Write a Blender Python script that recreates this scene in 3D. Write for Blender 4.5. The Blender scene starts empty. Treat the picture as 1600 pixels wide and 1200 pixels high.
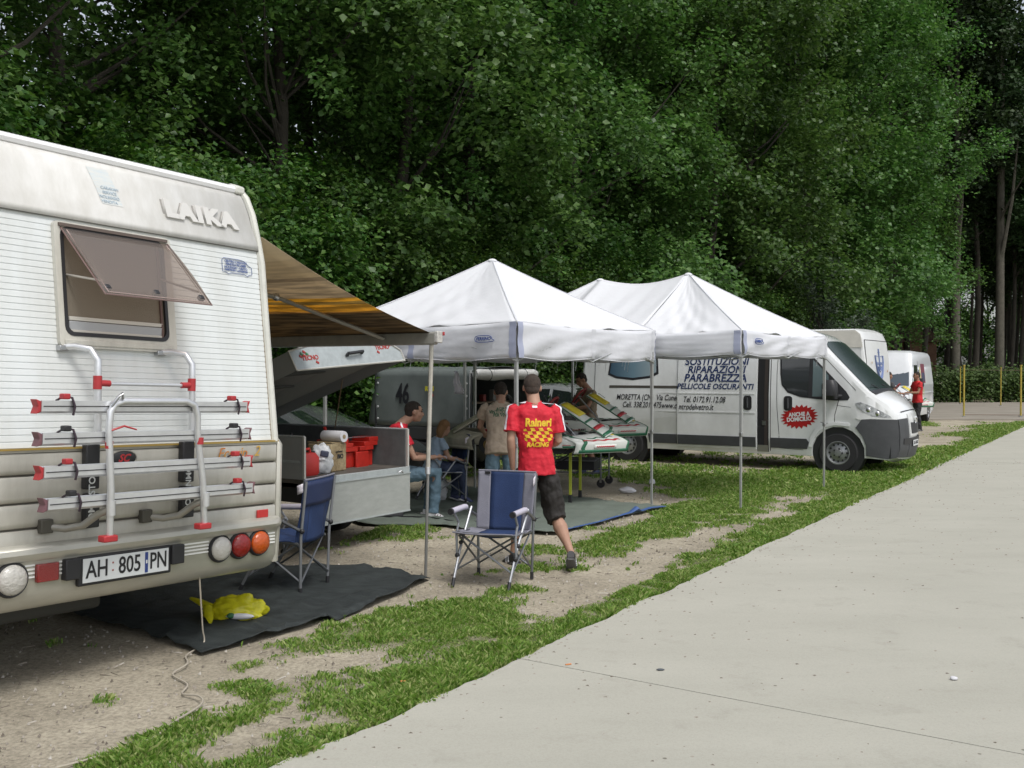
import bpy, bmesh, math, random
import numpy as np
from mathutils import Vector, Matrix, Euler, noise
random.seed(7)
rng = np.random.default_rng(7)
SC = bpy.context.scene
COL = SC.collection
R = math.radians

# ---------------------------------------------------------------- camera, sky, sun, exposure
cam_d = bpy.data.cameras.new('camera'); cam = bpy.data.objects.new('camera', cam_d); COL.objects.link(cam)
cam.location = (0, 0, 1.75); cam.rotation_euler = (R(90) - math.atan2(20, 1570), 0, 0)
cam_d.sensor_width = 36.0; cam_d.lens = 36.0 * 1570 / 1600; cam_d.clip_start = 0.05; cam_d.clip_end = 2000
SC.camera = cam
SUN_EL, SUN_AZ = 60.0, -58.0          # azimuth of the direction towards the sun, from +X counter-clockwise
w = bpy.data.worlds.new('World'); SC.world = w; w.use_nodes = True
nt = w.node_tree; nt.nodes.clear()
sky = nt.nodes.new('ShaderNodeTexSky'); sky.sky_type = 'NISHITA'; sky.sun_disc = False
sky.sun_elevation = R(SUN_EL); sky.sun_rotation = R(90 - SUN_AZ); sky.dust_density = 3.5; sky.air_density = 1.0; sky.ozone_density = 0.6; sky.altitude = 200
bg = nt.nodes.new('ShaderNodeBackground'); bg.inputs['Strength'].default_value = 0.15
ow = nt.nodes.new('ShaderNodeOutputWorld'); hz_ = nt.nodes.new('ShaderNodeHueSaturation'); hz_.inputs['Saturation'].default_value = .38; hz_.inputs['Value'].default_value = 1.12; nt.links.new(sky.outputs[0], hz_.inputs['Color']); nt.links.new(hz_.outputs[0], bg.inputs[0]); nt.links.new(bg.outputs[0], ow.inputs[0])
sl = bpy.data.lights.new('sun', 'SUN'); sl.energy = 1.45; sl.angle = R(16); sl.color = (1.0, 0.98, 0.95)
so = bpy.data.objects.new('sun', sl); COL.objects.link(so)
sd = Vector((math.cos(R(SUN_EL)) * math.cos(R(SUN_AZ)), math.cos(R(SUN_EL)) * math.sin(R(SUN_AZ)), math.sin(R(SUN_EL))))
so.rotation_euler = sd.to_track_quat('Z', 'Y').to_euler(); so.location = (0, 0, 40)
vs = SC.view_settings; vs.view_transform = 'Standard'; vs.look = 'None'; vs.gamma = 1.0; vs.use_curve_mapping = False; vs.exposure = 0.23
SC.render.engine = 'CYCLES'
SC.cycles.max_bounces = 6; SC.cycles.diffuse_bounces = 3; SC.cycles.glossy_bounces = 2; SC.cycles.transmission_bounces = 4; SC.cycles.transparent_max_bounces = 8

# ---------------------------------------------------------------- materials
MATS = {}
def mat(name, col, rough=0.6, metal=0.0, var=0.0, vscale=6.0, bump=0.0, bscale=60.0, coat=0.0, col2=None, spec=0.5, transl=0.0, streak=None, alpha=None):
    if name in MATS: return MATS[name]
    m = bpy.data.materials.new(name); m.use_nodes = True; MATS[name] = m
    n = m.node_tree; b = n.nodes['Principled BSDF']; L = n.links
    c = (*col, 1.0) if len(col) == 3 else col
    b.inputs['Base Color'].default_value = c
    b.inputs['Roughness'].default_value = rough; b.inputs['Metallic'].default_value = metal
    b.inputs['Specular IOR Level'].default_value = spec
    if coat: b.inputs['Coat Weight'].default_value = coat; b.inputs['Coat Roughness'].default_value = 0.08
    tc = None
    if var or bump or streak: tc = n.nodes.new('ShaderNodeTexCoord')
    if var or streak:
        mp = n.nodes.new('ShaderNodeMapping'); L.new(tc.outputs['Object'], mp.inputs[0])
        if streak: mp.inputs['Scale'].default_value = streak
        nz = n.nodes.new('ShaderNodeTexNoise'); nz.inputs['Scale'].default_value = vscale; nz.inputs['Detail'].default_value = 6; nz.inputs['Roughness'].default_value = 0.65
        L.new(mp.outputs[0], nz.inputs['Vector'])
        rp = n.nodes.new('ShaderNodeValToRGB'); L.new(nz.outputs['Fac'], rp.inputs[0])
        rp.color_ramp.elements[0].position = 0.35; rp.color_ramp.elements[1].position = 0.68
        lo = col2 if col2 else tuple(max(0, x * (1 - var)) for x in col)
        rp.color_ramp.elements[0].color = (*lo[:3], 1); rp.color_ramp.elements[1].color = c
        L.new(rp.outputs[0], b.inputs['Base Color'])
    if bump:
        nb = n.nodes.new('ShaderNodeTexNoise'); nb.inputs['Scale'].default_value = bscale; nb.inputs['Detail'].default_value = 4
        L.new(tc.outputs['Object'], nb.inputs['Vector'])
        bp = n.nodes.new('ShaderNodeBump'); bp.inputs['Strength'].default_value = bump; bp.inputs['Distance'].default_value = 0.02
        L.new(nb.outputs['Fac'], bp.inputs['Height']); L.new(bp.outputs[0], b.inputs['Normal'])
    if transl:
        t = n.nodes.new('ShaderNodeBsdfTranslucent'); t.inputs[0].default_value = c
        mx = n.nodes.new('ShaderNodeMixShader'); mx.inputs[0].default_value = transl
        out = n.nodes['Material Output']; L.new(b.outputs[0], mx.inputs[1]); L.new(t.outputs[0], mx.inputs[2]); L.new(mx.outputs[0], out.inputs[0])
    if alpha is not None:
        t = n.nodes.new('ShaderNodeBsdfTransparent'); t.inputs[0].default_value = alpha[1]
        mx = n.nodes.new('ShaderNodeMixShader'); mx.inputs[0].default_value = alpha[0]
        out = n.nodes['Material Output']; L.new(b.outputs[0], mx.inputs[1]); L.new(t.outputs[0], mx.inputs[2]); L.new(mx.outputs[0], out.inputs[0])
    return m

def glass_mat(name, tint=(0.3, 0.35, 0.35), see=0.5):
    if name in MATS: return MATS[name]
    m = bpy.data.materials.new(name); m.use_nodes = True; MATS[name] = m
    n = m.node_tree; n.nodes.clear(); L = n.links
    g = n.nodes.new('ShaderNodeBsdfGlossy'); g.inputs['Roughness'].default_value = 0.03; g.inputs['Color'].default_value = (0.9, 0.95, 0.95, 1)
    t = n.nodes.new('ShaderNodeBsdfTransparent'); t.inputs[0].default_value = (*tint, 1)
    fr = n.nodes.new('ShaderNodeFresnel'); fr.inputs[0].default_value = 1.5
    mr = n.nodes.new('ShaderNodeMapRange'); mr.inputs['To Min'].default_value = 0.06; mr.inputs['To Max'].default_value = 1.0
    L.new(fr.outputs[0], mr.inputs[0])
    mx = n.nodes.new('ShaderNodeMixShader'); L.new(mr.outputs[0], mx.inputs[0]); L.new(t.outputs[0], mx.inputs[1]); L.new(g.outputs[0], mx.inputs[2])
    out = n.nodes.new('ShaderNodeOutputMaterial'); L.new(mx.outputs[0], out.inputs[0]); return m

# ---------------------------------------------------------------- mesh helpers
def place(o, parent=None):
    COL.objects.link(o)
    if parent is not None: o.parent = parent
    return o

class MB:
    """collects faces; build() links them as ONE object"""
    def __init__(s): s.v = []; s.f = []; s.T = None
    def add(s, vs, fs):
        k = len(s.v)
        if s.T is not None: vs = [tuple(s.T @ Vector(p)) for p in vs]
        s.v += [tuple(p) for p in vs]; s.f += [tuple(i + k for i in f) for f in fs]; return s
    def box(s, c, d, rot=None):
        x, y, z = d[0] / 2, d[1] / 2, d[2] / 2
        P = [Vector((a * x, b * y, e * z)) for a in (-1, 1) for b in (-1, 1) for e in (-1, 1)]
        if rot is not None: M = Euler(rot).to_matrix(); P = [M @ p for p in P]
        c = Vector(c)
        return s.add([p + c for p in P], [(0, 1, 3, 2), (4, 6, 7, 5), (0, 4, 5, 1), (2, 3, 7, 6), (0, 2, 6, 4), (1, 5, 7, 3)])
    def tube(s, pts, r, n=8, caps=True, sq=1.0, close=False):
        pts = [Vector(p) for p in pts]; m = len(pts); rs = r if isinstance(r, (list, tuple)) else [r] * m
        vs = []; prev = None
        for i, p in enumerate(pts):
            if close: t = pts[(i + 1) % m] - pts[i - 1]
            else: t = (pts[min(i + 1, m - 1)] - pts[max(i - 1, 0)])
            if t.length < 1e-9: t = Vector((0, 0, 1))
            t.normalize()
            if prev is None: a = t.orthogonal().normalized() if abs(t.z) > .9 else t.cross(Vector((0, 0, 1))).normalized()
            else: a = (prev - t * prev.dot(t)).normalized()
            prev = a; b = t.cross(a)
            ri = rs[i]; ra, rb = (ri if isinstance(ri, tuple) else (ri, ri * sq))
            for k in range(n):
                q = 2 * math.pi * k / n; vs.append(p + a * (ra * math.cos(q)) + b * (rb * math.sin(q)))
        fs = []
        for i in range(m if close else m - 1):
            for k in range(n):
                j = (i + 1) % m
                fs.append((i * n + k, i * n + (k + 1) % n, j * n + (k + 1) % n, j * n + k))
        if caps and not close: fs.append(tuple(range(n - 1, -1, -1))); fs.append(tuple((m - 1) * n + k for k in range(n)))
        return s.add(vs, fs)
    def ball(s, c, r, n=12, m=8, M=None):
        rx, ry, rz = r if isinstance(r, (tuple, list)) else (r, r, r); c = Vector(c); vs = []
        for i in range(1, m):
            a = math.pi * i / m
            for k in range(n):
                q = 2 * math.pi * k / n; p = Vector((rx * math.sin(a) * math.cos(q), ry * math.sin(a) * math.sin(q), rz * math.cos(a)))
                vs.append((M @ p if M else p) + c)
        t = Vector((0, 0, rz)); b = Vector((0, 0, -rz)); vs += [(M @ t if M else t) + c, (M @ b if M else b) + c]
        fs = []
        for i in range(m - 2):
            for k in range(n): fs.append((i * n + k, (i + 1) * n + k, (i + 1) * n + (k + 1) % n, i * n + (k + 1) % n))
        T = (m - 1) * n
        for k in range(n): fs.append((T, k, (k + 1) % n)); fs.append((T + 1, (m - 2) * n + (k + 1) % n, (m - 2) * n + k))
        return s.add(vs, fs)
    def lathe(s, prof, c, axis='y', n=20, caps=True):
        """prof = [(radius, offset along axis)]"""
        vs = []; c = Vector(c)
        for r, h in prof:
            for k in range(n):
                q = 2 * math.pi * k / n; a, b = r * math.cos(q), r * math.sin(q)
                vs.append(c + Vector({'y': (a, h, b), 'x': (h, a, b), 'z': (a, b, h)}[axis]))
        fs = []
        for i in range(len(prof) - 1):
            for k in range(n): fs.append((i * n + k, i * n + (k + 1) % n, (i + 1) * n + (k + 1) % n, (i + 1) * n + k))
        if caps: fs.append(tuple(range(n - 1, -1, -1))); fs.append(tuple((len(prof) - 1) * n + k for k in range(n)))
        return s.add(vs, fs)
    def prism(s, out, a, b, axis='x'):
        """2D outline extruded from a to b along axis. axis x: outline (y,z); y: (x,z); z: (x,y)"""
        f = {'x': lambda p, h: (h, p[0], p[1]), 'y': lambda p, h: (p[0], h, p[1]), 'z': lambda p, h: (p[0], p[1], h)}[axis]
        n = len(out); vs = [f(p, a) for p in out] + [f(p, b) for p in out]
        fs = [tuple(range(n)), tuple(range(2 * n - 1, n - 1, -1))] + [(i, i + n, (i + 1) % n + n, (i + 1) % n) for i in range(n)]
        return s.add(vs, fs)
    def grid(s, fn, nu, nv):
        vs = [fn(i / nu, j / nv) for i in range(nu + 1) for j in range(nv + 1)]
        fs = [(i * (nv + 1) + j, (i + 1) * (nv + 1) + j, (i + 1) * (nv + 1) + j + 1, i * (nv + 1) + j + 1) for i in range(nu) for j in range(nv)]
        return s.add(vs, fs)
    def loft(s, rings, n=16, p=2.5):
        """rings = [(center, ax, ay, rx, ry)]; superellipse sections"""
        vs = []
        for c, ax, ay, rx, ry in rings:
            c = Vector(c); ax = Vector(ax); ay = Vector(ay)
            for k in range(n):
                q = 2 * math.pi * k / n; cx, sy = math.cos(q), math.sin(q)
                vs.append(c + ax * (rx * math.copysign(abs(cx) ** (2 / p), cx)) + ay * (ry * math.copysign(abs(sy) ** (2 / p), sy)))
        fs = []
        for i in range(len(rings) - 1):
            for k in range(n): fs.append((i * n + k, i * n + (k + 1) % n, (i + 1) * n + (k + 1) % n, (i + 1) * n + k))
        fs.append(tuple(range(n - 1, -1, -1))); fs.append(tuple((len(rings) - 1) * n + k for k in range(n)))
        return s.add(vs, fs)
    def build(s, name, m, parent=None, smooth=40, bevel=0, solid=0, flip=True, label=None):
        me = bpy.data.meshes.new(name); me.from_pydata(s.v, [], s.f)
        if flip:
            bm = bmesh.new(); bm.from_mesh(me); bmesh.ops.recalc_face_normals(bm, faces=bm.faces); bm.to_mesh(me); bm.free()
        if smooth:
            me.polygons.foreach_set('use_smooth', [True] * len(me.polygons))
            if smooth < 180: me.set_sharp_from_angle(angle=R(smooth))
        me.materials.append(m)
        o = place(bpy.data.objects.new(name, me), parent)
        if solid: q = o.modifiers.new('solid', 'SOLIDIFY'); q.thickness = solid; q.offset = 0
        if bevel: q = o.modifiers.new('bevel', 'BEVEL'); q.width = bevel; q.segments = 2; q.limit_method = 'ANGLE'; q.angle_limit = R(35)
        if label: o['label'] = label
        return o

def empty(name, loc, rz=0, label=None, cat=None, group=None, ry=0, rx=0):
    o = bpy.data.objects.new(name, None); o.empty_display_size = .2; COL.objects.link(o)
    o.location = loc; o.rotation_euler = (rx, ry, rz); return tag(o, label, cat, group)
def tag(o, label=None, cat=None, group=None, kind=None):
    if label: o['label'] = label
    if cat: o['category'] = cat
    if group: o['group'] = group
    if kind: o['kind'] = kind
    return o
def text(body, size, loc, rot, m, parent=None, name='lettering', depth=.0015, bold=0.0, shear=0.0, align='CENTER', sx=1.0, space=1.0, line=1.0):
    c = bpy.data.curves.new(name, 'FONT'); c.body = body; c.size = size; c.extrude = depth; c.offset = bold; c.shear = shear
    c.align_x = align; c.align_y = 'CENTER'; c.space_character = space; c.space_line = line; c.resolution_u = 3
    t = bpy.data.objects.new(name, c); COL.objects.link(t)
    me = bpy.data.meshes.new_from_object(t); bpy.data.objects.remove(t); bpy.data.curves.remove(c); me.materials.clear(); me.materials.append(m)
    o = place(bpy.data.objects.new(name, me), parent); o.location = loc; o.rotation_euler = rot; o.scale = (sx, 1, 1); return o
def copy_tree(o, parent=None):
    c = o.copy(); COL.objects.link(c)
    if parent is not None: c.parent = parent
    for ch in [x for x in bpy.data.objects if x.parent == o]: copy_tree(ch, c)
    return c
def arc(c, r, a0, a1, n, z=None):
    return [(c[0] + r * math.cos(R(a0 + (a1 - a0) * i / n)), c[1] + r * math.sin(R(a0 + (a1 - a0) * i / n))) for i in range(n + 1)]
def rrect(x0, x1, z0, z1, r, n=4):
    return arc((x1 - r, z1 - r), r, 0, 90, n) + arc((x0 + r, z1 - r), r, 90, 180, n) + arc((x0 + r, z0 + r), r, 180, 270, n) + arc((x1 - r, z0 + r), r, 270, 360, n)
FV = Vector((-.831, .556, 0)); DV = Vector((.556, .831, 0)); HEAD = math.atan2(.831, .556)
def UV(x, y): return .556 * x + .831 * y, -.831 * x + .556 * y      # along the road, away from the road
def XY(u, v): return .556 * u - .831 * v, .831 * u + .556 * v

# common materials
WHITE = mat('white_paint', (.74, .75, .74), .28, coat=.6, var=.06, vscale=3)
BLACK = mat('black_plastic', (.018, .018, .02), .5)
RUBBER = mat('tyre_rubber', (.02, .02, .021), .85, bump=.3, bscale=90)
STEEL = mat('steel', (.5, .51, .52), .32, 1.0, var=.2, vscale=20)
ALU = mat('brushed_aluminium', (.72, .73, .74), .38, .75, var=.12, vscale=14)
CHROME = mat('chrome', (.8, .8, .8), .12, 1.0)
RED = mat('red_plastic', (.42, .03, .035), .45, var=.2)
SEAM = mat('panel_gap', (.02, .02, .022), .8)
# ---------------------------------------------------------------- ground
def edge_v(u): return 3.31 + .028 * (u - 4)
BLOBS = [  # centre x, y, radius along road, radius across, strength
    (-.78, 6.5, 1.0, .58, .95), (-.15, 7.25, .7, .32, .8), (-.62, 5.45, .55, .28, 1.0), (-1.5, 5.05, .42, .22, 1.1), (-2.2, 5.15, .2, .12, 1.0), (-1.35, 5.6, .25, .14, .8), (-1.7, 4.4, .3, .2, .9),
    (-1.15, 10.95, 1.1, .3, 1.0), (.05, 8.0, .2, .16, .8), (.75, 9.6, .5, .3, .45), (.3, 9.9, .35, .2, .6),
    (1.5, 11.0, 1.3, .42, 1.0), (2.6, 12.6, 1.1, .6, 1.0), (-.9, 9.6, .35, .18, .45), (3.0, 14.4, 2.0, 1.0, .75), (5.2, 16.3, 1.8, 1.4, .9),
    (2.5, 17.0, 1.6, 1.2, .7), (8.5, 20.5, 3.0, 1.0, .9), (13, 27.5, 3.0, 1.0, .9), (15.5, 31.5, 2.6, .9, .9), (13, 33, 2.0, .8, .8), (-.4, 20, 4, 2, .6), (8.5, 25.5, 2.5, .8, .9)]
BARE = [(-2.9, 5.2, 1.1, 1.0, .8), (.9, 8.1, .8, .42, .9), (-.9, 9.3, 1.1, .6, .8), (.4, 7.75, .5, .35, .6), (.0, 6.55, .32, .14, .9), (-1.15, 5.95, .4, .2, .8), (1.6, 9.9, .7, .3, .7), (2.0, 13.7, .8, .8, .7), (3.4, 12.1, .5, .22, .9), (.5, 15, 2, 1.6, 1.0),
        (11, 25.5, 1.6, .6, 1.2), (12, 30, 2.2, .5, 1.3), (17, 34.5, 1.6, .5, 1.0), (-6, 12, 5, 4, 1.2), (-3, 14, 3, 3, 1.0)]
def nz2(x, y, s, o=0): return noise.noise(Vector((x * s + o, y * s - o, .37 * o)))
def grass_amt(x, y):
    u, v = UV(x, y); ev = edge_v(u); q = v - ev
    wx = x + .25 * nz2(x, y, 1.7, 3) + .08 * nz2(x, y, 6, 9); wy = y + .25 * nz2(x, y, 1.7, 11) + .08 * nz2(x, y, 6, 21)
    uu, vv = UV(wx, wy)
    wd = .32 + .10 * nz2(u, 0, .9, 5) + .22 * max(0, min(1, (u - 6) / 8)) - .14 * max(0, min(1, (5 - u) / 2))
    g = 1.05 * max(0, min(1, (wd - q) / .34 + .55)) if q > 0 else 0
    for bx, by, ru, rv, s in BLOBS:
        bu, bv = UV(bx, by); d = ((uu - bu) / ru) ** 2 + ((vv - bv) / rv) ** 2
        if d < 3.4: g += s * max(0, 1.1 - d * .62)
    for bx, by, ru, rv, s in BARE:
        bu, bv = UV(bx, by); d = ((uu - bu) / ru) ** 2 + ((vv - bv) / rv) ** 2
        if d < 2.5 and q > .3: g -= s * max(0, 1.1 - d * .8)
    g += .34 * nz2(x, y, 2.2, 2) + .42 * nz2(x, y, 5.5, 7) + .55 * nz2(x, y, 13, 4) + .34 * nz2(x, y, 3.3, 17) - .13
    if y > 22 and x < 3: g += .2
    if x > .8: g += .30 * max(0, min(1, (y - 13.2) / 2)) * (1 if y < 24 else .5)
    g += .10 * max(0, min(1, (y - 7.5) / 2)) if x > -1.2 else 0
    g = max(0, min(1, g)); return g
def axis_pts(a, b, fine, lo, hi, grow):
    p = list(np.arange(a, b, fine)); s = fine
    x = b
    while x < hi: p.append(x); s *= grow; x += s
    p.append(hi); s = fine; x = a - fine
    q = []
    while x > lo: q.append(x); s *= grow; x -= s
    q.append(lo); return q[::-1] + p
xs = axis_pts(-4.2, 4.2, .06, -400, 400, 1.06); ys = axis_pts(3.2, 12.5, .06, -60, 600, 1.045)
def road_here(x, y):
    u, v = UV(x, y); return v < edge_v(u)
GV = []; GA = []
for y in ys:
    for x in xs:
        near = -20 < x < 40 and 2 < y < 60
        g = grass_amt(x, y) if near else .6
        dep = 0
        if near:
            dep = (.016 * nz2(x, y, 1.3, 1) + .006 * nz2(x, y, 7, 8)) - (.010 if g < .4 else 0) + .006 * g
            u, v = UV(x, y)
            if v < edge_v(u) + .04: dep = -.03
            if y > 33.5: dep = -.03
        else: dep = -.03
        GV.append((x, y, dep)); GA.append(g)
nx = len(xs); ny = len(ys)
GF = [(j * nx + i, j * nx + i + 1, (j + 1) * nx + i + 1, (j + 1) * nx + i) for j in range(ny - 1) for i in range(nx - 1)]
me = bpy.data.meshes.new('ground'); me.from_pydata(GV, [], GF)
at = me.attributes.new('grassy', 'FLOAT', 'POINT'); at.data.foreach_set('value', GA)
me.polygons.foreach_set('use_smooth', [True] * len(me.polygons))
gm = bpy.data.materials.new('ground_soil'); gm.use_nodes = True; n = gm.node_tree; L = n.links; b = n.nodes['Principled BSDF']
b.inputs['Roughness'].default_value = .95; b.inputs['Specular IOR Level'].default_value = .15
tc = n.nodes.new('ShaderNodeTexCoord'); ga = n.nodes.new('ShaderNodeAttribute'); ga.attribute_name = 'grassy'
def noise_node(n, L, tc, scale, det=6, rough=.6):
    z = n.nodes.new('ShaderNodeTexNoise'); z.inputs['Scale'].default_value = scale; z.inputs['Detail'].default_value = det; z.inputs['Roughness'].default_value = rough
    L.new(tc.outputs['Object'], z.inputs['Vector']); return z
def ramp(n, L, src, stops):
    r = n.nodes.new('ShaderNodeValToRGB'); L.new(src, r.inputs[0]); e = r.color_ramp.elements
    e[0].position, e[0].color = stops[0][0], (*stops[0][1], 1); e[1].position, e[1].color = stops[1][0], (*stops[1][1], 1)
    for p, c in stops[2:]: x = e.new(p); x.color = (*c, 1)
    return r
n1 = noise_node(n, L, tc, 1.3); n2 = noise_node(n, L, tc, 38, 8, .75); n3 = noise_node(n, L, tc, 150, 4, .7)
dirt = ramp(n, L, n1.outputs['Fac'], [(.3, (.26, .235, .185)), (.7, (.43, .395, .315))])
fine = ramp(n, L, n2.outputs['Fac'], [(.32, (.40, .38, .35)), (.58, (1.15, 1.12, 1.08))])
mixd = n.nodes.new('ShaderNodeMixRGB'); mixd.blend_type = 'MULTIPLY'; mixd.inputs[0].default_value = .8; L.new(dirt.outputs[0], mixd.inputs[1]); L.new(fine.outputs[0], mixd.inputs[2])
vo = n.nodes.new('ShaderNodeTexVoronoi'); vo.inputs['Scale'].default_value = 75; L.new(tc.outputs['Object'], vo.inputs['Vector'])
peb = ramp(n, L, vo.outputs['Distance'], [(.10, (1, 1, 1)), (.2, (0, 0, 0))])
vc = n.nodes.new('ShaderNodeMath'); vc.operation = 'GREATER_THAN'; vc.inputs[1].default_value = .72; sep = n.nodes.new('ShaderNodeSeparateColor'); L.new(vo.outputs['Color'], sep.inputs[0]); L.new(sep.outputs[0], vc.inputs[0])
pm = n.nodes.new('ShaderNodeMath'); pm.operation = 'MULTIPLY'; L.new(peb.outputs[0], pm.inputs[0]); L.new(vc.outputs[0], pm.inputs[1])
mp = n.nodes.new('ShaderNodeMixRGB'); L.new(pm.outputs[0], mp.inputs[0]); L.new(mixd.outputs[0], mp.inputs[1]); mp.inputs[2].default_value = (.52, .49, .43, 1)
gr = ramp(n, L, n2.outputs['Fac'], [(.3, (.06, .075, .028)), (.68, (.17, .185, .08))])
ad = n.nodes.new('ShaderNodeMath'); ad.operation = 'MULTIPLY_ADD'; L.new(n3.outputs['Fac'], ad.inputs[0]); ad.inputs[1].default_value = 1.3; ad.inputs[2].default_value = -.65
ad2 = n.nodes.new('ShaderNodeMath'); ad2.operation = 'ADD'; L.new(ad.outputs[0], ad2.inputs[0]); L.new(ga.outputs['Fac'], ad2.inputs[1])
gf = ramp(n, L, ad2.outputs[0], [(.30, (0, 0, 0)), (.80, (1, 1, 1))])
mg = n.nodes.new('ShaderNodeMixRGB'); L.new(gf.outputs[0], mg.inputs[0]); L.new(mp.outputs[0], mg.inputs[1]); L.new(gr.outputs[0], mg.inputs[2])
L.new(mg.outputs[0], b.inputs['Base Color'])
bp = n.nodes.new('ShaderNodeBump'); bp.inputs['Strength'].default_value = .7; bp.inputs['Distance'].default_value = .015; L.new(n2.outputs['Fac'], bp.inputs['Height']); L.new(bp.outputs[0], b.inputs['Normal'])
me.materials.append(gm); tag(place(bpy.data.objects.new('ground', me)), kind='structure')

# concrete road in slabs, joints recessed
cm = bpy.data.materials.new('road_concrete'); cm.use_nodes = True; n = cm.node_tree; L = n.links; b = n.nodes['Principled BSDF']; b.inputs['Roughness'].default_value = .9; b.inputs['Specular IOR Level'].default_value = .25
tc = n.nodes.new('ShaderNodeTexCoord')
mpn = n.nodes.new('ShaderNodeMapping'); mpn.inputs['Rotation'].default_value = (0, 0, -HEAD); mpn.inputs['Scale'].default_value = (.5, 1.6, 1); L.new(tc.outputs['Object'], mpn.inputs[0])
a1 = n.nodes.new('ShaderNodeTexNoise'); a1.inputs['Scale'].default_value = .9; a1.inputs['Detail'].default_value = 8; a1.inputs['Roughness'].default_value = .62; L.new(mpn.outputs[0], a1.inputs['Vector'])
a2 = noise_node(n, L, tc, 90, 5, .8); a3 = noise_node(n, L, tc, 2.6, 7, .7)
base = ramp(n, L, a1.outputs['Fac'], [(.25, (.36, .352, .30)), (.75, (.425, .415, .358))])
st = ramp(n, L, a3.outputs['Fac'], [(.26, (.80, .79, .78)), (.44, (1, 1, 1))])
sp = ramp(n, L, a2.outputs['Fac'], [(.3, (.8, .8, .8)), (.55, (1.03, 1.03, 1.03))])
m1 = n.nodes.new('ShaderNodeMixRGB'); m1.blend_type = 'MULTIPLY'; m1.inputs[0].default_value = .7; L.new(base.outputs[0], m1.inputs[1]); L.new(st.outputs[0], m1.inputs[2])
m2 = n.nodes.new('ShaderNodeMixRGB'); m2.blend_type = 'MULTIPLY'; m2.inputs[0].default_value = .6; L.new(m1.outputs[0], m2.inputs[1]); L.new(sp.outputs[0], m2.inputs[2])
vo = n.nodes.new('ShaderNodeTexVoronoi'); vo.inputs['Scale'].default_value = 4.5; L.new(tc.outputs['Object'], vo.inputs['Vector'])
dots = ramp(n, L, vo.outputs['Distance'], [(.035, (.3, .28, .25)), (.05, (1, 1, 1))])
m3 = n.nodes.new('ShaderNodeMixRGB'); m3.blend_type = 'MULTIPLY'; m3.inputs[0].default_value = .8; L.new(m2.outputs[0], m3.inputs[1]); L.new(dots.outputs[0], m3.inputs[2])
L.new(m3.outputs[0], b.inputs['Base Color'])
bp = n.nodes.new('ShaderNodeBump'); bp.inputs['Strength'].default_value = .25; bp.inputs['Distance'].default_value = .01; L.new(a2.outputs['Fac'], bp.inputs['Height']); L.new(bp.outputs[0], b.inputs['Normal'])
road = MB()
road.add([(*XY(-30, 3.2), -.012), (*XY(60, 3.2), -.012), (*XY(60, -60), -.012), (*XY(-30, -60), -.012)], [(0, 1, 2, 3)])
road = road.build('road', mat('joint_filler', (.12, .115, .10), .9), smooth=0); tag(road, kind='structure')
joints = [-28, 5.05, 21.0, 37.0]
for k in range(len(joints) - 1):
    u0, u1 = joints[k] + .0045, joints[k + 1] - .0045
    if k == 1: u1 -= .012
    out = []
    u = u0
    while u < u1:
        out.append((u, edge_v(u) + .05 * nz2(u, 0, 1.6, 31) + .02 * nz2(u, 0, 7, 13))); u += .08 if u > -2 else 2
    out.append((u1, edge_v(u1)))
    pts = [XY(u, v) for u, v in out] + [XY(u1, -50), XY(u0, -50)]
    MB().prism(pts, -.008, .016, 'z').build('slab', cm, road, smooth=0)
# crossing road in front of the hedge
cr = MB().prism([(9, 36.6), (60, 34.6), (120, 50), (120, 56), (-10, 56), (-10, 38)], -.03, .022, 'z').build('crossing_road', mat('worn_tarmac', (.30, .27, .225), .9, var=.25, vscale=.8), smooth=0); tag(cr, kind='structure')

# ---------------------------------------------------------------- grass
def leaf_mat(name, c1, c2, c3, rough=.5, tr=.3):
    m = bpy.data.materials.new(name); m.use_nodes = True; n = m.node_tree; L = n.links; b = n.nodes['Principled BSDF']
    g = n.nodes.new('ShaderNodeNewGeometry')
    r = ramp(n, L, g.outputs['Random Per Island'], [(0, c1), (1, c3), (.5, c2)])
    L.new(r.outputs[0], b.inputs['Base Color']); b.inputs['Roughness'].default_value = rough; b.inputs['Specular IOR Level'].default_value = .35
    oi = n.nodes.new('ShaderNodeObjectInfo'); mv = n.nodes.new('ShaderNodeMapRange'); mv.inputs['To Min'].default_value = .82; mv.inputs['To Max'].default_value = 1.2; L.new(oi.outputs['Random'], mv.inputs[0]); h0 = n.nodes.new('ShaderNodeHueSaturation'); L.new(r.outputs[0], h0.inputs['Color']); L.new(mv.outputs[0], h0.inputs['Value']); mh = n.nodes.new('ShaderNodeMapRange'); mh.inputs['To Min'].default_value = .488; mh.inputs['To Max'].default_value = .508; L.new(oi.outputs['Random'], mh.inputs[0]); L.new(mh.outputs[0], h0.inputs['Hue']); L.new(h0.outputs[0], b.inputs['Base Color']); r = h0
    t = n.nodes.new('ShaderNodeBsdfTranslucent'); hs = n.nodes.new('ShaderNodeHueSaturation'); hs.inputs['Value'].default_value = 1.4; hs.inputs['Saturation'].default_value = 1.1; L.new(r.outputs[0], hs.inputs['Color']); L.new(hs.outputs[0], t.inputs[0])
    mx = n.nodes.new('ShaderNodeMixShader'); mx.inputs[0].default_value = tr; L.new(b.outputs[0], mx.inputs[1]); L.new(t.outputs[0], mx.inputs[2]); L.new(mx.outputs[0], n.nodes['Material Output'].inputs[0]); MATS[name] = m; return m
GRASS = leaf_mat('grass_blades', (.07, .15, .020), (.16, .27, .040), (.33, .36, .14), .6, .3)
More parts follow.
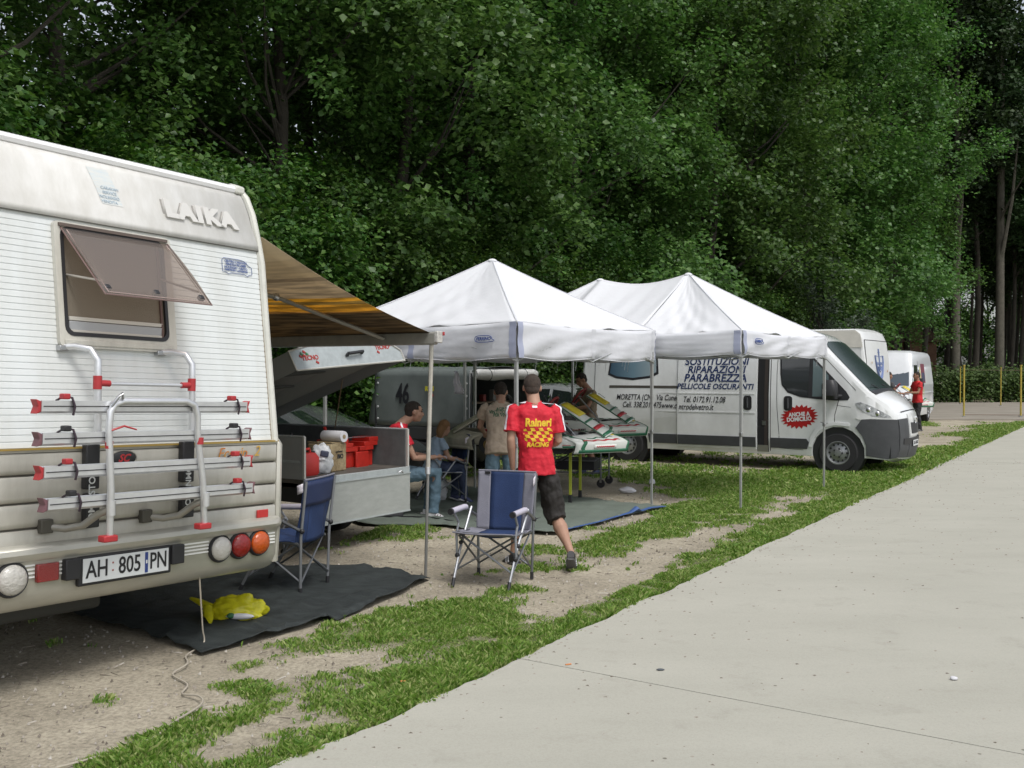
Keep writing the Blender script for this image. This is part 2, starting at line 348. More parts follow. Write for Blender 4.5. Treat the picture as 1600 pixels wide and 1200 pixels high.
def mesh_np(name, V, F, m, parent=None):
    me = bpy.data.meshes.new(name); nv = len(V); nf, k = F.shape
    me.vertices.add(nv); me.vertices.foreach_set('co', V.astype(np.float32).ravel())
    me.loops.add(nf * k); me.loops.foreach_set('vertex_index', F.astype(np.int32).ravel())
    me.polygons.add(nf); me.polygons.foreach_set('loop_start', np.arange(0, nf * k, k, dtype=np.int32))
    me.update(calc_edges=True); me.materials.append(m); return place(bpy.data.objects.new(name, me), parent)
def on_mat(x, y):
    for poly in MATPOLY:
        c = False; n_ = len(poly); j = n_ - 1
        for i in range(n_):
            xi, yi = poly[i]; xj, yj = poly[j]
            if (yi > y) != (yj > y) and x < (xj - xi) * (y - yi) / (yj - yi) + xi: c = not c
            j = i
        if c: return True
    return False
MATPOLY = [[(-1.92, 6.18), (-1.54, 6.6), (-1.13, 7.25), (-.7, 8.43), (-1.36, 8.95), (-2.6, 8.6), (-3.9, 8.2), (-3.2, 7.1)],
           [(1.95, 12.76), (1.44, 12.19), (.48, 10.75), (-.3, 11.0), (-1.71, 11.35), (-2.6, 12.5), (-.9, 15.2), (.6, 14.1)]]
XS = np.array(xs); YS = np.array(ys); GG = np.array(GA).reshape(len(ys), len(xs))
def g_lookup(x, y):
    i = np.clip(np.searchsorted(XS, x) - 1, 0, len(XS) - 2); j = np.clip(np.searchsorted(YS, y) - 1, 0, len(YS) - 2)
    fx = (x - XS[i]) / (XS[i + 1] - XS[i]); fy = (y - YS[j]) / (YS[j + 1] - YS[j])
    return (GG[j, i] * (1 - fx) + GG[j, i + 1] * fx) * (1 - fy) + (GG[j + 1, i] * (1 - fx) + GG[j + 1, i + 1] * fx) * fy
def on_mat_np(x, y):
    r = np.zeros(len(x), bool)
    for poly in MATPOLY:
        c = np.zeros(len(x), bool); j = len(poly) - 1
        for i in range(len(poly)):
            xi, yi = poly[i]; xj, yj = poly[j]
            c ^= ((yi > y) != (yj > y)) & (x < (xj - xi) * (y - yi) / (yj - yi + 1e-12) + xi); j = i
        r |= c
    return r
def make_grass(n_, xr, yr, hmin, hmax, wd, dens_pow=1.0):
    g_ = rng; T = n_ * 7; x = g_.uniform(*xr, T); y = yr[0] + (yr[1] - yr[0]) * g_.random(T) ** dens_pow
    u, v = .556 * x + .831 * y, -.831 * x + .556 * y; ev = 3.31 + .028 * (u - 4)
    g = g_lookup(x, y); k = (np.abs(x) < y * .56 + .4) & (v > ev - .015 - .05 * g_.random(T) ** 3) & (g > .2) & (g_.random(T) < np.clip((g - .2) * 1.15, .02, .9)) & ~on_mat_np(x, y)
    P = np.stack([x, y, g], 1)[k][:n_]; print('grass', len(P), n_)
    m = len(P); a = rng.uniform(0, 2 * np.pi, m); tf = .5 + .5 * np.sin(P[:, 0] * 9.1 + 2 * np.sin(P[:, 1] * 5.3)) * np.sin(P[:, 1] * 8.3 + 2 * np.sin(P[:, 0] * 6.1)); h = rng.uniform(hmin, hmax, m) * (.30 + .55 * P[:, 2]) * (.55 + 1.1 * tf); ww = wd * rng.uniform(.5, 1.5, m) * np.where(rng.random(m) < .22, 1.9, 1.0)
    lean = rng.uniform(.1, 1.3, m) * h; b_ = rng.uniform(0, 2 * np.pi, m)
    dx, dy = np.cos(a), np.sin(a)
    z0 = np.full(m, -.008)
    A_ = np.stack([P[:, 0] - dx * ww * .35, P[:, 1] - dy * ww * .35, z0], 1); B_ = np.stack([P[:, 0] + dx * ww * .35, P[:, 1] + dy * ww * .35, z0], 1)
    lx, ly = np.cos(b_) * lean, np.sin(b_) * lean
    C_ = np.stack([P[:, 0] + lx * .5 + dx * ww * .6, P[:, 1] + ly * .5 + dy * ww * .6, h * .7], 1); D_ = np.stack([P[:, 0] + lx, P[:, 1] + ly, h], 1)
    V = np.stack([A_, B_, C_, D_], 1).reshape(-1, 3); i = np.arange(m) * 4
    F = np.concatenate([np.stack([i, i + 1, i + 2], 1), np.stack([i, i + 2, i + 3], 1)]); return V, F
parts_ = [make_grass(105000, (-4, 2.5), (3.8, 9.0), .015, .05, .009, 1.3), make_grass(100000, (-4, 7), (8.5, 17), .02, .055, .013, 1.2), make_grass(60000, (-3, 18), (15, 36), .03, .07, .026, 1.1)]
off = 0; VV = []; FF = []
for V, F in parts_: VV.append(V); FF.append(F + off); off += len(V)
tag(mesh_np('grass', np.concatenate(VV), np.concatenate(FF), GRASS), 'short green grass and clover growing in patches along the concrete road edge', 'grass', kind='stuff')
# loose gravel, straw and twigs on the bare soil
Vs = []; Fs = []; k = 0
for i in range(9000):
    y = 3.6 + 11 * random.random() ** 1.6; x = random.uniform(-4.5, 4); u, v = UV(x, y)
    if v < edge_v(u) + .03 or abs(x) > y * .56 + .3 or on_mat(x, y) or grass_amt(x, y) > .55: continue
    s = random.uniform(.003, .010) * (1 + .06 * y); a = random.random() * 6.28
    if random.random() < .22:
        l = random.uniform(.015, .05); c, s_ = math.cos(a), math.sin(a); t = .0022
        Vs += [(x - c * l, y - s_ * l, .004), (x + c * l, y + s_ * l, .006), (x + c * l - s_ * t, y + s_ * l + c * t, .012), (x - s_ * t, y + c * t, .010)]
        Fs += [(k, k + 1, k + 2), (k, k + 2, k + 3)]; k += 4
    else:
        for q in range(3): Vs.append((x + s * math.cos(a + q * 2.1), y + s * math.sin(a + q * 2.1), -.003))
        Vs.append((x + s * .2, y, s * 1.1)); Fs += [(k, k + 1, k + 3), (k + 1, k + 2, k + 3), (k + 2, k, k + 3)]; k += 4
for i in range(1500):      # crumbs, leaf bits and grit blown onto the concrete, thickest along the edge
    u = random.uniform(2, 22); v = edge_v(u) - .05 - (random.random() ** 3) * 6; x, y = XY(u, v)
    if y < 3.3 or abs(x) > y * .56 + .3: continue
    s = random.uniform(.003, .009) * (1 + .05 * y); a = random.random() * 6.28
    for q in range(3): Vs.append((x + s * math.cos(a + q * 2.1) * (1.6 if q == 0 else 1), y + s * math.sin(a + q * 2.1), .0162))
    Vs.append((x + s * .2, y, .0165 + s * .5)); Fs += [(k, k + 1, k + 3), (k + 1, k + 2, k + 3), (k + 2, k, k + 3)]; k += 4
GRAV = leaf_mat('gravel_bits', (.12, .10, .075), (.3, .27, .22), (.5, .47, .41), .9, 0)
tag(mesh_np('gravel', np.array(Vs), np.array(Fs), GRAV), 'loose gravel, straw and twigs scattered on the bare soil', 'gravel', kind='stuff')
# ---------------------------------------------------------------- motorhome seen from behind
def make_motorhome():
    r = empty('motorhome', (-2.226, 5.865, 0), HEAD, 'white and champagne motorhome at the left with a bike rack and open rear window', 'motorhome', ry=R(1.8))
    CREAM = mat('motorhome_white', (.66, .655, .63), .62, spec=.25, var=.16, vscale=2.6, streak=(4, 4, .7), col2=(.56, .55, .515))
    SIDING = mat('ribbed_white_siding', (.69, .72, .715), .40, coat=.15, var=.10, vscale=2.4, streak=(1.6, 1.6, .2), col2=(.60, .615, .59))
    CHAMP = mat('champagne_metallic', (.47, .455, .405), .36, .25, coat=.2, var=.35, vscale=2.2, streak=(3, 3, .8), col2=(.36, .345, .30))
    CHAMP2 = mat('bumper_champagne', (.50, .485, .42), .38, .35, coat=.3, var=.22, vscale=2, streak=(1, 1, 3))
    TRIM = mat('pale_trim', (.62, .62, .56), .4, var=.15, vscale=8)
    GOLD = mat('gold_pinstripe', (.42, .29, .08), .4, .4)
    wall = lambda z: .0 + (z - 1.31) * .1395          # rear wall leans forward
    # main shell
    prof = [(.02, .52), (.02, 1.30), (wall(2.6) + .02, 2.6), (.33, 2.98), (.42, 3.03), (4.9, 2.95), (5.6, 2.5), (5.9, 1.9), (6.4, 1.2), (6.5, .5)]
    MB().prism(prof, -1.03, 1.03, 'x').build('body_shell', CREAM, r, smooth=20, bevel=.01)
    MB().prism([(.03, .5), (.03, 1.30), (6.3, 1.30), (6.4, .5)], -1.09, 1.09, 'x').build('lower_shell', CHAMP, r, smooth=0)
    # ribbed siding: one profile with shallow grooves
    s = MB(); z = 1.322; prof = []
    step = .0352
    while z < 2.60:
        prof += [(z, .0), (z + step - .0075, .0), (z + step - .006, .0032), (z + step - .001, .0032)]; z += step
    vs = []; fs = []
    for i, (zz, dd) in enumerate(prof):
        y = wall(zz) - .012 + dd; vs += [(-1.03, y, zz), (1.045, y, zz)]
        if i: fs.append((2 * i - 2, 2 * i - 1, 2 * i + 1, 2 * i))
    s.add(vs, fs).build('ribbed_siding', SIDING, r, smooth=0, flip=False)
    # smooth upper panel with its shallow bulge
    prof2 = [(wall(2.605) - .022, 2.605), (wall(2.64) - .03, 2.64), (.205, 2.76), (.232, 2.86), (.268, 2.95), (.30, 3.0)]
    m = MB(); vs = []; fs = []
    for i, (y, zz) in enumerate(prof2):
        vs += [(-1.03, y, zz), (1.035 - .012 * i, y, zz)]
        if i: fs.append((2 * i - 2, 2 * i - 1, 2 * i + 1, 2 * i))
    up = m.add(vs, fs).build('upper_panel', CREAM, r, smooth=60, flip=False, solid=.012)
    m = MB(); m.box((0, wall(2.603) - .016, 2.603), (2.07, .02, .006)); m.build('seam', mat('grey_seam', (.12, .12, .11), .7), up, smooth=0)
    MB().tube([(-1.05, .305, 3.022), (.93, .305, 3.022)], .030, 8, sq=1.0).build('roof_edge_strip', mat('clean_white', (.8, .8, .8), .3, coat=.5), r)
    MB().prism([(.27, 2.995), (.27, 3.045), (.34, 3.07), (.5, 3.06), (.5, 2.99)], .93, 1.01, 'x').build('roof_corner_cap', TRIM, r, bevel=.012)
    for sx in (-1, 1):
        pts = [(sx * 1.062, wall(1.31) - .012, 1.31), (sx * 1.062, wall(2.0) - .012, 2.0), (sx * 1.06, wall(2.5) - .014, 2.52), (sx * 1.05, .185, 2.68), (sx * 1.035, .225, 2.85), (sx * 1.02, .275, 2.97), (sx * .985, .33, 3.045)]
        MB().tube(pts, .026, 8).build('corner_trim', TRIM, r)
        MB().box((sx * 1.036, wall(2.0) - .014, 1.96), (.004, .012, 1.28), rot=(-math.atan(.1395), 0, 0)).build('trim_seam', mat('rusty_seam', (.22, .16, .09), .8), r, smooth=0)
        # side wall strip so that the white side reads from the other side too
        MB().tube([(sx * 1.095, .015, .50), (sx * 1.10, .0, .8), (sx * 1.10, .0, 1.29), (sx * 1.10, .02, 1.305)], (.032), 8).build('corner_post', CHAMP2, r)
    MB().box((0, -.018, 1.315), (2.16, .03, .010)).build('pinstripe', GOLD, r, smooth=0)
    MB().box((0, -.008, 1.303), (2.16, .03, .014)).build('stripe_ledge', CHAMP2, r, smooth=0)
    # pressed lower panels
    for z0, z1 in ((1.180, 1.296), (1.031, 1.172), (.896, 1.024), (.760, .888)):
        n = 6; out = [(.0, z0), (-.014, z0 + .002), (-.022, z0 + .012), (-.024, z0 + .03), (-.024, z1 - .012), (-.018, z1 - .003), (.02, z1)]
        p = MB().prism(out, -1.08, 1.068, 'x').build('lower_panel', CHAMP, r, smooth=50)
    MB().box((0, .012, 1.02), (2.14, .02, .54)).build('panel_backing', mat('dark_groove', (.13, .12, .10), .7), r, smooth=0)
    # bumper
    out = [(.06, .45), (.01, .475), (-.02, .52), (-.036, .56), (-.044, .70), (-.05, .722), (-.072, .74), (-.082, .765), (-.074, .79), (-.05, .808), (.0, .815), (.05, .8), (.1, .5)]
    vs = []; fs = []; st = [(-1.16, .03, 0), (-1.13, .0, 0), (1.02, 0, 0), (1.075, .012, 0), (1.115, .04, 0), (1.135, .085, 0), (1.14, .16, 0)]
    for x, push, _ in st:
        for (y, zz) in out: vs.append((x, y + push, zz))
    k = len(out)
    for i in range(len(st) - 1):
        for j in range(k): fs.append((i * k + j, i * k + (j + 1) % k, (i + 1) * k + (j + 1) % k, (i + 1) * k + j))
    fs.append(tuple(range(k))); fs.append(tuple((len(st) - 1) * k + j for j in range(k)))
    bu = MB().add(vs, fs).build('bumper', CHAMP2, r, smooth=35)
    STR = mat('white_stripe', (.75, .75, .72), .4)
    for (xa, xb) in ((.29, .50), (.99, 1.05), (-.505, -.42), (-.70, -.645)):
        for q in range(4): MB().box(((xa + xb) / 2, -.042, .638 + q * .021), (xb - xa, .012, .009)).build('stripe', STR, bu, smooth=0)
    # lamps
    def lamp(x, z, col, nm, rad=.080):
        ring = MB().lathe([(rad + .008, 0), (rad + .010, -.015), (rad + .002, -.028), (rad - .004, -.026)], (x, -.036, z), 'y', 28).build('lamp_ring', BLACK, bu)
        gm_ = mat(nm, col, .12, coat=1.0, bump=.5, bscale=55, transl=.25)
        o = MB().lathe([(rad - .004, -.020), (rad - .006, -.034), (rad * .8, -.048), (rad * .5, -.058), (rad * .2, -.062), (.002, -.063)], (x, -.036, z), 'y', 28).build('tail_light', gm_, bu, smooth=60)
    lamp(.587, .648, (.62, .60, .55), 'clear_lens'); lamp(.747, .650, (.30, .006, .006), 'red_lens'); lamp(.909, .651, (.62, .10, .008), 'amber_lens')
    lamp(-.775, .640, (.62, .60, .55), 'clear_lens', .085); lamp(-.94, .64, (.30, .006, .006), 'red_lens')
    MB().box((-.578, -.052, .655), (.125, .03, .098)).build('fog_light', mat('red_block_lens', (.22, .006, .006), .2, coat=.8, bump=.3, bscale=120), bu, bevel=.006)
    MB().box((.948, -.034, .836), (.095, .012, .052)).build('reflector', mat('red_reflector', (.45, .015, .015), .3, coat=.5), r, bevel=.003)
    # number plate
    MB().box((-.098, -.052, .632), (.61, .03, .165)).build('plate_holder', BLACK, bu, bevel=.008)
    for x in (-.445, .245): MB().box((x, -.062, .655), (.088, .05, .115)).build('plate_lamp', BLACK, bu, bevel=.006)
    PW = mat('plate_white', (.62, .64, .64), .4); INK = mat('ink_black', (.01, .01, .012), .5); BLUE = mat('plate_blue', (.02, .045, .2), .5)
    pl = MB().box((-.098, -.070, .634), (.562, .006, .134)).build('number_plate', PW, bu, bevel=.002)
    rr = (R(90), 0, 0)
    text('AH', .135, (-.292, -.0745, .634), rr, INK, pl, bold=.0012, sx=.74); text('805', .135, (-.083, -.0745, .634), rr, INK, pl, bold=.0012, sx=.74); text('PN', .135, (.110, -.0745, .634), rr, INK, pl, bold=.0012, sx=.70)
    MB().box((.028, -.0742, .634), (.020, .002, .118)).build('blue_band', BLUE, pl, smooth=0)
    MB().box((.028, -.0755, .638), (.010, .002, .02)).build('band_gap', PW, pl, smooth=0)
    for z in (.660, .618): MB().ball((-.193, -.074, z), (.006, .002, .006), 8, 6).build('plate_seal', mat('seal_red', (.35, .12, .10), .5), pl)
    # window
    T = lambda x, y, z: (x, wall(z) - .012 + y, z)
    WF = mat('window_frame_cream', (.58, .565, .50), .45, var=.2, vscale=5, streak=(3, 3, .6))
    wx0, wx1, wz0, wz1 = -.475, .300, 1.872, 2.582; ox0, ox1, oz0, oz1 = -.437, .243, 1.940, 2.55
    a = rrect(wx0, wx1, wz0, wz1, .03); bb = rrect(ox0, ox1, oz0, oz1, .05)
    def ringplate(nm, a, bb, y0, y1, m_, par):
        n = len(a); vs = [T(p[0], y1, p[1]) for p in a] + [T(p[0], y0, p[1]) for p in a] + [T(p[0], y0, p[1]) for p in bb] + [T(p[0], y1 + .005, p[1]) for p in bb]
        fs = [(k * n + i, k * n + (i + 1) % n, (k + 1) * n + (i + 1) % n, (k + 1) * n + i) for k in range(3) for i in range(n)]
        return MB().add(vs, fs).build(nm, m_, par, smooth=30)
    wf = ringplate('window_frame', a, bb, -.030, .0, WF, r)
    ringplate('window_seal', rrect(ox0 - .004, ox1 + .004, oz0 - .004, oz1 + .004, .052), rrect(ox0 + .016, ox1 - .016, oz0 + .016, oz1 - .016, .045), -.034, -.004, BLACK, wf)
    MB().box(T(-.09, -.036, 2.562), (.72, .016, .018)).build('hinge_rail', mat('hinge_dark', (.12, .09, .075), .5), wf, smooth=0)
    MB().box(T(-.09, -.034, 1.90), (.72, .012, .03)).build('sill_rib', WF, wf, bevel=.004)
    # recess, blind and rail inside the opening
    bl = MB().grid(lambda u, v: T(ox0 + .01 + u * (ox1 - ox0 - .02), -.014 + .0, oz0 + .01 + v * (oz1 - oz0 - .02)), 2, 2).build('roller_blind', mat('blind_fabric', (.17, .145, .11), .8, bump=.3, bscale=200), wf, smooth=0)
    MB().box(T(-.10, -.020, 2.035), (.62, .012, .022)).build('blind_bar', mat('blind_bar', (.5, .48, .43), .4), bl, bevel=.002)
    MB().box(T(-.10, -.019, 1.995), (.62, .010, .05)).build('lower_slat', mat('dull_white', (.34, .35, .36), .4), bl, bevel=.003)
    MB().box(T(-.10, -.020, 1.965), (.62, .010, .014)).build('frame_ledge', mat('blind_bar', (.5, .48, .43), .4), bl, bevel=.002)
    MB().box(T(.205, -.021, 2.24), (.014, .012, .58), rot=(-math.atan(.1395), 0, 0)).build('inner_jamb', mat('jamb_brown', (.10, .055, .045), .5), bl, bevel=.002)
    # flap window pushed open
    PANE = mat('smoked_acrylic', (.30, .27, .25), .05, alpha=(.68, (.80, .73, .68, 1)), spec=.6)
    hz = 2.548; hy = wall(hz) - .040
    def F_(u, v, off=0):   # u across, v down the flap
        x = -.435 + u * .715 + .02 * v; z = hz - v * .392; y = hy - v * .405 - .02 * math.sin(math.pi * v) + off; return (x, y, z)
    fl = MB().grid(lambda u, v: F_(u, v), 10, 8).build('window_flap', PANE, r, smooth=60, solid=.004)
    q = .035
    MB().tube([F_(0, 0), F_(0, 1), F_(1, 1), F_(1, 0)], .0045, 6).build('flap_rim', mat('flap_rim', (.20, .13, .12), .3), fl)
    MB().tube([F_(q, .04, -.004), F_(q, 1 - q, -.004), F_(1 - q, 1 - q, -.004), F_(1 - q, .04, -.004)], .003, 6).build('flap_ridge', mat('flap_ridge', (.42, .32, .29), .25), fl)
    for u in (.06, .5, .94):
        MB().box(F_(u, .90, .012), (.035, .035, .028), rot=(R(45), 0, 0)).build('latch', BLACK, fl, bevel=.006)
    for u, x in ((.05, ox0 + .03), (.95, ox1 - .02)):
        MB().tube([T(x, -.02, 2.28 if u < .5 else 2.32), F_(u, .8, .01)], .007, 8).build('stay_arm', mat('stay_arm', (.5, .47, .42), .3, .4), fl)
    # raised letters and stickers
    ny = math.atan2(.86, 3)
    LET = mat('raised_letter', (.60, .59, .56), .4)
    for i, (ch, x) in enumerate(zip('LAIKA', (.345, .465, .565, .665, .80))):
        text(ch, .145, (x, .190, 2.775), (R(90) - .26, 0, 0), LET, up, name='letter', depth=.010, bold=.010, sx=1.25, shear=-.1)
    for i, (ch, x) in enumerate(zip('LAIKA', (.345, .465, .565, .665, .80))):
        text(ch, .145, (x - .005, .1995, 2.769), (R(90) - .26, 0, 0), mat('letter_shadow_edge', (.30, .29, .27), .6), up, name='letter_painted_shadow', depth=.001, bold=.014, sx=1.25, shear=-.1)  # darker copy set low and left paints the shadow of the raised letters
    FAD = mat('faded_sticker', (.52, .58, .60), .5, var=.25, vscale=30, streak=(.4, 1, 3), col2=(.62, .62, .58)); FB = mat('faded_blue', (.33, .42, .5), .5)
    def upq(x, z): # on the bulged panel
        y = np.interp(z, [p[1] for p in prof2], [p[0] for p in prof2]); return (x, y - .0085, z)
    st = MB().grid(lambda u, v: upq(-.205 + u * .14 + (1 - v) * .068, 2.735 + v * .215), 1, 6).build('faded_sticker', FAD, up, smooth=0)
    for k in range(4): text(('CARAVAN', 'SERVICE', 'NOLEGGIO', 'VENDITA')[k], .026, tuple(np.array(upq(-.075 - k * .004, 2.835 - k * .028)) - [0, .003, 0]), (R(90) - .3, 0, 0), FB, st, depth=.0005)
    BL = mat('sticker_blue', (.10, .14, .30), .5)
    cx, cz = .845, 2.478
    outl = [(-.125, -.045), (-.125, .03), (-.11, .045), (.02, .045), (.06, .04), (.10, .012), (.125, .0), (.125, -.045), (.10, -.05), (.085, -.062), (.06, -.05), (-.05, -.05), (-.075, -.06), (-.095, -.05)]
    dc = MB().tube([T(cx + a_, -.005, cz + b_) for a_, b_ in outl], .0022, 5, close=True).build('caravan_decal', BL, r)
    for k, (s_, z_) in enumerate((('CENTRO CARAVAN', .026), ('VENDITA RICAMBI', .006), ('NOLEGGIO - USATO', -.014), ('ASSISTENZA - ACCESSORI', -.032))):
        text(s_, .021 if k != 3 else .017, T(cx - .01, -.006, cz + z_), (R(90) - .139, 0, 0), BL, dc, depth=.0005, bold=.0008)
    SCR = mat('script_red_gold', (.45, .10, .03), .5, var=.3, vscale=12, col2=(.50, .28, .03))
    text('Ecovip', .095, (.685, -.0325, 1.245), rr, SCR, r, shear=.35, sx=.95); text('2', .095, (.89, -.0325, 1.25), rr, mat('script_gold', (.5, .30, .05), .5), r, shear=.3)
    em = MB().lathe([(1, 0), (1, -.008), (.93, -.012)], (0, 0, 0), 'y', 24).build('emblem', BLACK, r); em.scale = (.085, 1, .044); em.location = (-.115, -.026, 1.245)
    e2 = MB().tube([(-.115 + .088 * math.cos(t), -.036, 1.245 + .046 * math.sin(t)) for t in np.linspace(0, 6.28, 25)[:-1]], .0035, 6, close=True).build('emblem_ring', mat('emblem_grey', (.35, .34, .3), .4, .5), r)
    text('SC', .06, (-.115, -.0385, 1.245), rr, RED, r, shear=.4, bold=.002)
    # ---- bike rack
    rk = MB()
    yb = -.115
    for sx, xx in ((0, -.345), (1, .29)):
        rk.tube([(xx - .11, .06, 1.87), (xx - .06, .0, 1.875), (xx - .02, -.08, 1.86), (xx, yb, 1.80), (xx + .002, yb, 1.70), (xx + .01, yb, 1.36)], .0195, 10)
    rk.tube([(-.345, yb, 1.672), (.29, yb, 1.672)], .011, 10)
    rack = rk.build('bike_rack', ALU, r, smooth=60)
    def sub(mb, nm, m_, **k): return mb.build(nm, m_, rack, **k)
    for xx in (-.345, .29):
        sub(MB().tube([(xx, yb, 1.64), (xx, yb, 1.715)], .024, 10), 'red_joint', RED); s_ = 1 if xx < 0 else -1
        sub(MB().tube([(xx, yb, 1.675), (xx + s_ * .075, yb, 1.673)], .0185, 10), 'red_joint', RED)
        sub(MB().box((xx - .11, .05, 1.865), (.06, .05, .03)), 'wall_bracket', STEEL, bevel=.005)
    yf = -.345
    u = [(-.385, yf + .03, .83), (-.405, yf, 1.1), (-.432, yf - .01, 1.42), (-.425, yf - .01, 1.52), (-.40, yf - .01, 1.56), (-.35, yf - .01, 1.578), (.06, yf - .01, 1.580), (.12, yf - .01, 1.56), (.145, yf - .01, 1.50), (.155, yf, 1.40), (.21, yf + .01, 1.1), (.243, yf + .03, .84)]
    sub(MB().tube(u, .0195, 10), 'front_hoop', ALU, smooth=60)
    for x, z in ((-.425, 1.345), (.17, 1.35)): sub(MB().tube([(x, yf - .005, z - .02), (x, yf - .005, z + .02)], .021, 10), 'red_collar', RED)
    for x, z in ((-.385, .845), (.242, .852)): sub(MB().box((x - .01, yf + .03, z - .005), (.085, .06, .035)), 'red_foot', RED, bevel=.006)
    # rails
    for x0, x1, y, z, cap in ((-.80, .535, -.30, 1.548, 1), (-.79, .555, -.30, 1.383, 0), (-.775, .575, -.295, 1.212, 1), (-.74, .61, -.28, 1.045, 0)):
        prof = [(y - .032, z - .024), (y - .034, z + .030), (y - .022, z + .030), (y - .018, z + .008), (y + .018, z + .008), (y + .022, z + .030), (y + .034, z + .030), (y + .032, z - .024), (y + .014, z - .036), (y - .014, z - .036)]
        ra = sub(MB().prism(prof, x0, x1, 'x'), 'wheel_rail', ALU, smooth=0)
        sub(MB().box(((x0 + x1) / 2, y - .0345, z + .001), (x1 - x0 - .02, .003, .005)), 'rail_slot', SEAM, smooth=0)
        cm_ = RED if cap else mat('faded_plum_cap', (.15, .07, .08), .5)
        for xx, s_ in ((x0, -1), (x1, 1)):
            sub(MB().prism([(xx, z - .028), (xx, z + .026), (xx + s_ * .028, z + .038), (xx + s_ * .012, z + .0), (xx + s_ * .026, z - .038)], y - .030, y + .030, 'y'), 'rail_cap', cm_, bevel=.004)
        for xx, red in ((x0 + .145, cap), (x1 - .10, cap or z < 1.1)):
            o_ = sub(MB().tube([(xx - .035, y + .02, z + .03), (xx - .01, y - .01, z + .055), (xx + .02, y - .035, z + .045), (xx + .03, y - .046, z + .0), (xx + .02, y - .045, z - .045)], [(.012, .006)] * 5, 6), 'wheel_strap', mat('strap_purple_black', (.03, .015, .025), .5), smooth=60)
            sub(MB().box((xx - .012, y - .02, z + .052), (.04, .045, .03)), 'strap_buckle', RED if (red and z > 1.1 or (z < 1.1 and xx > 0)) else BLACK, bevel=.006)
    text('CARRY BIKE', .032, (-.52, -.3315, 1.560), rr, RED, rack, bold=.001, depth=.0008)
    # black pads with lettering, lower arms and clamps
    for x in (-.335, .31):
        p = sub(MB().box((x, -.055, 1.21), (.085, .05, .25)), 'rack_pad', BLACK, bevel=.008)
        p2 = sub(MB().box((x + .005, -.055, .965), (.085, .05, .19)), 'rack_pad', BLACK, bevel=.008)
        text('OMNISTOR', .055, (x - .005, -.082, 1.05), (R(90), R(-90) if x < 0 else R(90), 0), PW, rack, bold=.001, depth=.0008)
    for x in (-.565, .06):
        sub(MB().tube([(x, -.03, .895), (x + .06, -.10, .885), (x + .11, -.18, .905), (x + .15, -.26, .97), (x + .185, -.33, 1.0)], .021, 10), 'lower_arm', mat('dull_alu', (.36, .35, .31), .45, .6, var=.2), smooth=60)
        sub(MB().box((x - .02, -.035, .9), (.07, .05, .075)), 'arm_bracket', mat('dirty_steel', (.10, .095, .08), .6, .5), bevel=.006)
        sub(MB().tube([(x + .172, yf + .012, .965), (x + .168, yf + .008, 1.045)], .024, 12), 'clamp_band', ALU)
    sub(MB().tube([(-.43, yf - .02, 1.42), (-.36, yf - .04, 1.445), (-.29, yf - .05, 1.425)], [(.008, .006), (.012, .006), (.004, .004)], 8), 'release_lever', RED)
    sub(MB().tube([(-.425, yf - .02, 1.55), (-.40, yf - .04, 1.60), (-.375, yf - .04, 1.62), (-.365, yf - .03, 1.59)], .008, 8), 'hoop_latch', STEEL)
    # under the rear: locker tray and waste outlet, wheels
    MB().loft([((x, .45, z), (0, 1, 0), (0, 0, 1), ry_, rz_) for x, z, ry_, rz_ in ((-.08, .44, .05, .02), (.02, .425, .10, .035), (.25, .42, .11, .04), (.42, .44, .06, .03), (.50, .455, .03, .018))], 12).build('waste_outlet', mat('outlet_cream', (.5, .47, .34), .5), r)
    MB().box((-.5, .9, .40), (1.2, .9, .22)).build('under_tray', mat('tray_dark', (.05, .05, .045), .8), r, bevel=.03)
    for sx in (-1, 1):
        wh = MB().lathe([(.2, -.1), (.31, -.095), (.33, -.06), (.33, .06), (.31, .095), (.2, .1)], (sx * .92, 1.9, .31), 'x', 24).build('wheel', RUBBER, r)
        wh2 = MB().lathe([(.2, -.1), (.31, -.095), (.33, -.06), (.33, .06), (.31, .095), (.2, .1)], (sx * .92, 5.3, .31), 'x', 24).build('wheel', RUBBER, r)
        for k in (wh, wh2): pass
    MB().ball((.78, 1.1, 3.03), (.12, .16, .08), 12, 6).build('roof_vent', mat('vent_smoke', (.10, .09, .09), .4), r)
    # ---- awning
    AW = bpy.data.materials.new('awning_stripes'); AW.use_nodes = True; n = AW.node_tree; L = n.links; b = n.nodes['Principled BSDF']; b.inputs['Roughness'].default_value = .7
    tc = n.nodes.new('ShaderNodeTexCoord'); sx_ = n.nodes.new('ShaderNodeSeparateXYZ'); L.new(tc.outputs['Object'], sx_.inputs[0])
    mr = n.nodes.new('ShaderNodeMapRange'); mr.inputs['From Min'].default_value = 1.1; mr.inputs['From Max'].default_value = 3.05; L.new(sx_.outputs['X'], mr.inputs[0])
    mpx = n.nodes.new('ShaderNodeMapping'); mpx.inputs['Scale'].default_value = (14, 1.3, 1); L.new(tc.outputs['Object'], mpx.inputs[0])
    nzz = n.nodes.new('ShaderNodeTexNoise'); nzz.inputs['Scale'].default_value = 1.6; nzz.inputs['Detail'].default_value = 3; L.new(mpx.outputs[0], nzz.inputs['Vector'])
    rp = n.nodes.new('ShaderNodeValToRGB'); L.new(mr.outputs[0], rp.inputs[0]); rp.color_ramp.interpolation = 'CONSTANT'; e = rp.color_ramp.elements
    e[0].position = 0; e[0].color = (.56, .49, .37, 1); e[1].position = .49; e[1].color = (.62, .43, .11, 1)
    for p_, c_ in ((.16, (.50, .43, .32)), (.30, (.40, .34, .26)), (.33, (.51, .44, .34)), (.53, (.38, .30, .14)), (.56, (.60, .41, .11)), (.645, (.48, .33, .15)), (.665, (.17, .135, .09))):
        x_ = e.new(p_); x_.color = (*c_, 1)
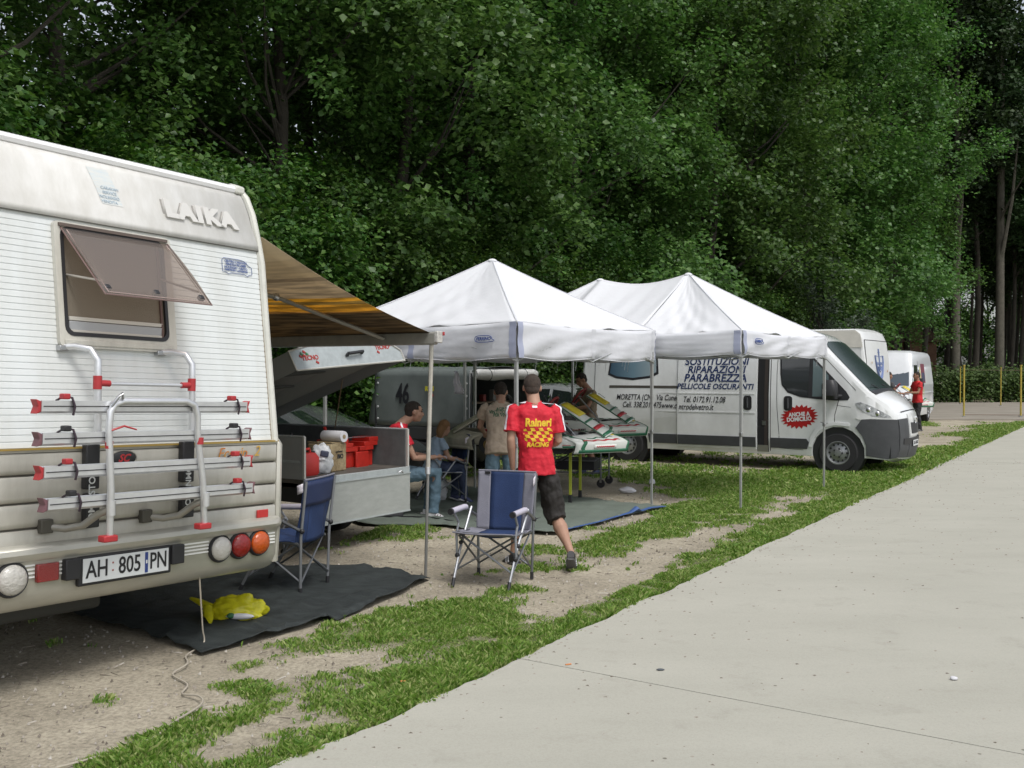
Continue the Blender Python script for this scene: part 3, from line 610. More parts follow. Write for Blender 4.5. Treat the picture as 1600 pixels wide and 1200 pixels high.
    rp2 = n.nodes.new('ShaderNodeValToRGB'); L.new(nzz.outputs['Fac'], rp2.inputs[0]); rp2.color_ramp.elements[0].position = .42; rp2.color_ramp.elements[0].color = (.55, .5, .45, 1); rp2.color_ramp.elements[1].position = .6; rp2.color_ramp.elements[1].color = (1.5, 1.4, 1.2, 1)
    mm = n.nodes.new('ShaderNodeMixRGB'); mm.blend_type = 'MULTIPLY'; gt = n.nodes.new('ShaderNodeMath'); gt.operation = 'MULTIPLY_ADD'; gt.inputs[1].default_value = 1.0; gt.inputs[2].default_value = -.05; L.new(mr.outputs[0], gt.inputs[0]); L.new(gt.outputs[0], mm.inputs[0]); L.new(rp.outputs[0], mm.inputs[1]); L.new(rp2.outputs[0], mm.inputs[2])
    L.new(mm.outputs[0], b.inputs['Base Color']); tt = n.nodes.new('ShaderNodeBsdfTranslucent'); L.new(mm.outputs[0], tt.inputs[0]); mx = n.nodes.new('ShaderNodeMixShader'); mx.inputs[0].default_value = .62
    L.new(b.outputs[0], mx.inputs[1]); L.new(tt.outputs[0], mx.inputs[2]); L.new(mx.outputs[0], n.nodes['Material Output'].inputs[0])
    def awf(u_, v_):
        y = .19 + .02 * u_ + v_ * 3.6; x = 1.10 + u_ * 1.90; z = 2.71 - u_ * .54 - .05 * math.sin(math.pi * u_) * (.5 + .5 * math.cos(6 * v_)); return (x, y, z)
    aw = MB().grid(awf, 14, 20).build('awning', AW, r, smooth=80, solid=.003)
    AR = mat('awning_rail', (.36, .35, .31), .45, .3, var=.2)
    MB().prism([(2.985, 2.075), (2.985, 2.17), (3.03, 2.185), (3.05, 2.13), (3.03, 2.07)], .15, 3.85, 'y').build('lead_rail', AR, aw, bevel=.006)
    MB().box((3.02, .135, 2.135), (.075, .04, .10)).build('rail_end_cap', mat('cap_white', (.6, .58, .54), .5, var=.4, vscale=40), aw, bevel=.008)
    MB().box((3.06, .12, 2.165), (.02, .03, .03)).build('red_marker', RED, aw, bevel=.003)
    for y in (.75,):
        MB().tube([(1.12, y + .5, 2.55), (1.9, y + .15, 2.40), (2.96, y - .05, 2.13)], [(.028, .018)] * 3, 8).build('folding_arm', AR, aw, smooth=50)
        MB().ball((1.9, y + .15, 2.40), .032, 10, 8).build('arm_elbow', STEEL, aw)
    MB().tube([(1.12, 3.6, 2.5), (2.0, 3.2, 2.38), (2.96, 3.3, 2.12)], [(.028, .018)] * 3, 8).build('folding_arm', AR, aw, smooth=50)
    MB().prism([(1.08, 2.66), (1.08, 2.78), (1.16, 2.79), (1.19, 2.74), (1.17, 2.67)], .75, 4.1, 'y').build('awning_case', TRIM, aw, bevel=.01)
    for y in (.265, 3.5):
        fz = .098 if y < 1 else .1
        MB().tube([(3.03, y - .05 if y < 1 else y, 2.10), (3.05, y - .02 if y < 1 else y, 1.0)], .019, 8).build('awning_leg', mat('leg_cream_alu', (.60, .57, .50), .45, .4, var=.25, vscale=12), aw)
        MB().tube([(3.05, y - .02 if y < 1 else y, 1.02), (3.07, y if y < 1 else y, fz)], .013, 8).build('lower_leg', mat('leg_grey', (.34, .34, .33), .4, .7), aw)
        MB().tube([(3.048, y - .02 if y < 1 else y, .97), (3.048, y - .02 if y < 1 else y, 1.03)], .023, 10).build('leg_collar', ALU, aw)
    return r
motorhome = make_motorhome()
# ---------------------------------------------------------------- trees
BARK = mat('bark', (.06, .052, .04), .9, var=.5, vscale=5, bump=.9, bscale=18, streak=(1, 1, .25))
LEAF = leaf_mat('poplar_leaf', (.034, .086, .018), (.062, .135, .030), (.115, .205, .055), .45, .32)
LEAFD = leaf_mat('poplar_leaf_shade_tone', (.014, .034, .010), (.024, .052, .014), (.042, .075, .024), .6, .2)  # darker copy of the poplar leaf: the far wood's shade put into the colour
LEAF2 = leaf_mat('bush_leaf', (.020, .060, .010), (.042, .10, .016), (.085, .15, .03), .5, .25)
LEAF3 = leaf_mat('grey_green_leaf', (.045, .07, .045), (.07, .10, .065), (.10, .13, .09), .6, .2)
def leaves_np(C, Dn, size, per, spread, droop, g):
    """C cluster centres, Dn cluster directions; returns kite leaves folded along the rib"""
    m = len(C) * per; c = np.repeat(C, per, 0); d = np.repeat(Dn, per, 0)
    t = g.uniform(-1, 1, m)[:, None]
    p = c + d * t * spread[0] + g.normal(0, 1, (m, 3)) * spread[1]
    p[:, 2] -= droop * np.abs(t[:, 0]) ** 1.5
    nrm = g.normal(0, .42, (m, 3)); nrm[:, 2] += .75; nrm += d * .35; nrm /= np.linalg.norm(nrm, axis=1)[:, None]
    a = g.normal(0, 1, (m, 3)); a[:, 2] -= .5; a -= nrm * np.sum(a * nrm, 1)[:, None]; a /= np.linalg.norm(a, axis=1)[:, None] + 1e-9
    b = np.cross(nrm, a); s = size * g.uniform(.6, 1.3, m)[:, None]
    p0 = p; p2 = p + a * s; p1 = p + a * s * .38 + b * s * .46 + nrm * s * .12; p3 = p + a * s * .38 - b * s * .46 + nrm * s * .12
    V = np.stack([p0, p1, p2, p3], 1).reshape(-1, 3); i = np.arange(m) * 4
    F = np.stack([np.stack([i, i + 1, i + 2], 1), np.stack([i, i + 2, i + 3], 1)], 1).reshape(-1, 3); return V, F
def crown_mesh(name, z0, z1, rad, ncl, per, size, lm, seed, low=.75, spread=(.42, .16), droop=.3, hollow=.3, lobe=1.0):
    g = np.random.default_rng(seed); n = ncl
    nl_ = max(20, n // 8); hl = g.uniform(0, 1, nl_) ** .9; tl = g.uniform(0, 2 * np.pi, nl_); li = g.integers(0, nl_, n)
    h = hl[li]; th = tl[li]
    prof = low + (1 - low) * np.sin(np.pi * np.clip(h * 1.1 + .05, 0, 1)); prof *= np.where(h > .72, np.sqrt(np.clip(1 - ((h - .72) / .3) ** 2, .03, 1)), 1)
    ph = g.uniform(0, 6.28, 6)
    wob = 1 + .24 * np.sin(3 * th + ph[0] + 5 * h) + .18 * np.sin(5 * th + 9 * h + ph[1]) + .16 * np.sin(17 * h + ph[2] + 2 * th)
    lr = (hollow + (1 - hollow) * g.uniform(0, 1, nl_) ** .5)[li]; rr_ = rad * prof * wob * lr
    C = np.stack([rr_ * np.cos(th), rr_ * np.sin(th), z0 + h * (z1 - z0)], 1)
    q = g.normal(0, 1, (n, 3)); q[:, 2] = np.abs(q[:, 2]) * .9 - .25; q /= np.linalg.norm(q, axis=1)[:, None]
    R_l = (lobe * g.uniform(.65, 1.25, nl_))[li]; C += q * (R_l * g.uniform(.35, 1, n) ** .5)[:, None]; C[:, 2] = np.maximum(C[:, 2], z0)
    D = np.stack([np.cos(th), np.sin(th), g.uniform(-.35, .5, n)], 1) * .6 + q; D /= np.linalg.norm(D, axis=1)[:, None]
    V, F = leaves_np(C, D, size, per, spread, droop, g)
    me = mesh_np(name, V, F, lm); md = me.data; bpy.data.objects.remove(me)
    return md, C, D
def trunk_mesh(name, h, r0, C, D, seed, nl=26, z0=2.0, fork=False):
    g = random.Random(seed); m = MB(); n = 9
    path = [Vector((.18 * math.sin(i * .9 + seed), .18 * math.cos(i * .7 + seed), h * i / n)) - Vector((.18 * math.sin(seed), .18 * math.cos(seed), 0)) for i in range(n + 1)]
    m.tube(path, [r0 * (1.25 if i == 0 else 1) * (1 - .88 * i / n) + .01 for i in range(n + 1)], 10)
    idx = g.sample(range(len(C)), min(nl, len(C)))
    for i in idx:
        c = Vector(C[i]); z = max(z0, c.z - 1.2 - .5 * c.xy.length)
        if z > h * .97: continue
        k = z / h * n; a = path[int(k)].lerp(path[min(n, int(k) + 1)], k - int(k)); mid = a.lerp(c, .5) + Vector((0, 0, -.25 * (c - a).length * .3)) + Vector((g.uniform(-.15, .15), g.uniform(-.15, .15), 0))
        rb = .012 + .016 * (1 - z / h) * min(2, c.xy.length) ; m.tube([a, mid, c], [rb * 1.6, rb, .008], 5, caps=False)
    o = m.build(name, BARK, smooth=60, flip=False); md = o.data; bpy.data.objects.remove(o); return md
VAR = []
for i, (z0, z1, rad, ncl, per, size, low) in enumerate([(1.6, 17, 3.3, 880, 70, .122, .85), (2.2, 20, 3.0, 880, 70, .122, .8), (1.2, 15, 3.5, 880, 70, .128, .9), (3.0, 22, 2.9, 860, 70, .122, .75)]):
    md, C, D = crown_mesh('crown', z0, z1, rad, ncl, per, size, LEAF, 40 + i, low)
    VAR.append((md, trunk_mesh('trunk', z1 * .93, .19, C, D, i + 1), z1))
bm_, C, D = crown_mesh('crown', .1, 4.8, 1.5, 420, 72, .085, LEAF2, 77, .9, (.26, .13), .12, .3, .55); BUSH = (bm_, trunk_mesh('stem', 3.8, .07, C, D, 9, 24, .3), 4.8)
bm_, C, D = crown_mesh('crown', .3, 6.0, 1.4, 300, 72, .08, LEAF3, 78, .8, (.26, .13), .2, .3, .5); GREY = (bm_, trunk_mesh('stem', 5.0, .08, C, D, 10, 24, .3), 6.0)
# tall bare-stemmed wood far behind: crown only high up
FARV = []
for i in range(2):
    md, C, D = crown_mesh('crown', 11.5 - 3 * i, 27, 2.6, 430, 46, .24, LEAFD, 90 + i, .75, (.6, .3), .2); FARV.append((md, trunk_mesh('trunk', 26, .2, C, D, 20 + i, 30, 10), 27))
tree_no = [0]
def plant(var, x, y, s, label, group, cat='tree', name='poplar_tree', kids=('trunk', 'crown'), sz=None):
    md, tm, h = var; tree_no[0] += 1
    t = empty(name, (x, y, -.05), random.uniform(0, 6.28), label, cat, group); t.scale = (s, s, sz or s); (t.__setitem__('label', label) if label else None)
    a = place(bpy.data.objects.new(kids[0], tm), t); c = place(bpy.data.objects.new(kids[1], md), t); c['kind'] = 'stuff'
    return t
# front row, parallel to the road; u along the road, v away from it
front = [(-1.5, 15.6, 2, 1.0), (2.6, 16.2, 0, 1.0), (6.6, 15.4, 1, .95), (10.4, 16.3, 3, .95), (14.0, 15.4, 0, 1.0), (17.6, 15.0, 2, 1.08), (21.3, 15.2, 1, 1.05), (25.2, 14.6, 0, 1.15), (29.4, 14.9, 3, 1.1), (33.6, 14.3, 2, 1.25), (38.2, 14.6, 1, 1.2), (42.8, 14.0, 0, 1.35), (47.5, 14.3, 2, 1.45), (52.4, 13.6, 1, 1.3), (56.2, 13.4, 3, 1.12)]
where = ['above the left end of the motorhome', 'behind the motorhome roof', 'behind the motorhome awning', 'behind the awning edge, left of the first tent peak', 'behind the first tent peak', 'between the first and second tent peaks', 'behind the middle tent peak', 'behind the right tent peak', 'above the lettered van', 'above the cab of the lettered van', 'behind the second motorhome', 'above the second motorhome', 'left of the far white van roof', 'behind the far white van', 'at the far end of the front row', 'last in the front row beside the dark wood']
for i, (u, v, k, s) in enumerate(front):
    x, y = XY(u, v); plant(VAR[k], x, y, s, 'tall leafy poplar ' + where[i], 'poplars lining the parking strip')
# rows behind that close the wood
for i, (u, v) in enumerate([(uu + random.uniform(-.8, .8), vv + random.uniform(-.6, .6)) for vv, st, off in ((20.5, 4.6, 1.5), (26, 5.2, 3.5), (32, 6.0, 0)) for uu in np.arange(-5 + off, 70, st)]):
    x, y = XY(u, v)
    if abs(x) > y * .56 + 7 or x > .43 * y or (x < -.22 * y and v > 22) or (x < -.3 * y and i % 2): continue
    plant(VAR[i % 4], x, y, random.uniform(1.05, 1.3), 'tall dark poplar standing in the rows behind the front trees', 'poplars in the rows behind', name='poplar_tree')
# understorey bushes
bl = ['low over the left of the motorhome roof', 'over the motorhome roof corner', 'behind the awning', 'between the trailer lid and the tarpaulin trailer', 'behind the tarpaulin trailer', 'behind the first tent', 'in the gap left of the lettered van', 'between the tents and the van roof', 'behind the lettered van', 'behind the cab of the lettered van', 'behind the second motorhome']
for i, (u, v, s) in enumerate([(-1.0, 13.6, 1.15), (2.4, 13.3, 1.2), (6.2, 13.6, 1.1), (9.4, 13.0, 1.05), (12.6, 13.4, 1.05), (15.8, 13.0, .95), (19, 13.2, 1.0), (22.4, 13.0, 1.0), (26, 12.9, 1.05), (30, 12.8, 1.0), (35, 12.6, 1.1)]):
    x, y = XY(u, v); plant(BUSH, x, y, s, 'dense green bush ' + bl[i], 'bushes under the poplars', 'bush', 'leafy_bush', ('stem', 'crown'))
for i, (u, v, s) in enumerate([(0.8, 14.9, 1.3), (4.4, 14.8, 1.3), (7.8, 14.9, 1.35), (11, 14.8, 1.2), (14.4, 15.0, 1.2), (17.5, 14.6, 1.1), (21, 15, 1.1), (24.4, 14.6, 1.1)]):
    x, y = XY(u, v); plant(BUSH, x, y, s, 'dark bush in the second line of undergrowth below the poplar trunks', 'second line of bushes', 'bush', 'leafy_bush', ('stem', 'crown'))
x, y = XY(38.5, 11.6); plant(GREY, x, y, 1.0, 'rounded grey-green willow bush behind the second motorhome', None, 'bush', 'willow_bush', ('stem', 'crown'))
# far wood at the right with bare stems
MAINF = (FARV[0][0], None, 27); tb = MB(); tb.tube([(.0, 0, 0), (.05, 0, 5), (-.1, .1, 11), (.1, 0, 18), (0, 0, 26)], [.28, .23, .20, .14, .03], 12); tb.tube([(-.05, .05, 7.5), (.9, .1, 11), (1.5, .1, 15)], [.12, .09, .03], 6)
for k in range(9): a_ = k * 2.4; z_ = 10 + k * 1.5; tb.tube([(0, 0, z_), (1.1 * math.cos(a_), 1.1 * math.sin(a_), z_ + 1.3), (2.2 * math.cos(a_), 2.2 * math.sin(a_), z_ + 2.2)], [.07, .05, .01], 5)
o_ = tb.build('trunk', mat('pale_bark', (.10, .092, .07), .9, var=.4, vscale=4, bump=.8, bscale=12), smooth=60); bigt = o_.data; bpy.data.objects.remove(o_)
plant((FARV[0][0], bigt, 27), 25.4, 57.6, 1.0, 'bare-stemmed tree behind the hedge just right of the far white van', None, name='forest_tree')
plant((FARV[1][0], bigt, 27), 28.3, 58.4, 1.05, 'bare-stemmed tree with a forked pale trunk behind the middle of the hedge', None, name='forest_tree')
gf_ = random.Random(3); cnt = 0
for row, (yy, st) in enumerate(((61.5, 2.9), (65, 3.0), (69, 3.2), (73.5, 3.4), (78, 3.6), (83, 4.0), (89, 4.4), (96, 5), (104, 5.5))):
    x0 = .40 * yy - 4
    while x0 < .62 * yy + 8:
        x = x0 + gf_.uniform(-.9, .9); y = yy + gf_.uniform(-1.3, 1.3); s_ = gf_.uniform(.9, 1.12) * (.82 if x > .475 * y else 1)
        near = row < 2
        lab = 'tall bare-stemmed tree standing in the dark far wood'
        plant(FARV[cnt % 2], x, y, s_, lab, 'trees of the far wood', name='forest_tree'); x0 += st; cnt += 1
for i, (x, y) in enumerate([(-70 + 10 * k, 122 + 4 * (k % 3)) for k in range(20)]):
    plant(BUSH, x, y, 3.4, 'dark bushy thicket far behind the wood', 'thickets closing the wood', 'bush', 'thicket', ('stem', 'crown'))
# clipped hedge along the crossing road: countable lumps do not show, one hedge
g = np.random.default_rng(5); m_ = 4200
P = np.stack([g.uniform(17, 62, m_), 56.4 + g.uniform(-.9, .9, m_) + .1 * 0, .1 + g.uniform(0, 1, m_) * 1.75], 1); P[:, 1] += .12 * (P[:, 0] - 24); P[:, 2] += .15 * np.sin(P[:, 0] * 1.7)
D = np.tile(np.array([[0., -1., .3]]), (m_, 1)); V, F = leaves_np(P, D, .15, 14, (.2, .22), .05, g)
tag(mesh_np('hedge', V, F, leaf_mat('hedge_leaf', (.03, .06, .012), (.05, .09, .02), (.08, .13, .03), .6, .2)), 'long clipped green hedge along the far side of the crossing road', 'hedge', kind='stuff')
# brick hut seen between the stems
hut = empty('brick_hut', (26.5, 72, 0), R(12), 'low brown brick hut between the stems behind the far white van', 'hut')
MB().box((0, 0, 1.9), (6, 4, 3.8)).build('wall', mat('brick_brown', (.20, .11, .07), .9, var=.3, vscale=4), hut, smooth=0)
MB().prism([(-2.4, 3.8), (0, 5.2), (2.4, 3.8)], -3.3, 3.3, 'x').build('roof', mat('roof_brown', (.16, .10, .07), .9, var=.3), hut, smooth=0)
MB().box((.9, -2.02, 1.9), (1.1, .06, 1.3)).build('window', BLACK, hut, smooth=0)
# yellow goal-like posts of the netting along the crossing road
YP = mat('yellow_post', (.42, .33, .05), .5, var=.2)
for i, (x, y, h) in enumerate([(17.14, 38.1, 1.95), (19.3, 38.1, 1.95), (23.56, 52.8, 1.95), (24.28, 49.9, 1.9)]):
    p = empty('yellow_post', (x, y, 0), 0, ['slim yellow post beside the far white van, nearer of the pair', 'slim yellow post at the right edge by the road', 'slim yellow post just behind the one beside the van', 'slim yellow post against the middle of the far hedge'][i], 'post', 'yellow posts by the crossing road')
    MB().tube([(0, 0, 0), (0, 0, h)], .035 if i < 2 else .03, 8).build('pole', YP, p)
    MB().tube([(0, 0, h), (0, 0, h + .04)], .05, 8).build('cap', YP, p); MB().tube([(0, 0, 0), (0, 0, .06)], .08, 8).build('foot', STEEL, p)
tag(MB().tube([(17.14, 38.1, .1), (19.3, 38.1, .09), (23, 37.7, .1)], .012, 5).tube([(17.14, 38.1, 1.8), (19.3, 38.1, 1.78), (23, 37.7, 1.8)], .006, 5).build('barrier_wire', mat('wire_rust', (.12, .08, .05), .7)), 'thin rusty wires strung between the yellow posts', 'wire')
# ---------------------------------------------------------------- vehicle shells
def norm2(prof, i, closed=True):
    n = len(prof); a = Vector(prof[i - 1][:2]); b = Vector(prof[(i + 1) % n][:2])
    t = (b - a).normalized(); return Vector((t.y, -t.x))       # outline runs clockwise seen from +x: outward normal
class Shell:
    """profile: [(y, z, r)] outline of the side, hw(y,z): half width, bul(y,z): how far the middle bulges outward"""
    def __init__(s, prof, hw, bul=lambda y, z: 0):
        s.p = prof; s.hw = hw; s.bul = bul
        A_ = sum(prof[i][0] * prof[(i + 1) % len(prof)][1] - prof[(i + 1) % len(prof)][0] * prof[i][1] for i in range(len(prof)))
        s.sg = 1 if A_ > 0 else -1                       # + counter-clockwise in (y,z)
    def nrm(s, i):
        n = norm2(s.p, i); return n * s.sg
    def body(s, name, m, parent, cy=(), cz=(), nx=10):
        bm = bmesh.new(); P = s.p; n = len(P)
        ring = [[], [], []]
        for i, (y, z, r) in enumerate(P):
            nv = s.nrm(i)
            for k, f in enumerate((0, .3, 1.0)):
                q = Vector((y, z)) - nv * r * f; ring[k].append(q)
        # side face cut into strips, x from hw
        vs = [bm.verts.new((0, q.x, q.y)) for q in ring[2]]; bm.faces.new(vs)
        for c in cy: bmesh.ops.bisect_plane(bm, geom=bm.verts[:] + bm.edges[:] + bm.faces[:], plane_co=(0, c, 0), plane_no=(0, 1, 0))
        for c in cz: bmesh.ops.bisect_plane(bm, geom=bm.verts[:] + bm.edges[:] + bm.faces[:], plane_co=(0, 0, c), plane_no=(0, 0, 1))
        bm.verts.index_update(); SV = [v.co.copy() for v in bm.verts]; SF = [[v.index for v in f.verts] for f in bm.faces]; bm.free()
        mb = MB()
        for sg in (1, -1):
            mb.add([(sg * s.hw(v.y, v.z), v.y, v.z) for v in SV], SF if sg > 0 else [f[::-1] for f in SF])
        base = len(mb.v); vs = []; seq = []
        for sg in (1, -1):
            row = []
            for k, ins in ((2, 0), (1, .3), (0, 1.0)):
                row.append((sg, k, ins))
            seq.append(row)
        cols = [(1, 2, 0), (1, 1, .3), (1, 0, 1.0)] + [('m', u) for u in np.linspace(1, -1, nx + 1)[1:-1]] + [(-1, 0, 1.0), (-1, 1, .3), (-1, 2, 0)]
        for i, (y, z, r) in enumerate(P):
            nv = s.nrm(i); w0 = s.hw(y, z) - r
            for c in cols:
                if c[0] == 'm':
                    b_ = s.bul(y, z) * (1 - c[1] ** 2); vs.append((w0 * c[1], y + nv.x * b_, z + nv.y * b_))
                else:
                    q = ring[c[1]][i]; vs.append((c[0] * (s.hw(q.x, q.y) - r * c[2]), q.x, q.y))
        k = len(cols); fs = []
        for i in range(n):
            j = (i + 1) % n
            for c in range(k - 1): fs.append((i * k + c, i * k + c + 1, j * k + c + 1, j * k + c))
        mb.add(vs, fs)
        o = mb.build(name, m, parent, smooth=0)
        bm = bmesh.new(); bm.from_mesh(o.data); bmesh.ops.remove_doubles(bm, verts=bm.verts, dist=.0008); bmesh.ops.recalc_face_normals(bm, faces=bm.faces); bm.to_mesh(o.data); bm.free()
        o.data.polygons.foreach_set('use_smooth', [True] * len(o.data.polygons)); o.data.set_sharp_from_angle(angle=R(28)); return o
    def patch(s, name, out, m, parent, side=1, eps=.004, th=.004, smooth=30, cuts=(), cuty=()):
        """plate following the side of the body; out = [(y,z)]"""
        bm = bmesh.new(); vs = [bm.verts.new((0, a, b)) for a, b in out]; bm.faces.new(vs)
        for c in cuts: bmesh.ops.bisect_plane(bm, geom=bm.verts[:] + bm.edges[:] + bm.faces[:], plane_co=(0, 0, c), plane_no=(0, 0, 1))
        for c in cuty: bmesh.ops.bisect_plane(bm, geom=bm.verts[:] + bm.edges[:] + bm.faces[:], plane_co=(0, c, 0), plane_no=(0, 1, 0))
        r = bmesh.ops.extrude_face_region(bm, geom=bm.faces[:])
        top = {v for v in r['geom'] if isinstance(v, bmesh.types.BMVert)}
        for v in bm.verts: v.co.x = side * (s.hw(v.co.y, v.co.z) + (eps if v in top else eps - th))
        bmesh.ops.recalc_face_normals(bm, faces=bm.faces)
        me = bpy.data.meshes.new(name); bm.to_mesh(me); bm.free(); me.polygons.foreach_set('use_smooth', [True] * len(me.polygons)); me.set_sharp_from_angle(angle=R(smooth)); me.materials.append(m)
        return place(bpy.data.objects.new(name, me), parent)
    def band(s, name, path, m, parent, u0=-1, u1=1, eps=.004, th=.006, nx=10, taper=None, sub=3):
        """plate following the front/top; path = [(y,z)] in profile order; u across -1..1"""
        pts = []
        for i in range(len(path) - 1):
            for k in range(sub): pts.append(Vector(path[i]).lerp(Vector(path[i + 1]), k / sub))
        pts.append(Vector(path[-1])); n = len(pts); vs = []
        for lay in (eps, eps - th):
            for i, p in enumerate(pts):
                t = (pts[min(i + 1, n - 1)] - pts[max(i - 1, 0)]).normalized(); nv = Vector((t.y, -t.x)) * s.sg
                a, b = u0, u1
                if taper: ta, tb = taper(i / (n - 1)); a, b = u0 * ta, u1 * tb
                for j in range(nx + 1):
                    u = a + (b - a) * j / nx; bl = s.bul(p.x, p.y) * (1 - u * u) + lay
                    vs.append((u * (s.hw(p.x, p.y) - .03), p.x + nv.x * bl, p.y + nv.y * bl))
        k = nx + 1; fs = []
        for l in (0, 1):
            for i in range(n - 1):
                for j in range(nx): q = l * n * k + i * k + j; fs.append((q, q + 1, q + k + 1, q + k))
        bd = [(0, j) for j in range(k)] + [(i, nx) for i in range(1, n)] + [(n - 1, j) for j in range(nx - 1, -1, -1)] + [(i, 0) for i in range(n - 2, 0, -1)]
        for a_ in range(len(bd)):
            i, j = bd[a_]; i2, j2 = bd[(a_ + 1) % len(bd)]; fs.append((i * k + j, i2 * k + j2, n * k + i2 * k + j2, n * k + i * k + j))
        return MB().add(vs, fs).build(name, m, parent, smooth=35)
def strip(pts, w):      # thin closed outline around a polyline in 2D
    L_, R_ = [], []
    for i, p in enumerate(pts):
        a = Vector(pts[max(i - 1, 0)]); b = Vector(pts[min(i + 1, len(pts) - 1)]); t = (b - a).normalized(); n = Vector((-t.y, t.x)) * w / 2; p = Vector(p)
        L_.append(tuple(p + n)); R_.append(tuple(p - n))
    return L_ + R_[::-1]
def wheel(c, r, w_, parent, side, rimr=None, cover=None):
    rimr = rimr or r * .62; x, y, z = c
    t = MB().lathe([(rimr, -w_ / 2), (r * .93, -w_ / 2), (r, -w_ * .36), (r, w_ * .36), (r * .93, w_ / 2), (rimr, w_ / 2), (rimr - .004, 0), (rimr, -w_ / 2)], c, 'x', 32, caps=False).build('wheel', RUBBER, parent, smooth=35)
    o = side * w_ / 2; rim = MB()
    rim.lathe([(rimr, o * .2), (rimr + .004, o * .98), (rimr - .015, o * 1.0), (rimr - .03, o * .75), (rimr * .78, o * .62), (rimr * .45, o * .85), (rimr * .30, o * .9), (rimr * .28, o * 1.05), (.01, o * 1.08)], c, 'x', 32)
    rm = rim.build('rim', mat('steel_rim', (.36, .37, .38), .35, .6, var=.25, vscale=12), t, smooth=35)
    hs = MB()
    for k in range(12):
        a = k * math.pi / 6; hs.lathe([(.018, 0), (.018, side * .006)], (x + o * .70, y + math.cos(a) * rimr * .72, z + math.sin(a) * rimr * .72), 'x', 8)
    for k in range(5):
        a = k * math.pi * .4; hs.lathe([(.016, 0), (.014, side * .015)], (x + o * .92, y + math.cos(a) * rimr * .36, z + math.sin(a) * rimr * .36), 'x', 6)
    hs.build('rim_holes', BLACK, rm, smooth=0)['kind'] = 'stuff'
    return t
VG = glass_mat('vehicle_glass', (.16, .19, .18)); VGD = mat('dark_window', (.012, .016, .017), .05, coat=1.0, spec=.8)
GREYP = mat('grey_bumper_plastic', (.055, .058, .062), .55, var=.25, vscale=5)
LENS = mat('headlamp_lens', (.55, .57, .58), .06, coat=1.0, var=.5, vscale=14, col2=(.15, .16, .17))
INKB = mat('navy_lettering', (.015, .03, .10), .4); INKK = mat('black_lettering', (.02, .02, .025), .4)
PWH = mat('plate_white', (.62, .64, .64), .4)
ARCH = lambda cy, r, z0=.26, n=10: [(cy + r * math.cos(a), .34 + r * math.sin(a)) for a in np.linspace(math.asin((z0 - .34) / r), math.pi - math.asin((z0 - .34) / r), n)]

# ---------------------------------------------------------------- big panel van
def panel_van_shell(nose=1.0):
    def hw(y, z):
        w_ = 1.02 - max(0, z - 1.3) * .085 - max(0, .55 - z) * .08
        if y > .25: w_ -= .26 * ((y - .25) / .75) ** 2.3
        if y < -4.7: w_ -= .10 * ((-4.7 - y) / .4) ** 2
        return max(.4, w_)
    def bul(y, z):
        if y > .54 and z < 1.36: return .085
        if y > -.45 and 1.3 < z < 2.3: return .06
        return .03 if z > 2.2 else .02
    P = [(-5.0, .34, .01), (-5.1, .42, .04), (-5.13, .7, .05), (-5.13, 1.3, .06), (-5.08, 2.2, .10), (-4.98, 2.42, .12), (-4.75, 2.51, .12), (-3, 2.54, .12), (-1.2, 2.53, .12), (-.8, 2.49, .12), (-.52, 2.40, .12), (-.36, 2.28, .10),
         (-.05, 1.96, .08), (.25, 1.66, .07), (.53, 1.385, .07), (.66, 1.30, .08), (.80, 1.20, .09), (.90, 1.09, .10), (.945, 1.0, .08), (.965, .85, .07), (.975, .6, .07), (.965, .4, .06), (.92, .27, .04), (.8, .23, .01), (.5, .26, .004)]
    P += [(y, z, .004) for y, z in ARCH(0, .45)] + [(-.6, .26, .01), (-2, .26, .01), (-3.5, .27, .01)] + [(y, z, .004) for y, z in ARCH(-4.035, .44)] + [(-4.6, .3, .01)]
    return Shell(P, hw, bul)
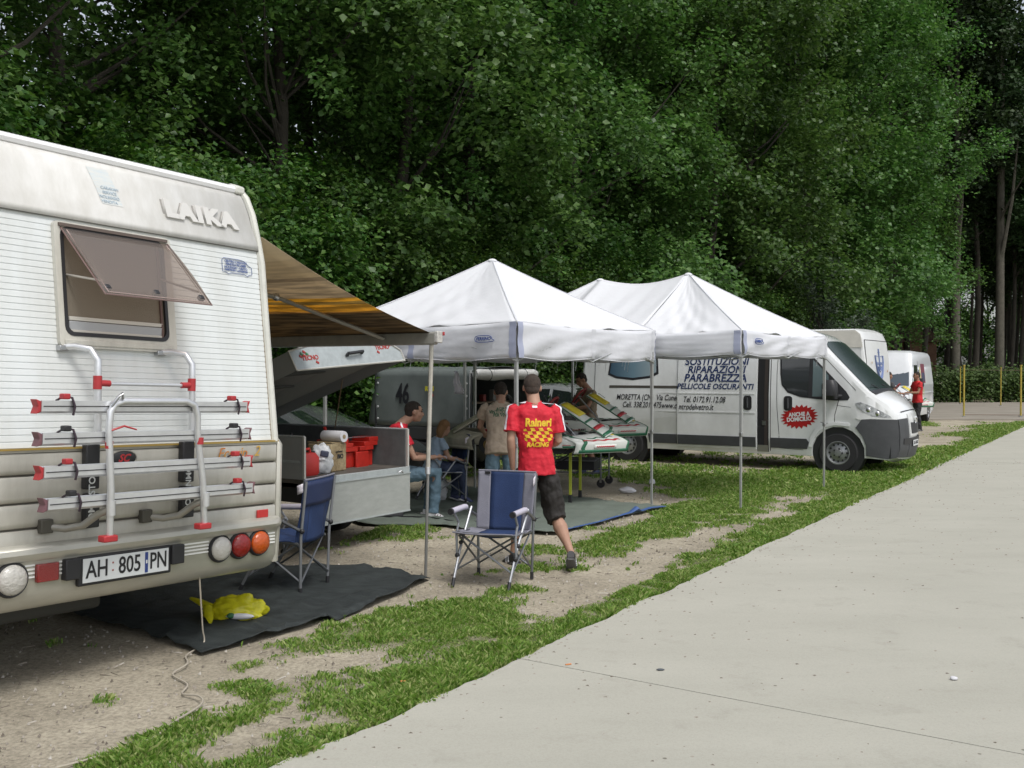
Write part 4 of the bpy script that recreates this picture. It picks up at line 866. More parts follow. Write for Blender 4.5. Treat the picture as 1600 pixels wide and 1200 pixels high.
def make_lettered_van():
    f = Vector((.844, -.537)); ang = math.atan2(f.y, f.x) - math.pi / 2
    r = empty('panel_van', (5.65 + 1.0 * .537, 17.4 + 1.0 * .844, 0), ang, 'long white panel van with blue lettering and a red burst on its door', 'van')
    VW = mat('van_white', (.76, .775, .775), .22, coat=.8, var=.08, vscale=1.5, streak=(1, 1, .6), col2=(.60, .61, .60))
    S = panel_van_shell(); S.body('body', VW, r, cy=[-4.7, -4.4, .25, .45, .62, .78, .9], cz=[.55, 1.3, 2.0])
    sd_ = 1
    # underbody, arches, wheels
    MB().box((0, -2.1, .42), (1.75, 5.9, .30)).build('underbody', BLACK, r)
    for y in (0, -4.035):
        for sx in (-1, 1):
            MB().lathe([(.44, -.13), (.44, .12), (.30, .12), (.30, -.13)], (sx * .86, y, .34), 'x', 24, caps=False).build('wheel_well', BLACK, r)
            wheel((sx * .90, y, .335), .34, .22, r, sx, .205)
    # dark door gap of the slid-open side door, shade inside painted as a flat near-black plate
    gp = S.patch('door_gap', [(-1.43, .30), (-1.43, 2.12), (-1.22, 2.12), (-1.22, .30)], mat('dark_interior', (.008, .008, .009), .9), r, 1, .004, .01, cuts=(.55, 1.3))
    S.patch('gap_lining', [(-1.30, .34), (-1.30, 2.05), (-1.24, 2.05), (-1.24, .34)], mat('interior_brown', (.03, .022, .018), .8), gp, 1, .007, .004, cuts=(.55, 1.3))
    S.patch('latch', [(-1.34, .78), (-1.34, .86), (-1.27, .86), (-1.27, .78)], STEEL, gp, 1, .012, .006)
    S.patch('step_tread', [(-1.42, .30), (-1.42, .42), (-1.23, .42), (-1.23, .30)], mat('step_alu', (.25, .25, .22), .4, .5), gp, 1, .012, .008)
    def seam(pts, w_=.012, nm='panel_seam', m_=SEAM, e=.0025): return S.patch(nm, strip(pts, w_), m_, r, 1, e, .004, cuts=(.55, 1.3))
    # sliding door stands a little proud of the side
    sdr = S.patch('sliding_door', [(-2.97, .34), (-2.97, 2.16), (-1.44, 2.16), (-1.44, .34)], VW, r, 1, .028, .03, cuts=(.55, .98, 1.3), cuty=(-2.2,))
    S.patch('rail', [(-4.42, 1.425), (-4.42, 1.475), (-2.98, 1.475), (-2.98, 1.425)], mat('rail_dark', (.06, .055, .045), .6), r, 1, .004, .006)
    S.patch('rub_strip', [(-2.96, .38), (-2.96, .56), (-1.45, .56), (-1.45, .38)], GREYP, sdr, 1, .045, .02, cuts=(.55,))
    S.patch('rub_strip', [(-3.55, .38), (-3.58, .56), (-2.99, .56), (-2.99, .38)], GREYP, r, 1, .018, .02, cuts=(.55,))
    S.patch('rub_strip', [(-1.19, .38), (-1.19, .56), (-.54, .56), (-.50, .50), (-.53, .38)], GREYP, r, 1, .018, .02, cuts=(.55,))
    S.patch('rub_strip', [(-5.1, .40), (-5.1, .55), (-4.55, .55), (-4.52, .40)], GREYP, r, 1, .018, .02)
    # swage lines
    for z in (1.33, .985):
        S.patch('swage_line', [(-4.95, z), (-4.95, z + .022), (-3.0, z + .022), (-3.0, z)], VW, r, 1, .010, .012)
        S.patch('swage_line', [(-2.94, z), (-2.94, z + .022), (-1.47, z + .022), (-1.47, z)], VW, sdr, 1, .037, .012)
    seam([(-1.19, .32), (-1.19, 2.14)]); seam([(-1.03, .62), (-1.07, 1.1), (-1.08, 1.7), (-1.06, 2.2)], .008)
    seam([(-.60, .36), (-1.03, .38), (-1.03, .6)], .008)
    seam([(-.06, .84), (-.05, 1.0), (.02, 1.27)], .010); seam([(-.30, .86), (-.2, .845), (-.06, .84)], .008)
    seam([(-1.06, 2.2), (-.62, 2.26), (-.30, 2.05), (.13, 1.60), (.30, 1.42)], .008)
    seam([(-4.75, .45), (-4.75, 2.3)], .008); seam([(-.02, 1.16), (.22, 1.13)], .006)
    S.patch('moulding', [(-.5, .42), (-.47, .60), (-.38, .74), (-.24, .83), (-.05, .87), (.2, .85), (.2, .80), (-.05, .815), (-.2, .78), (-.32, .70), (-.40, .58), (-.43, .42)], VW, r, 1, .022, .024)
    # glass
    win = [(-.99, 1.50), (-1.02, 1.7), (-1.03, 2.06), (-.72, 2.10), (-.42, 1.98), (-.15, 1.70), (.14, 1.40), (.20, 1.30), (.17, 1.25), (-.02, 1.24), (-.35, 1.26), (-.66, 1.295), (-.88, 1.37)]
    wg = S.patch('door_window', win, BLACK, r, 1, .005, .008, cuts=(1.7,))
    S.patch('glass', [(-.97, 1.52), (-.99, 1.7), (-1.0, 2.03), (-.73, 2.06), (-.50, 1.99), (-.52, 1.31), (-.66, 1.325), (-.86, 1.39)], VGD, wg, 1, .009, .004, cuts=(1.7,))
    S.patch('quarter_glass', [(-.44, 1.95), (-.17, 1.68), (-.12, 1.31), (-.44, 1.305)], mat('pale_glass', (.10, .14, .145), .05, coat=1), wg, 1, .009, .004, cuts=(1.7,))
    for sx in (-1,):
        S.patch('door_window', win, VGD, r, -1, .005, .008, cuts=(1.7,))
    S.band('windscreen', [(-.33, 2.249), (-.05, 1.96), (.25, 1.66), (.515, 1.40)], mat('windscreen_glass', (.022, .038, .034), .22, spec=.6), r, -.94, .94, .005, .008, 14, lambda t: (.88 + .12 * t, .88 + .12 * t))
    S.band('scuttle', [(.515, 1.40), (.53, 1.385), (.60, 1.339)], BLACK, r, -.93, .93, .008, .01, 10)
    for x0, x1 in ((.15, .75), (-.65, -.05)): MB().tube([(x0, .56, 1.41), (x1, .50, 1.52)], .009, 6).build('wiper', BLACK, r)
    # nose: bonnet seam, lamps, bumper, grille
    S.band('bonnet_edge', [(.925, 1.045), (.932, 1.03)], SEAM, r, -.80, .80, .004, .006, 10)
    for sx in (1, -1):
        hl = [(.30, 1.205), (.38, 1.22), (.52, 1.17), (.68, 1.085), (.84, .985), (.86, .955), (.74, .955), (.56, .985), (.44, 1.05), (.33, 1.14)]
        h = S.patch('headlight', hl, LENS, r, sx, .010, .02, cuty=(.45, .6, .75))
        for yy, zz, rr_ in ((.50, 1.09, .045), (.64, 1.03, .045)):
            MB().ball((sx * (S.hw(yy, zz) + .008), yy, zz), (.01, rr_, rr_ * .9), 12, 8).build('reflector', CHROME, h)
        S.patch('headlight_base', [(.30, .945), (.44, 1.035), (.56, .975), (.86, .945), (.93, .93), (.93, .915), (.35, .92)], VW, r, sx, .012, .02, cuty=(.5, .7))
        S.patch('bumper_side', [(.475, .30), (.47, .48), (.42, .62), (.33, .75), (.30, .78), (.40, .925), (.55, .935), (.945, .925), (.965, .70), (.965, .4), (.93, .27), (.8, .25)], GREYP, r, sx, .016, .02, cuty=(.55, .7, .82, .9), cuts=(.55,))
    GR = [(.945, .93), (.965, .80), (.975, .62), (.968, .42), (.93, .28)]
    for a, b in ((.50, 1.03), (-1.03, -.50)): S.band('bumper_corner', GR, GREYP, r, a, b, .014, .02, 6)
    S.band('bumper_centre', [(.975, .58), (.968, .42), (.93, .28)], GREYP, r, -.5, .5, .02, .02, 8)
    S.band('grille_surround', [(.93, 1.0), (.955, .88), (.975, .62)], VW, r, -.5, .5, .020, .02, 8, lambda t: (1.0 - .15 * t, 1.0 - .15 * t))
    S.band('grille', [(.958, .85), (.974, .66)], BLACK, r, -.36, .36, .026, .01, 8, lambda t: (1.0 - .1 * t, 1.0 - .1 * t))
    S.band('air_slot', [(.978, .60), (.972, .50)], BLACK, r, -.85, .85, .022, .01, 12)
    em = MB(); Y0 = 1.085
    em.tube([(-.03, Y0, .86), (.0, Y0 + .012, .93), (.035, Y0, .955), (.05, Y0, .92), (.02, Y0 + .01, .89), (.04, Y0, .84)], [.012, .018, .016, .012, .016, .01], 6); em.tube([(.0, Y0 + .01, .92), (-.05, Y0, .94)], .009, 6); em.tube([(.01, Y0 + .01, .89), (-.045, Y0, .87)], .009, 6)
    em.build('lion_badge', CHROME, r, smooth=60)
    MB().box((.0, 1.075, .50), (.46, .02, .115)).build('plate_holder', BLACK, r, bevel=.004); pl = MB().box((.0, 1.086, .50), (.42, .006, .10)).build('number_plate', PWH, r)
    text('DG 418 KB', .085, (0, 1.0905, .50), (R(90), 0, R(180)), INKK, pl, sx=.85)
    # mirror
    mi = MB().loft([((1.16, -.08, 1.27), (0, 1, 0), (1, 0, 0), .10, .09), ((1.18, -.09, 1.33), (0, 1, 0), (1, 0, 0), .13, .12), ((1.18, -.10, 1.52), (0, 1, 0), (1, 0, 0), .125, .115), ((1.16, -.10, 1.60), (0, 1, 0), (1, 0, 0), .08, .08)], 14, 3.5).tube([(1.16, -.06, 1.32), (1.0, .05, 1.32)], .035, 8).build('mirror', BLACK, r)
    MB().box((1.30, -.16, 1.40), (.015, .055, .09)).build('indicator', mat('indicator_clear', (.55, .52, .5), .3), mi, bevel=.004)
    mi2 = MB().loft([((-1.18, -.09, 1.30), (0, 1, 0), (1, 0, 0), .13, .12), ((-1.18, -.10, 1.55), (0, 1, 0), (1, 0, 0), .12, .11)], 12, 3.5).tube([(-1.16, -.06, 1.32), (-1.0, .05, 1.32)], .035, 8).build('mirror', BLACK, r)
    # handles
    for y, par, e in ((-.87, r, .010), (-1.60, sdr, .042)):
        h = S.patch('door_handle', [(y + a_, z_) for a_, z_ in rrect(-.075, .075, 1.05, 1.31, .05)], BLACK, par, 1, e, .012)
        MB().tube([(S.hw(y, 1.1) + e + .012, y, 1.09), (S.hw(y, 1.1) + e + .018, y, 1.27)], .018, 8).build('grip', GREYP, h)
    # lettering
    rt = (R(90), 0, R(90))
    def lt(s, size, y, z, m_, e=.034, **k): return text(s, size, (S.hw(y, z) + e, y, z), (R(90) + (-.085 if z > 1.3 else 0), 0, R(90)), m_, sdr, **k)
    lt('SOSTITUZIONI', .185, -2.22, 1.925, INKB, bold=.004, shear=.2); lt('RIPARAZIONI', .185, -2.22, 1.775, INKB, bold=.004, shear=.2); lt('PARABREZZA', .20, -2.24, 1.62, INKB, bold=.004, shear=.2)
    lt('PELLICOLE OSCURANTI', .142, -2.24, 1.465, INKB, bold=.003, shear=.2, sx=.98)
    text('MORETTA (CN)  Via Cuneo', .155, (S.hw(-3, 1.24) + .005, -4.26, 1.245), rt, INKK, r, shear=.25, sx=.72, bold=.001, align='LEFT')
    lt('Tel. 0172.91.12.08', .15, -2.44, 1.22, INKK, shear=.25, sx=.74, bold=.001)
    text('Cell. 338.2011475', .155, (S.hw(-3, 1.1) + .005, -4.13, 1.10), rt, INKK, r, shear=.25, sx=.72, bold=.001, align='LEFT')
    text('www.ce', .155, (S.hw(-3, 1.1) + .005, -3.31, 1.095), rt, INKK, r, shear=.25, sx=.72, bold=.001, align='LEFT')
    lt('ntrodelvetro.it', .155, -2.60, 1.08, INKK, shear=.25, sx=.74, bold=.001)
    # windscreen picture printed on the side
    wsp = [(-4.46, 1.68), (-4.40, 2.14), (-3.42, 2.16), (-3.38, 1.70), (-3.55, 1.62), (-3.92, 1.575), (-4.28, 1.61)]
    S.patch('windscreen_picture', wsp, INKK, r, 1, .004, .005)
    WP = bpy.data.materials.new('printed_glass'); WP.use_nodes = True; n = WP.node_tree; tc = n.nodes.new('ShaderNodeTexCoord'); sp_ = n.nodes.new('ShaderNodeSeparateXYZ'); n.links.new(tc.outputs['Object'], sp_.inputs[0])
    mr = n.nodes.new('ShaderNodeMapRange'); mr.inputs['From Min'].default_value = -4.4; mr.inputs['From Max'].default_value = -3.4; n.links.new(sp_.outputs['Y'], mr.inputs[0])
    rp = ramp(n, n.links, mr.outputs[0], [(0, (.04, .08, .12)), (1, (.30, .36, .38)), (.5, (.13, .21, .26))]); n.links.new(rp.outputs[0], n.nodes['Principled BSDF'].inputs['Base Color']); n.nodes['Principled BSDF'].inputs['Roughness'].default_value = .4
    S.patch('picture_print', [(-4.42, 1.71), (-4.36, 2.13), (-3.45, 2.14), (-3.43, 1.73), (-3.58, 1.66), (-3.92, 1.62), (-4.26, 1.65)], WP, r, 1, .0065, .003)
    # burst
    bu = []; cy_, cz_ = -.67, .945
    for k in range(44):
        a = 2 * math.pi * k / 44; q = 1 if k % 2 == 0 else .78; bu.append((cy_ + .34 * q * math.cos(a), cz_ + .215 * q * math.sin(a) + .03 * math.cos(a) * q))
    S.patch('red_burst', bu, mat('burst_red', (.36, .012, .012), .4), r, 1, .005, .006)
    for s_, z_ in (('ANCHE A', .985), ('DOMICILIO', .90)): text(s_, .10, (S.hw(-.67, 1) + .008, -.67, z_), (R(90), R(-5), R(90)), PWH, r, bold=.004, sx=.86)
    return r
lettered_van = make_lettered_van()

# ---------------------------------------------------------------- second motorhome with the anchor crest
def make_second_motorhome():
    r = empty('motorhome', (8.13 + 1.1 * .556, 23 + 1.1 * .831, 0), HEAD, 'white motorhome with a blue anchor crest on its rear wall, behind the van cab', 'motorhome')
    CR = mat('mh_cream', (.60, .58, .52), .4, coat=.2, var=.12); WH = mat('mh_white', (.68, .69, .68), .35, coat=.3, var=.08)
    def hw(y, z): return 1.12 - max(0, z - 2.2) * .10
    P = [(.05, .4, .02), (-.02, .55, .04), (-.02, 1.2, .05), (.04, 2.0, .07), (.10, 2.5, .09), (.17, 2.66, .10), (.30, 2.73, .10), (3.5, 2.75, .1), (5.2, 2.7, .1), (5.6, 2.4, .1), (5.7, 1.9, .08), (5.4, 1.85, .05), (5.9, 1.2, .08), (6.2, 1.05, .08), (6.25, .5, .05), (6.1, .35, .02)]
    S = Shell(P, hw, lambda y, z: .02); S.body('body', WH, r, cy=(), cz=(1.2, 2.2))
    S.patch('overhead_moulding', [(.10, 2.30), (.16, 2.60), (.28, 2.70), (5.2, 2.70), (5.2, 2.12), (.6, 2.12), (.5, 2.30)], CR, r, -1, .02, .02, cuts=(2.2,))
    S.patch('side_window', rrect(.62, .82, 1.72, 2.0, .03), BLACK, r, -1, .006, .008); S.patch('side_window', rrect(2.2, 3.2, 1.4, 1.95, .06), BLACK, r, -1, .006, .008)
    S.band('rear_frame', [(-.02, 1.0), (.04, 2.0), (.098, 2.48)], SEAM, r, -.96, .96, .006, .006, 8)
    S.band('rear_panel', [(-.02, 1.02), (.04, 2.0), (.096, 2.46)], WH, r, -.94, .94, .010, .006, 8)
    blue = mat('crest_blue', (.12, .17, .34), .5)
    wy = lambda z: np.interp(z, [1.2, 2.0, 2.5], [-.02, .04, .10]) - .045
    def C(x, z): return (x, wy(z), z)
    cr = MB().tube([C(-.36, 2.12), C(-.33, 1.95), C(-.24, 1.75), C(-.12, 1.62), C(0, 1.56), C(.12, 1.62), C(.24, 1.75), C(.33, 1.95), C(.36, 2.12)], [.014, .018, .024, .03, .034, .03, .024, .018, .014], 6).build('crest', blue, r, smooth=60)
    MB().tube([C(-.36, 2.12), C(-.1, 2.10)], .007, 6).tube([C(.36, 2.12), C(.1, 2.10)], .007, 6).tube([C(0, 2.28), C(0, 1.78)], .016, 6).tube([C(-.07, 2.20), C(.07, 2.20)], .011, 6).tube([C(-.16, 1.86), C(-.12, 1.78), C(0, 1.74), C(.12, 1.78), C(.16, 1.86)], .013, 6).build('anchor', blue, cr, smooth=60)
    text('YACHTING', .10, C(0, 1.93), (R(90), 0, 0), blue, cr, bold=.002); text('CLUB', .08, C(0, 1.84), (R(90), 0, 0), blue, cr, bold=.001)
    for x, z, c in ((-.70, 1.95, (.45, .30, .15)), (-.72, 1.74, (.45, .2, .15)), (-.74, 1.5, (.4, .35, .2)), (.5, 1.35, (.1, .2, .3)), (.70, 1.75, (.4, .2, .1))):
        MB().ball(C(x, z), (.03, .006, .03), 8, 6).build('round_sticker', mat('sticker_%d' % int(x * 100), c, .5), r)
    MB().lathe([(.045, 0), (.045, -.01)], C(.28, 1.38), 'y', 12).build('round_badge', BLACK, r); text('LAIKA', .10, C(.62, 1.38), (R(90), 0, 0), mat('silver_letter', (.3, .3, .3), .4, .5), r)
    MB().box((0, -.04, 1.16), (1.9, .02, .015)).build('seam', SEAM, r)
    for x in (-.9, .9): MB().box((x, -.045, .8), (.16, .03, .3)).build('tail_light', mat('red_block_lens', (.22, .006, .006), .2, coat=.8), r, bevel=.01)
    MB().box((0, -.05, .58), (2.1, .08, .2)).build('bumper', WH, r, bevel=.02)
    for y in (1.3, 4.8):
        for sx in (-1, 1): wheel((sx * .98, y, .33), .33, .2, r, sx)
    # its awning and post on the road-far side
    aw = MB().prism([(1.12, 2.30), (1.12, 2.34), (2.05, 2.05), (2.05, 2.01)], .55, 3.6, 'y').build('awning', mat('dark_awning', (.05, .05, .055), .8), r, smooth=0)
    MB().box((2.06, 2.07, 1.99), (.05, 3.1, .07)).build('lead_rail', ALU, aw, bevel=.01)
    MB().tube([(2.05, .60, 0), (2.05, .60, 2.0)], .018, 8).build('awning_leg', ALU, aw)
    return r
make_second_motorhome()

# ---------------------------------------------------------------- far white van, nose towards us
def make_far_van():
    # front axle near (13.4, 32.3), pointing down the road towards the viewer
    r = empty('panel_van', (13.0 - .95 * .80, 32.6 + .95 * .556, 0), math.atan2(-.831, -.556) - math.pi / 2 + .05, 'white high van with stickers on its flank, farthest vehicle beside the hedge', 'van')
    W_ = mat('old_van_white', (.70, .72, .74), .3, coat=.5, var=.06)
    def hw(y, z):
        w_ = .97 - max(0, z - 1.3) * .10
        if y > .2: w_ -= .10 * ((y - .2) / .75) ** 2
        return w_
    P = [(-3.95, .35, .02), (-4.0, .6, .05), (-4.0, 1.3, .06), (-3.92, 2.1, .08), (-3.8, 2.34, .10), (-3.5, 2.40, .1), (-.4, 2.42, .1), (-.15, 2.36, .1), (-.02, 2.2, .08), (.18, 1.86, .06), (.42, 1.22, .06), (.62, 1.12, .07), (.85, .98, .07), (.90, .85, .05), (.93, .5, .05), (.88, .3, .03), (.5, .26, .01)]
    P += [(y, z, .004) for y, z in ARCH(0, .42)] + [(-.6, .27, .01), (-2.4, .27, .01)] + [(y, z, .004) for y, z in ARCH(-3.0, .41)] + [(-3.5, .3, .01)]
    S = Shell(P, hw, lambda y, z: .05 if y > .1 else .02); S.body('body', W_, r, cy=(.2, .5, .7), cz=(.55, 1.3, 1.9))
    MB().box((0, -1.5, .42), (1.7, 4.6, .3)).build('underbody', BLACK, r)
    S.band('windscreen', [(-.0, 2.12), (.17, 1.85), (.40, 1.28)], mat('far_windscreen', (.06, .08, .10), .2, spec=.8), r, -.93, .93, .006, .01, 10)
    S.band('grille', [(.905, .84), (.925, .62)], BLACK, r, -.55, .55, .006, .01, 8)
    S.band('bumper', [(.93, .56), (.89, .3)], GREYP, r, -1, 1, .02, .02, 8)
    for sx in (-1, 1):
        S.patch('door_window', [(-.85, 1.32), (-.85, 1.95), (-.2, 1.95), (.12, 1.35), (.12, 1.25)], VGD, r, sx, .006, .01, cuts=(1.9,))
        S.patch('panel_seam', strip([(-.95, .4), (-.95, 2.1)], .02), SEAM, r, sx, .004, .006, cuts=(.55, 1.3, 1.9)); S.patch('panel_seam', strip([(.2, .8), (.2, 1.3)], .015), SEAM, r, sx, .004, .006)
        S.patch('swage_line', [(-3.9, 1.0), (-3.9, 1.03), (.2, 1.03), (.2, 1.0)], W_, r, sx, .014, .016)
        S.band('headlight', [(.88, .93), (.91, .78)], LENS, r, *((.62, .98) if sx > 0 else (-.98, -.62)), .01, .01, 4)
        MB().loft([((sx * 1.12, .0, 1.18), (0, 1, 0), (1, 0, 0), .09, .10), ((sx * 1.13, -.02, 1.3), (0, 1, 0), (1, 0, 0), .11, .13), ((sx * 1.12, -.02, 1.52), (0, 1, 0), (1, 0, 0), .09, .1)], 10, 3).tube([(sx * 1.1, 0, 1.25), (sx * .95, .05, 1.22)], .03, 6).build('mirror', BLACK, r)
        for y in (0, -3.0):
            MB().lathe([(.40, -.1), (.40, .1), (.28, .1), (.28, -.1)], (sx * .80, y, .34), 'x', 20, caps=False).build('wheel_well', BLACK, r); wheel((sx * .86, y, .32), .32, .19, r, sx)
        for y0, y1, z0, z1, c in ((-2.25, -1.5, 1.35, 2.0, (.16, .03, .05)), (-2.15, -1.62, 1.42, 1.7, (.04, .05, .10)), (-1.15, -1.02, 1.5, 1.8, (.03, .04, .08)), (-1.38, -1.25, 1.45, 1.9, (.5, .45, .1)), (-1.42, -1.15, 1.15, 1.22, (.5, .25, .1)), (-1.9, -1.8, .95, 1.15, (.5, .5, .1)), (-.85, -.55, .98, 1.04, (.05, .12, .3)), (-1.6, -1.48, .9, 1.1, (.45, .4, .2))):
            S.patch('sticker', [(y0, z0), (y0, z1), (y1, z1), (y1, z0)], mat('sticker_c%d' % int(abs(y0) * 100), c, .5), r, sx, .005 if z1 - z0 > .6 else .008, .006, cuts=(1.3, 1.9))
    return r
far_van = make_far_van()

# ---------------------------------------------------------------- silver cars
def make_car(loc, rz, label, col=(.42, .44, .45), sc=1.0):
    r = empty('parked_car', loc, rz, label, 'car')
    r.scale = (1, 1, sc); SV = mat('car_paint_%d' % int(col[0] * 100), col, .25, .5, coat=.8)
    def hw(y, z):
        w_ = .85 - max(0, z - .85) * .38
        if y > .3: w_ -= .18 * ((y - .3) / .6) ** 2
        return max(.3, w_)
    P = [(-3.1, .35, .02), (-3.2, .6, .05), (-3.18, .9, .05), (-2.9, 1.15, .05), (-2.6, 1.36, .06), (-2.0, 1.44, .06), (-1.2, 1.45, .06), (-.8, 1.38, .05), (-.2, 1.08, .05), (.1, .94, .06), (.55, .86, .08), (.8, .72, .08), (.85, .5, .05), (.78, .28, .03), (.45, .24, .01)]
    P += [(y, z - .03, .004) for y, z in ARCH(0, .36, .27)] + [(-.5, .22, .01), (-2.0, .22, .01)] + [(y, z - .03, .004) for y, z in ARCH(-2.5, .36, .27)] + [(-2.95, .28, .01)]
    S = Shell(P, hw, lambda y, z: .04 if z > .8 else .03); S.body('body', SV, r, cy=(.3, .5, .7), cz=(.55, .85))
    MB().box((0, -1.2, .36), (1.4, 3.6, .25)).build('underbody', BLACK, r)
    S.band('windscreen', [(-.78, 1.36), (-.2, 1.07), (.02, .97)], VGD, r, -.88, .88, .008, .01, 10); S.band('rear_window', [(-3.02, 1.05), (-2.68, 1.33)], VGD, r, -.85, .85, .008, .01, 8)
    S.band('grille', [(.83, .66), (.85, .52)], BLACK, r, -.5, .5, .008, .01, 6)
    for sx in (-1, 1):
        S.patch('side_window', [(-1.25, .95), (-1.25, 1.36), (-.85, 1.31), (-.25, 1.01), (-.2, .95)], VGD, r, sx, .006, .01, cuts=(1.1,)); S.patch('side_window', [(-2.6, .97), (-2.45, 1.30), (-2.1, 1.36), (-1.32, 1.37), (-1.32, .95)], VGD, r, sx, .006, .01, cuts=(1.1,))
        S.patch('door_seam', strip([(-1.28, .3), (-1.28, .93)], .012), SEAM, r, sx, .003, .005, cuts=(.55, .85)); S.patch('headlight', [(.45, .78), (.8, .70), (.83, .58), (.5, .64)], LENS, r, sx, .01, .015, cuty=(.6, .7))
        MB().ball((sx * .93, -.25, .98), (.10, .07, .07), 10, 8).build('mirror', BLACK, r)
        for y in (0, -2.5): MB().lathe([(.34, -.08), (.34, .08), (.2, .08), (.2, -.08)], (sx * .70, y, .30), 'x', 18, caps=False).build('wheel_well', BLACK, r); wheel((sx * .75, y, .29), .29, .17, r, sx)
    return r
make_car((-2.15, 14.1, 0), R(-112), 'dark silver low hatchback seen through the gap under the trailer lid', (.13, .14, .145), .86)
make_car((2.3, 21.6, 0), R(-118), 'silver car parked behind the karts, left of the lettered van')
# ---------------------------------------------------------------- gazebo tents
FAB = mat('tent_fabric', (.79, .80, .82), .65, transl=.22, bump=.35, bscale=7, spec=.2)
FABV = mat('tent_valance', (.78, .79, .82), .65, transl=.30, bump=.4, bscale=6, spec=.2)
BAND = mat('reinforcement_band', (.42, .45, .58), .6, transl=.2)
POLE = mat('tent_pole', (.50, .51, .50), .42, .6, var=.15, vscale=10)
LOGO = mat('logo_blue', (.04, .08, .26), .5)
def xy3(o, a, b, z, base): return (base[0] + a * .5994 - b * .8004, base[1] + a * .8004 + b * .5994, z)   # a: short side (right-away), b: long side (left-away)
def make_tent(o, base, A_, B_, peaks, ez, vz, pz, label, seed, legs=True, logos=()):
    r = empty('gazebo_tent', (base[0], base[1], 0), math.atan2(.8004, .5994), label, 'tent', 'white gazebo tents')
    # local: x along a, y along b
    P = [Vector((A_ / 2, b, pz)) for b in peaks]
    cs = [Vector((0, 0, ez)), Vector((A_, 0, ez)), Vector((A_, B_, ez)), Vector((0, B_, ez))]
    g = random.Random(seed)
    def tri(a, b, c, nm='roof_panel', sag=.07):   # a,b eave corners; c peak
        def fn(u, v):
            e = a.lerp(b, u); p = e.lerp(c, v); s_ = math.sin(math.pi * u) * math.sin(math.pi * min(1, v * 1.0)) * sag
            cat_ = .10 * (1 - (2 * u - 1) ** 2) * (1 - v) ** 2 * .35
            k = (.016 * math.sin(9 * u + 6 * v + seed) + .012 * math.sin(23 * u - 11 * v) + .008 * math.sin(41 * u + 19 * v + seed)) * math.sin(math.pi * u) * (1 - v) - .10 * v * (1 - v)
            return tuple(p + Vector((0, 0, -s_ - cat_ + k)))
        return MB().grid(fn, 36, 22).build(nm, FAB, r, smooth=180, flip=False, solid=.002)
    def quad(a, b, c, d, nm='roof_panel'):         # eave a->b, ridge d->c
        def fn(u, v):
            lo = a.lerp(b, u); hi = d.lerp(c, u) + Vector((0, 0, -.11 * math.sin(math.pi * u)))
            p = lo.lerp(hi, v); k = .012 * math.sin(11 * u + 5 * v + seed) * (1 - v) + .015 * math.sin(26 * u + 3 * v) * v * (1 - v) * 2 - .10 * v * (1 - v) - .05 * math.sin(math.pi * u) * (1 - v) * .6
            return tuple(p + Vector((0, 0, k)))
        return MB().grid(fn, 22, 14).build(nm, FAB, r, smooth=180, flip=False, solid=.002)
    tri(cs[0], cs[1], P[0]); tri(cs[2], cs[3], P[-1])
    if len(P) == 1: tri(cs[1], cs[2], P[0]); tri(cs[3], cs[0], P[0])
    else:
        m0, m1 = peaks[0], peaks[1]
        e = lambda x, y: Vector((x, y, ez))
        for x in (0, A_):
            tri(e(x, 0), e(x, m0), P[0]); quad(e(x, m0), e(x, m1), P[1], P[0]); tri(e(x, m1), e(x, B_), P[1])
    for p in P: MB().ball((p.x, p.y, p.z - .022), (.06, .06, .032), 12, 6).build('peak_cap', FAB, r)
    # hip seams
    def seam(a, c): MB().tube([tuple(a.lerp(c, t) + Vector((0, 0, .004 - .10 * t * (1 - t)))) for t in np.linspace(0.01, .99, 9)], .008, 5).build('hip_seam', FABV, r)
    seam(cs[0], P[0]); seam(cs[1], P[0]); seam(cs[2], P[-1]); seam(cs[3], P[-1])
    # valances with a slight drape
    for i in range(4):
        a, b = cs[i], cs[(i + 1) % 4]; d = (b - a); nv = Vector((d.y, -d.x, 0)).normalized(); k = max(2, round(d.length / 1.5))
        def fn(u, v, a=a, b=b, nv=nv, k=k, i=i):
            p = a.lerp(b, u); sag = .10 * .35 * (1 - (2 * u - 1) ** 2)
            z = ez - .0 - sag * (1 - v) - v * (ez - vz) + v * .015 * math.cos(math.pi * 2 * k * u)
            off = .020 * math.sin(u * k * 8 + i + 2 * v) * v + .012 * math.sin(u * 31 + 5 * v + seed) * v + .008 * math.sin(14 * u * (1 + v) + 9 * v) + .02 * abs(math.sin(math.pi * k * u)) * math.sin(math.pi * v)
            return tuple(Vector((p.x, p.y, z)) + nv * (.012 + off))
        va = MB().grid(fn, 44, 8).build('valance', FABV, r, smooth=180, flip=False, solid=.002)
        MB().tube([fn(u, 1) for u in np.linspace(0, 1, 45)], .0045, 5).build('hem', FABV, va, smooth=180)
        bw = .035 if d.length > 2 else .03
        for t in [.012, .988] + [j / k for j in range(1, k)]:
            q = MB().grid(lambda u, v, t=t, fn=fn, nv=nv, L_=d.length: tuple(Vector(fn(t + (u - .5) * .09 / L_, v)) + nv * .006), 2, 8).build('reinforcement', BAND if (t < .1 or (i == 3)) else FABV, va, smooth=180, flip=False)
        for t in [j / 8 for j in range(1, 8)]:
            if g.random() < .6:
                p = Vector(fn(t, 1)); MB().tube([p, p + Vector((.004, .01, -.06)), p + Vector((-.008, .012, -.10 - .05 * g.random()))], [(.009, .002)] * 3, 4).build('tie_strap', FABV, va, smooth=0)
    # frame under the edge
    fr = MB()
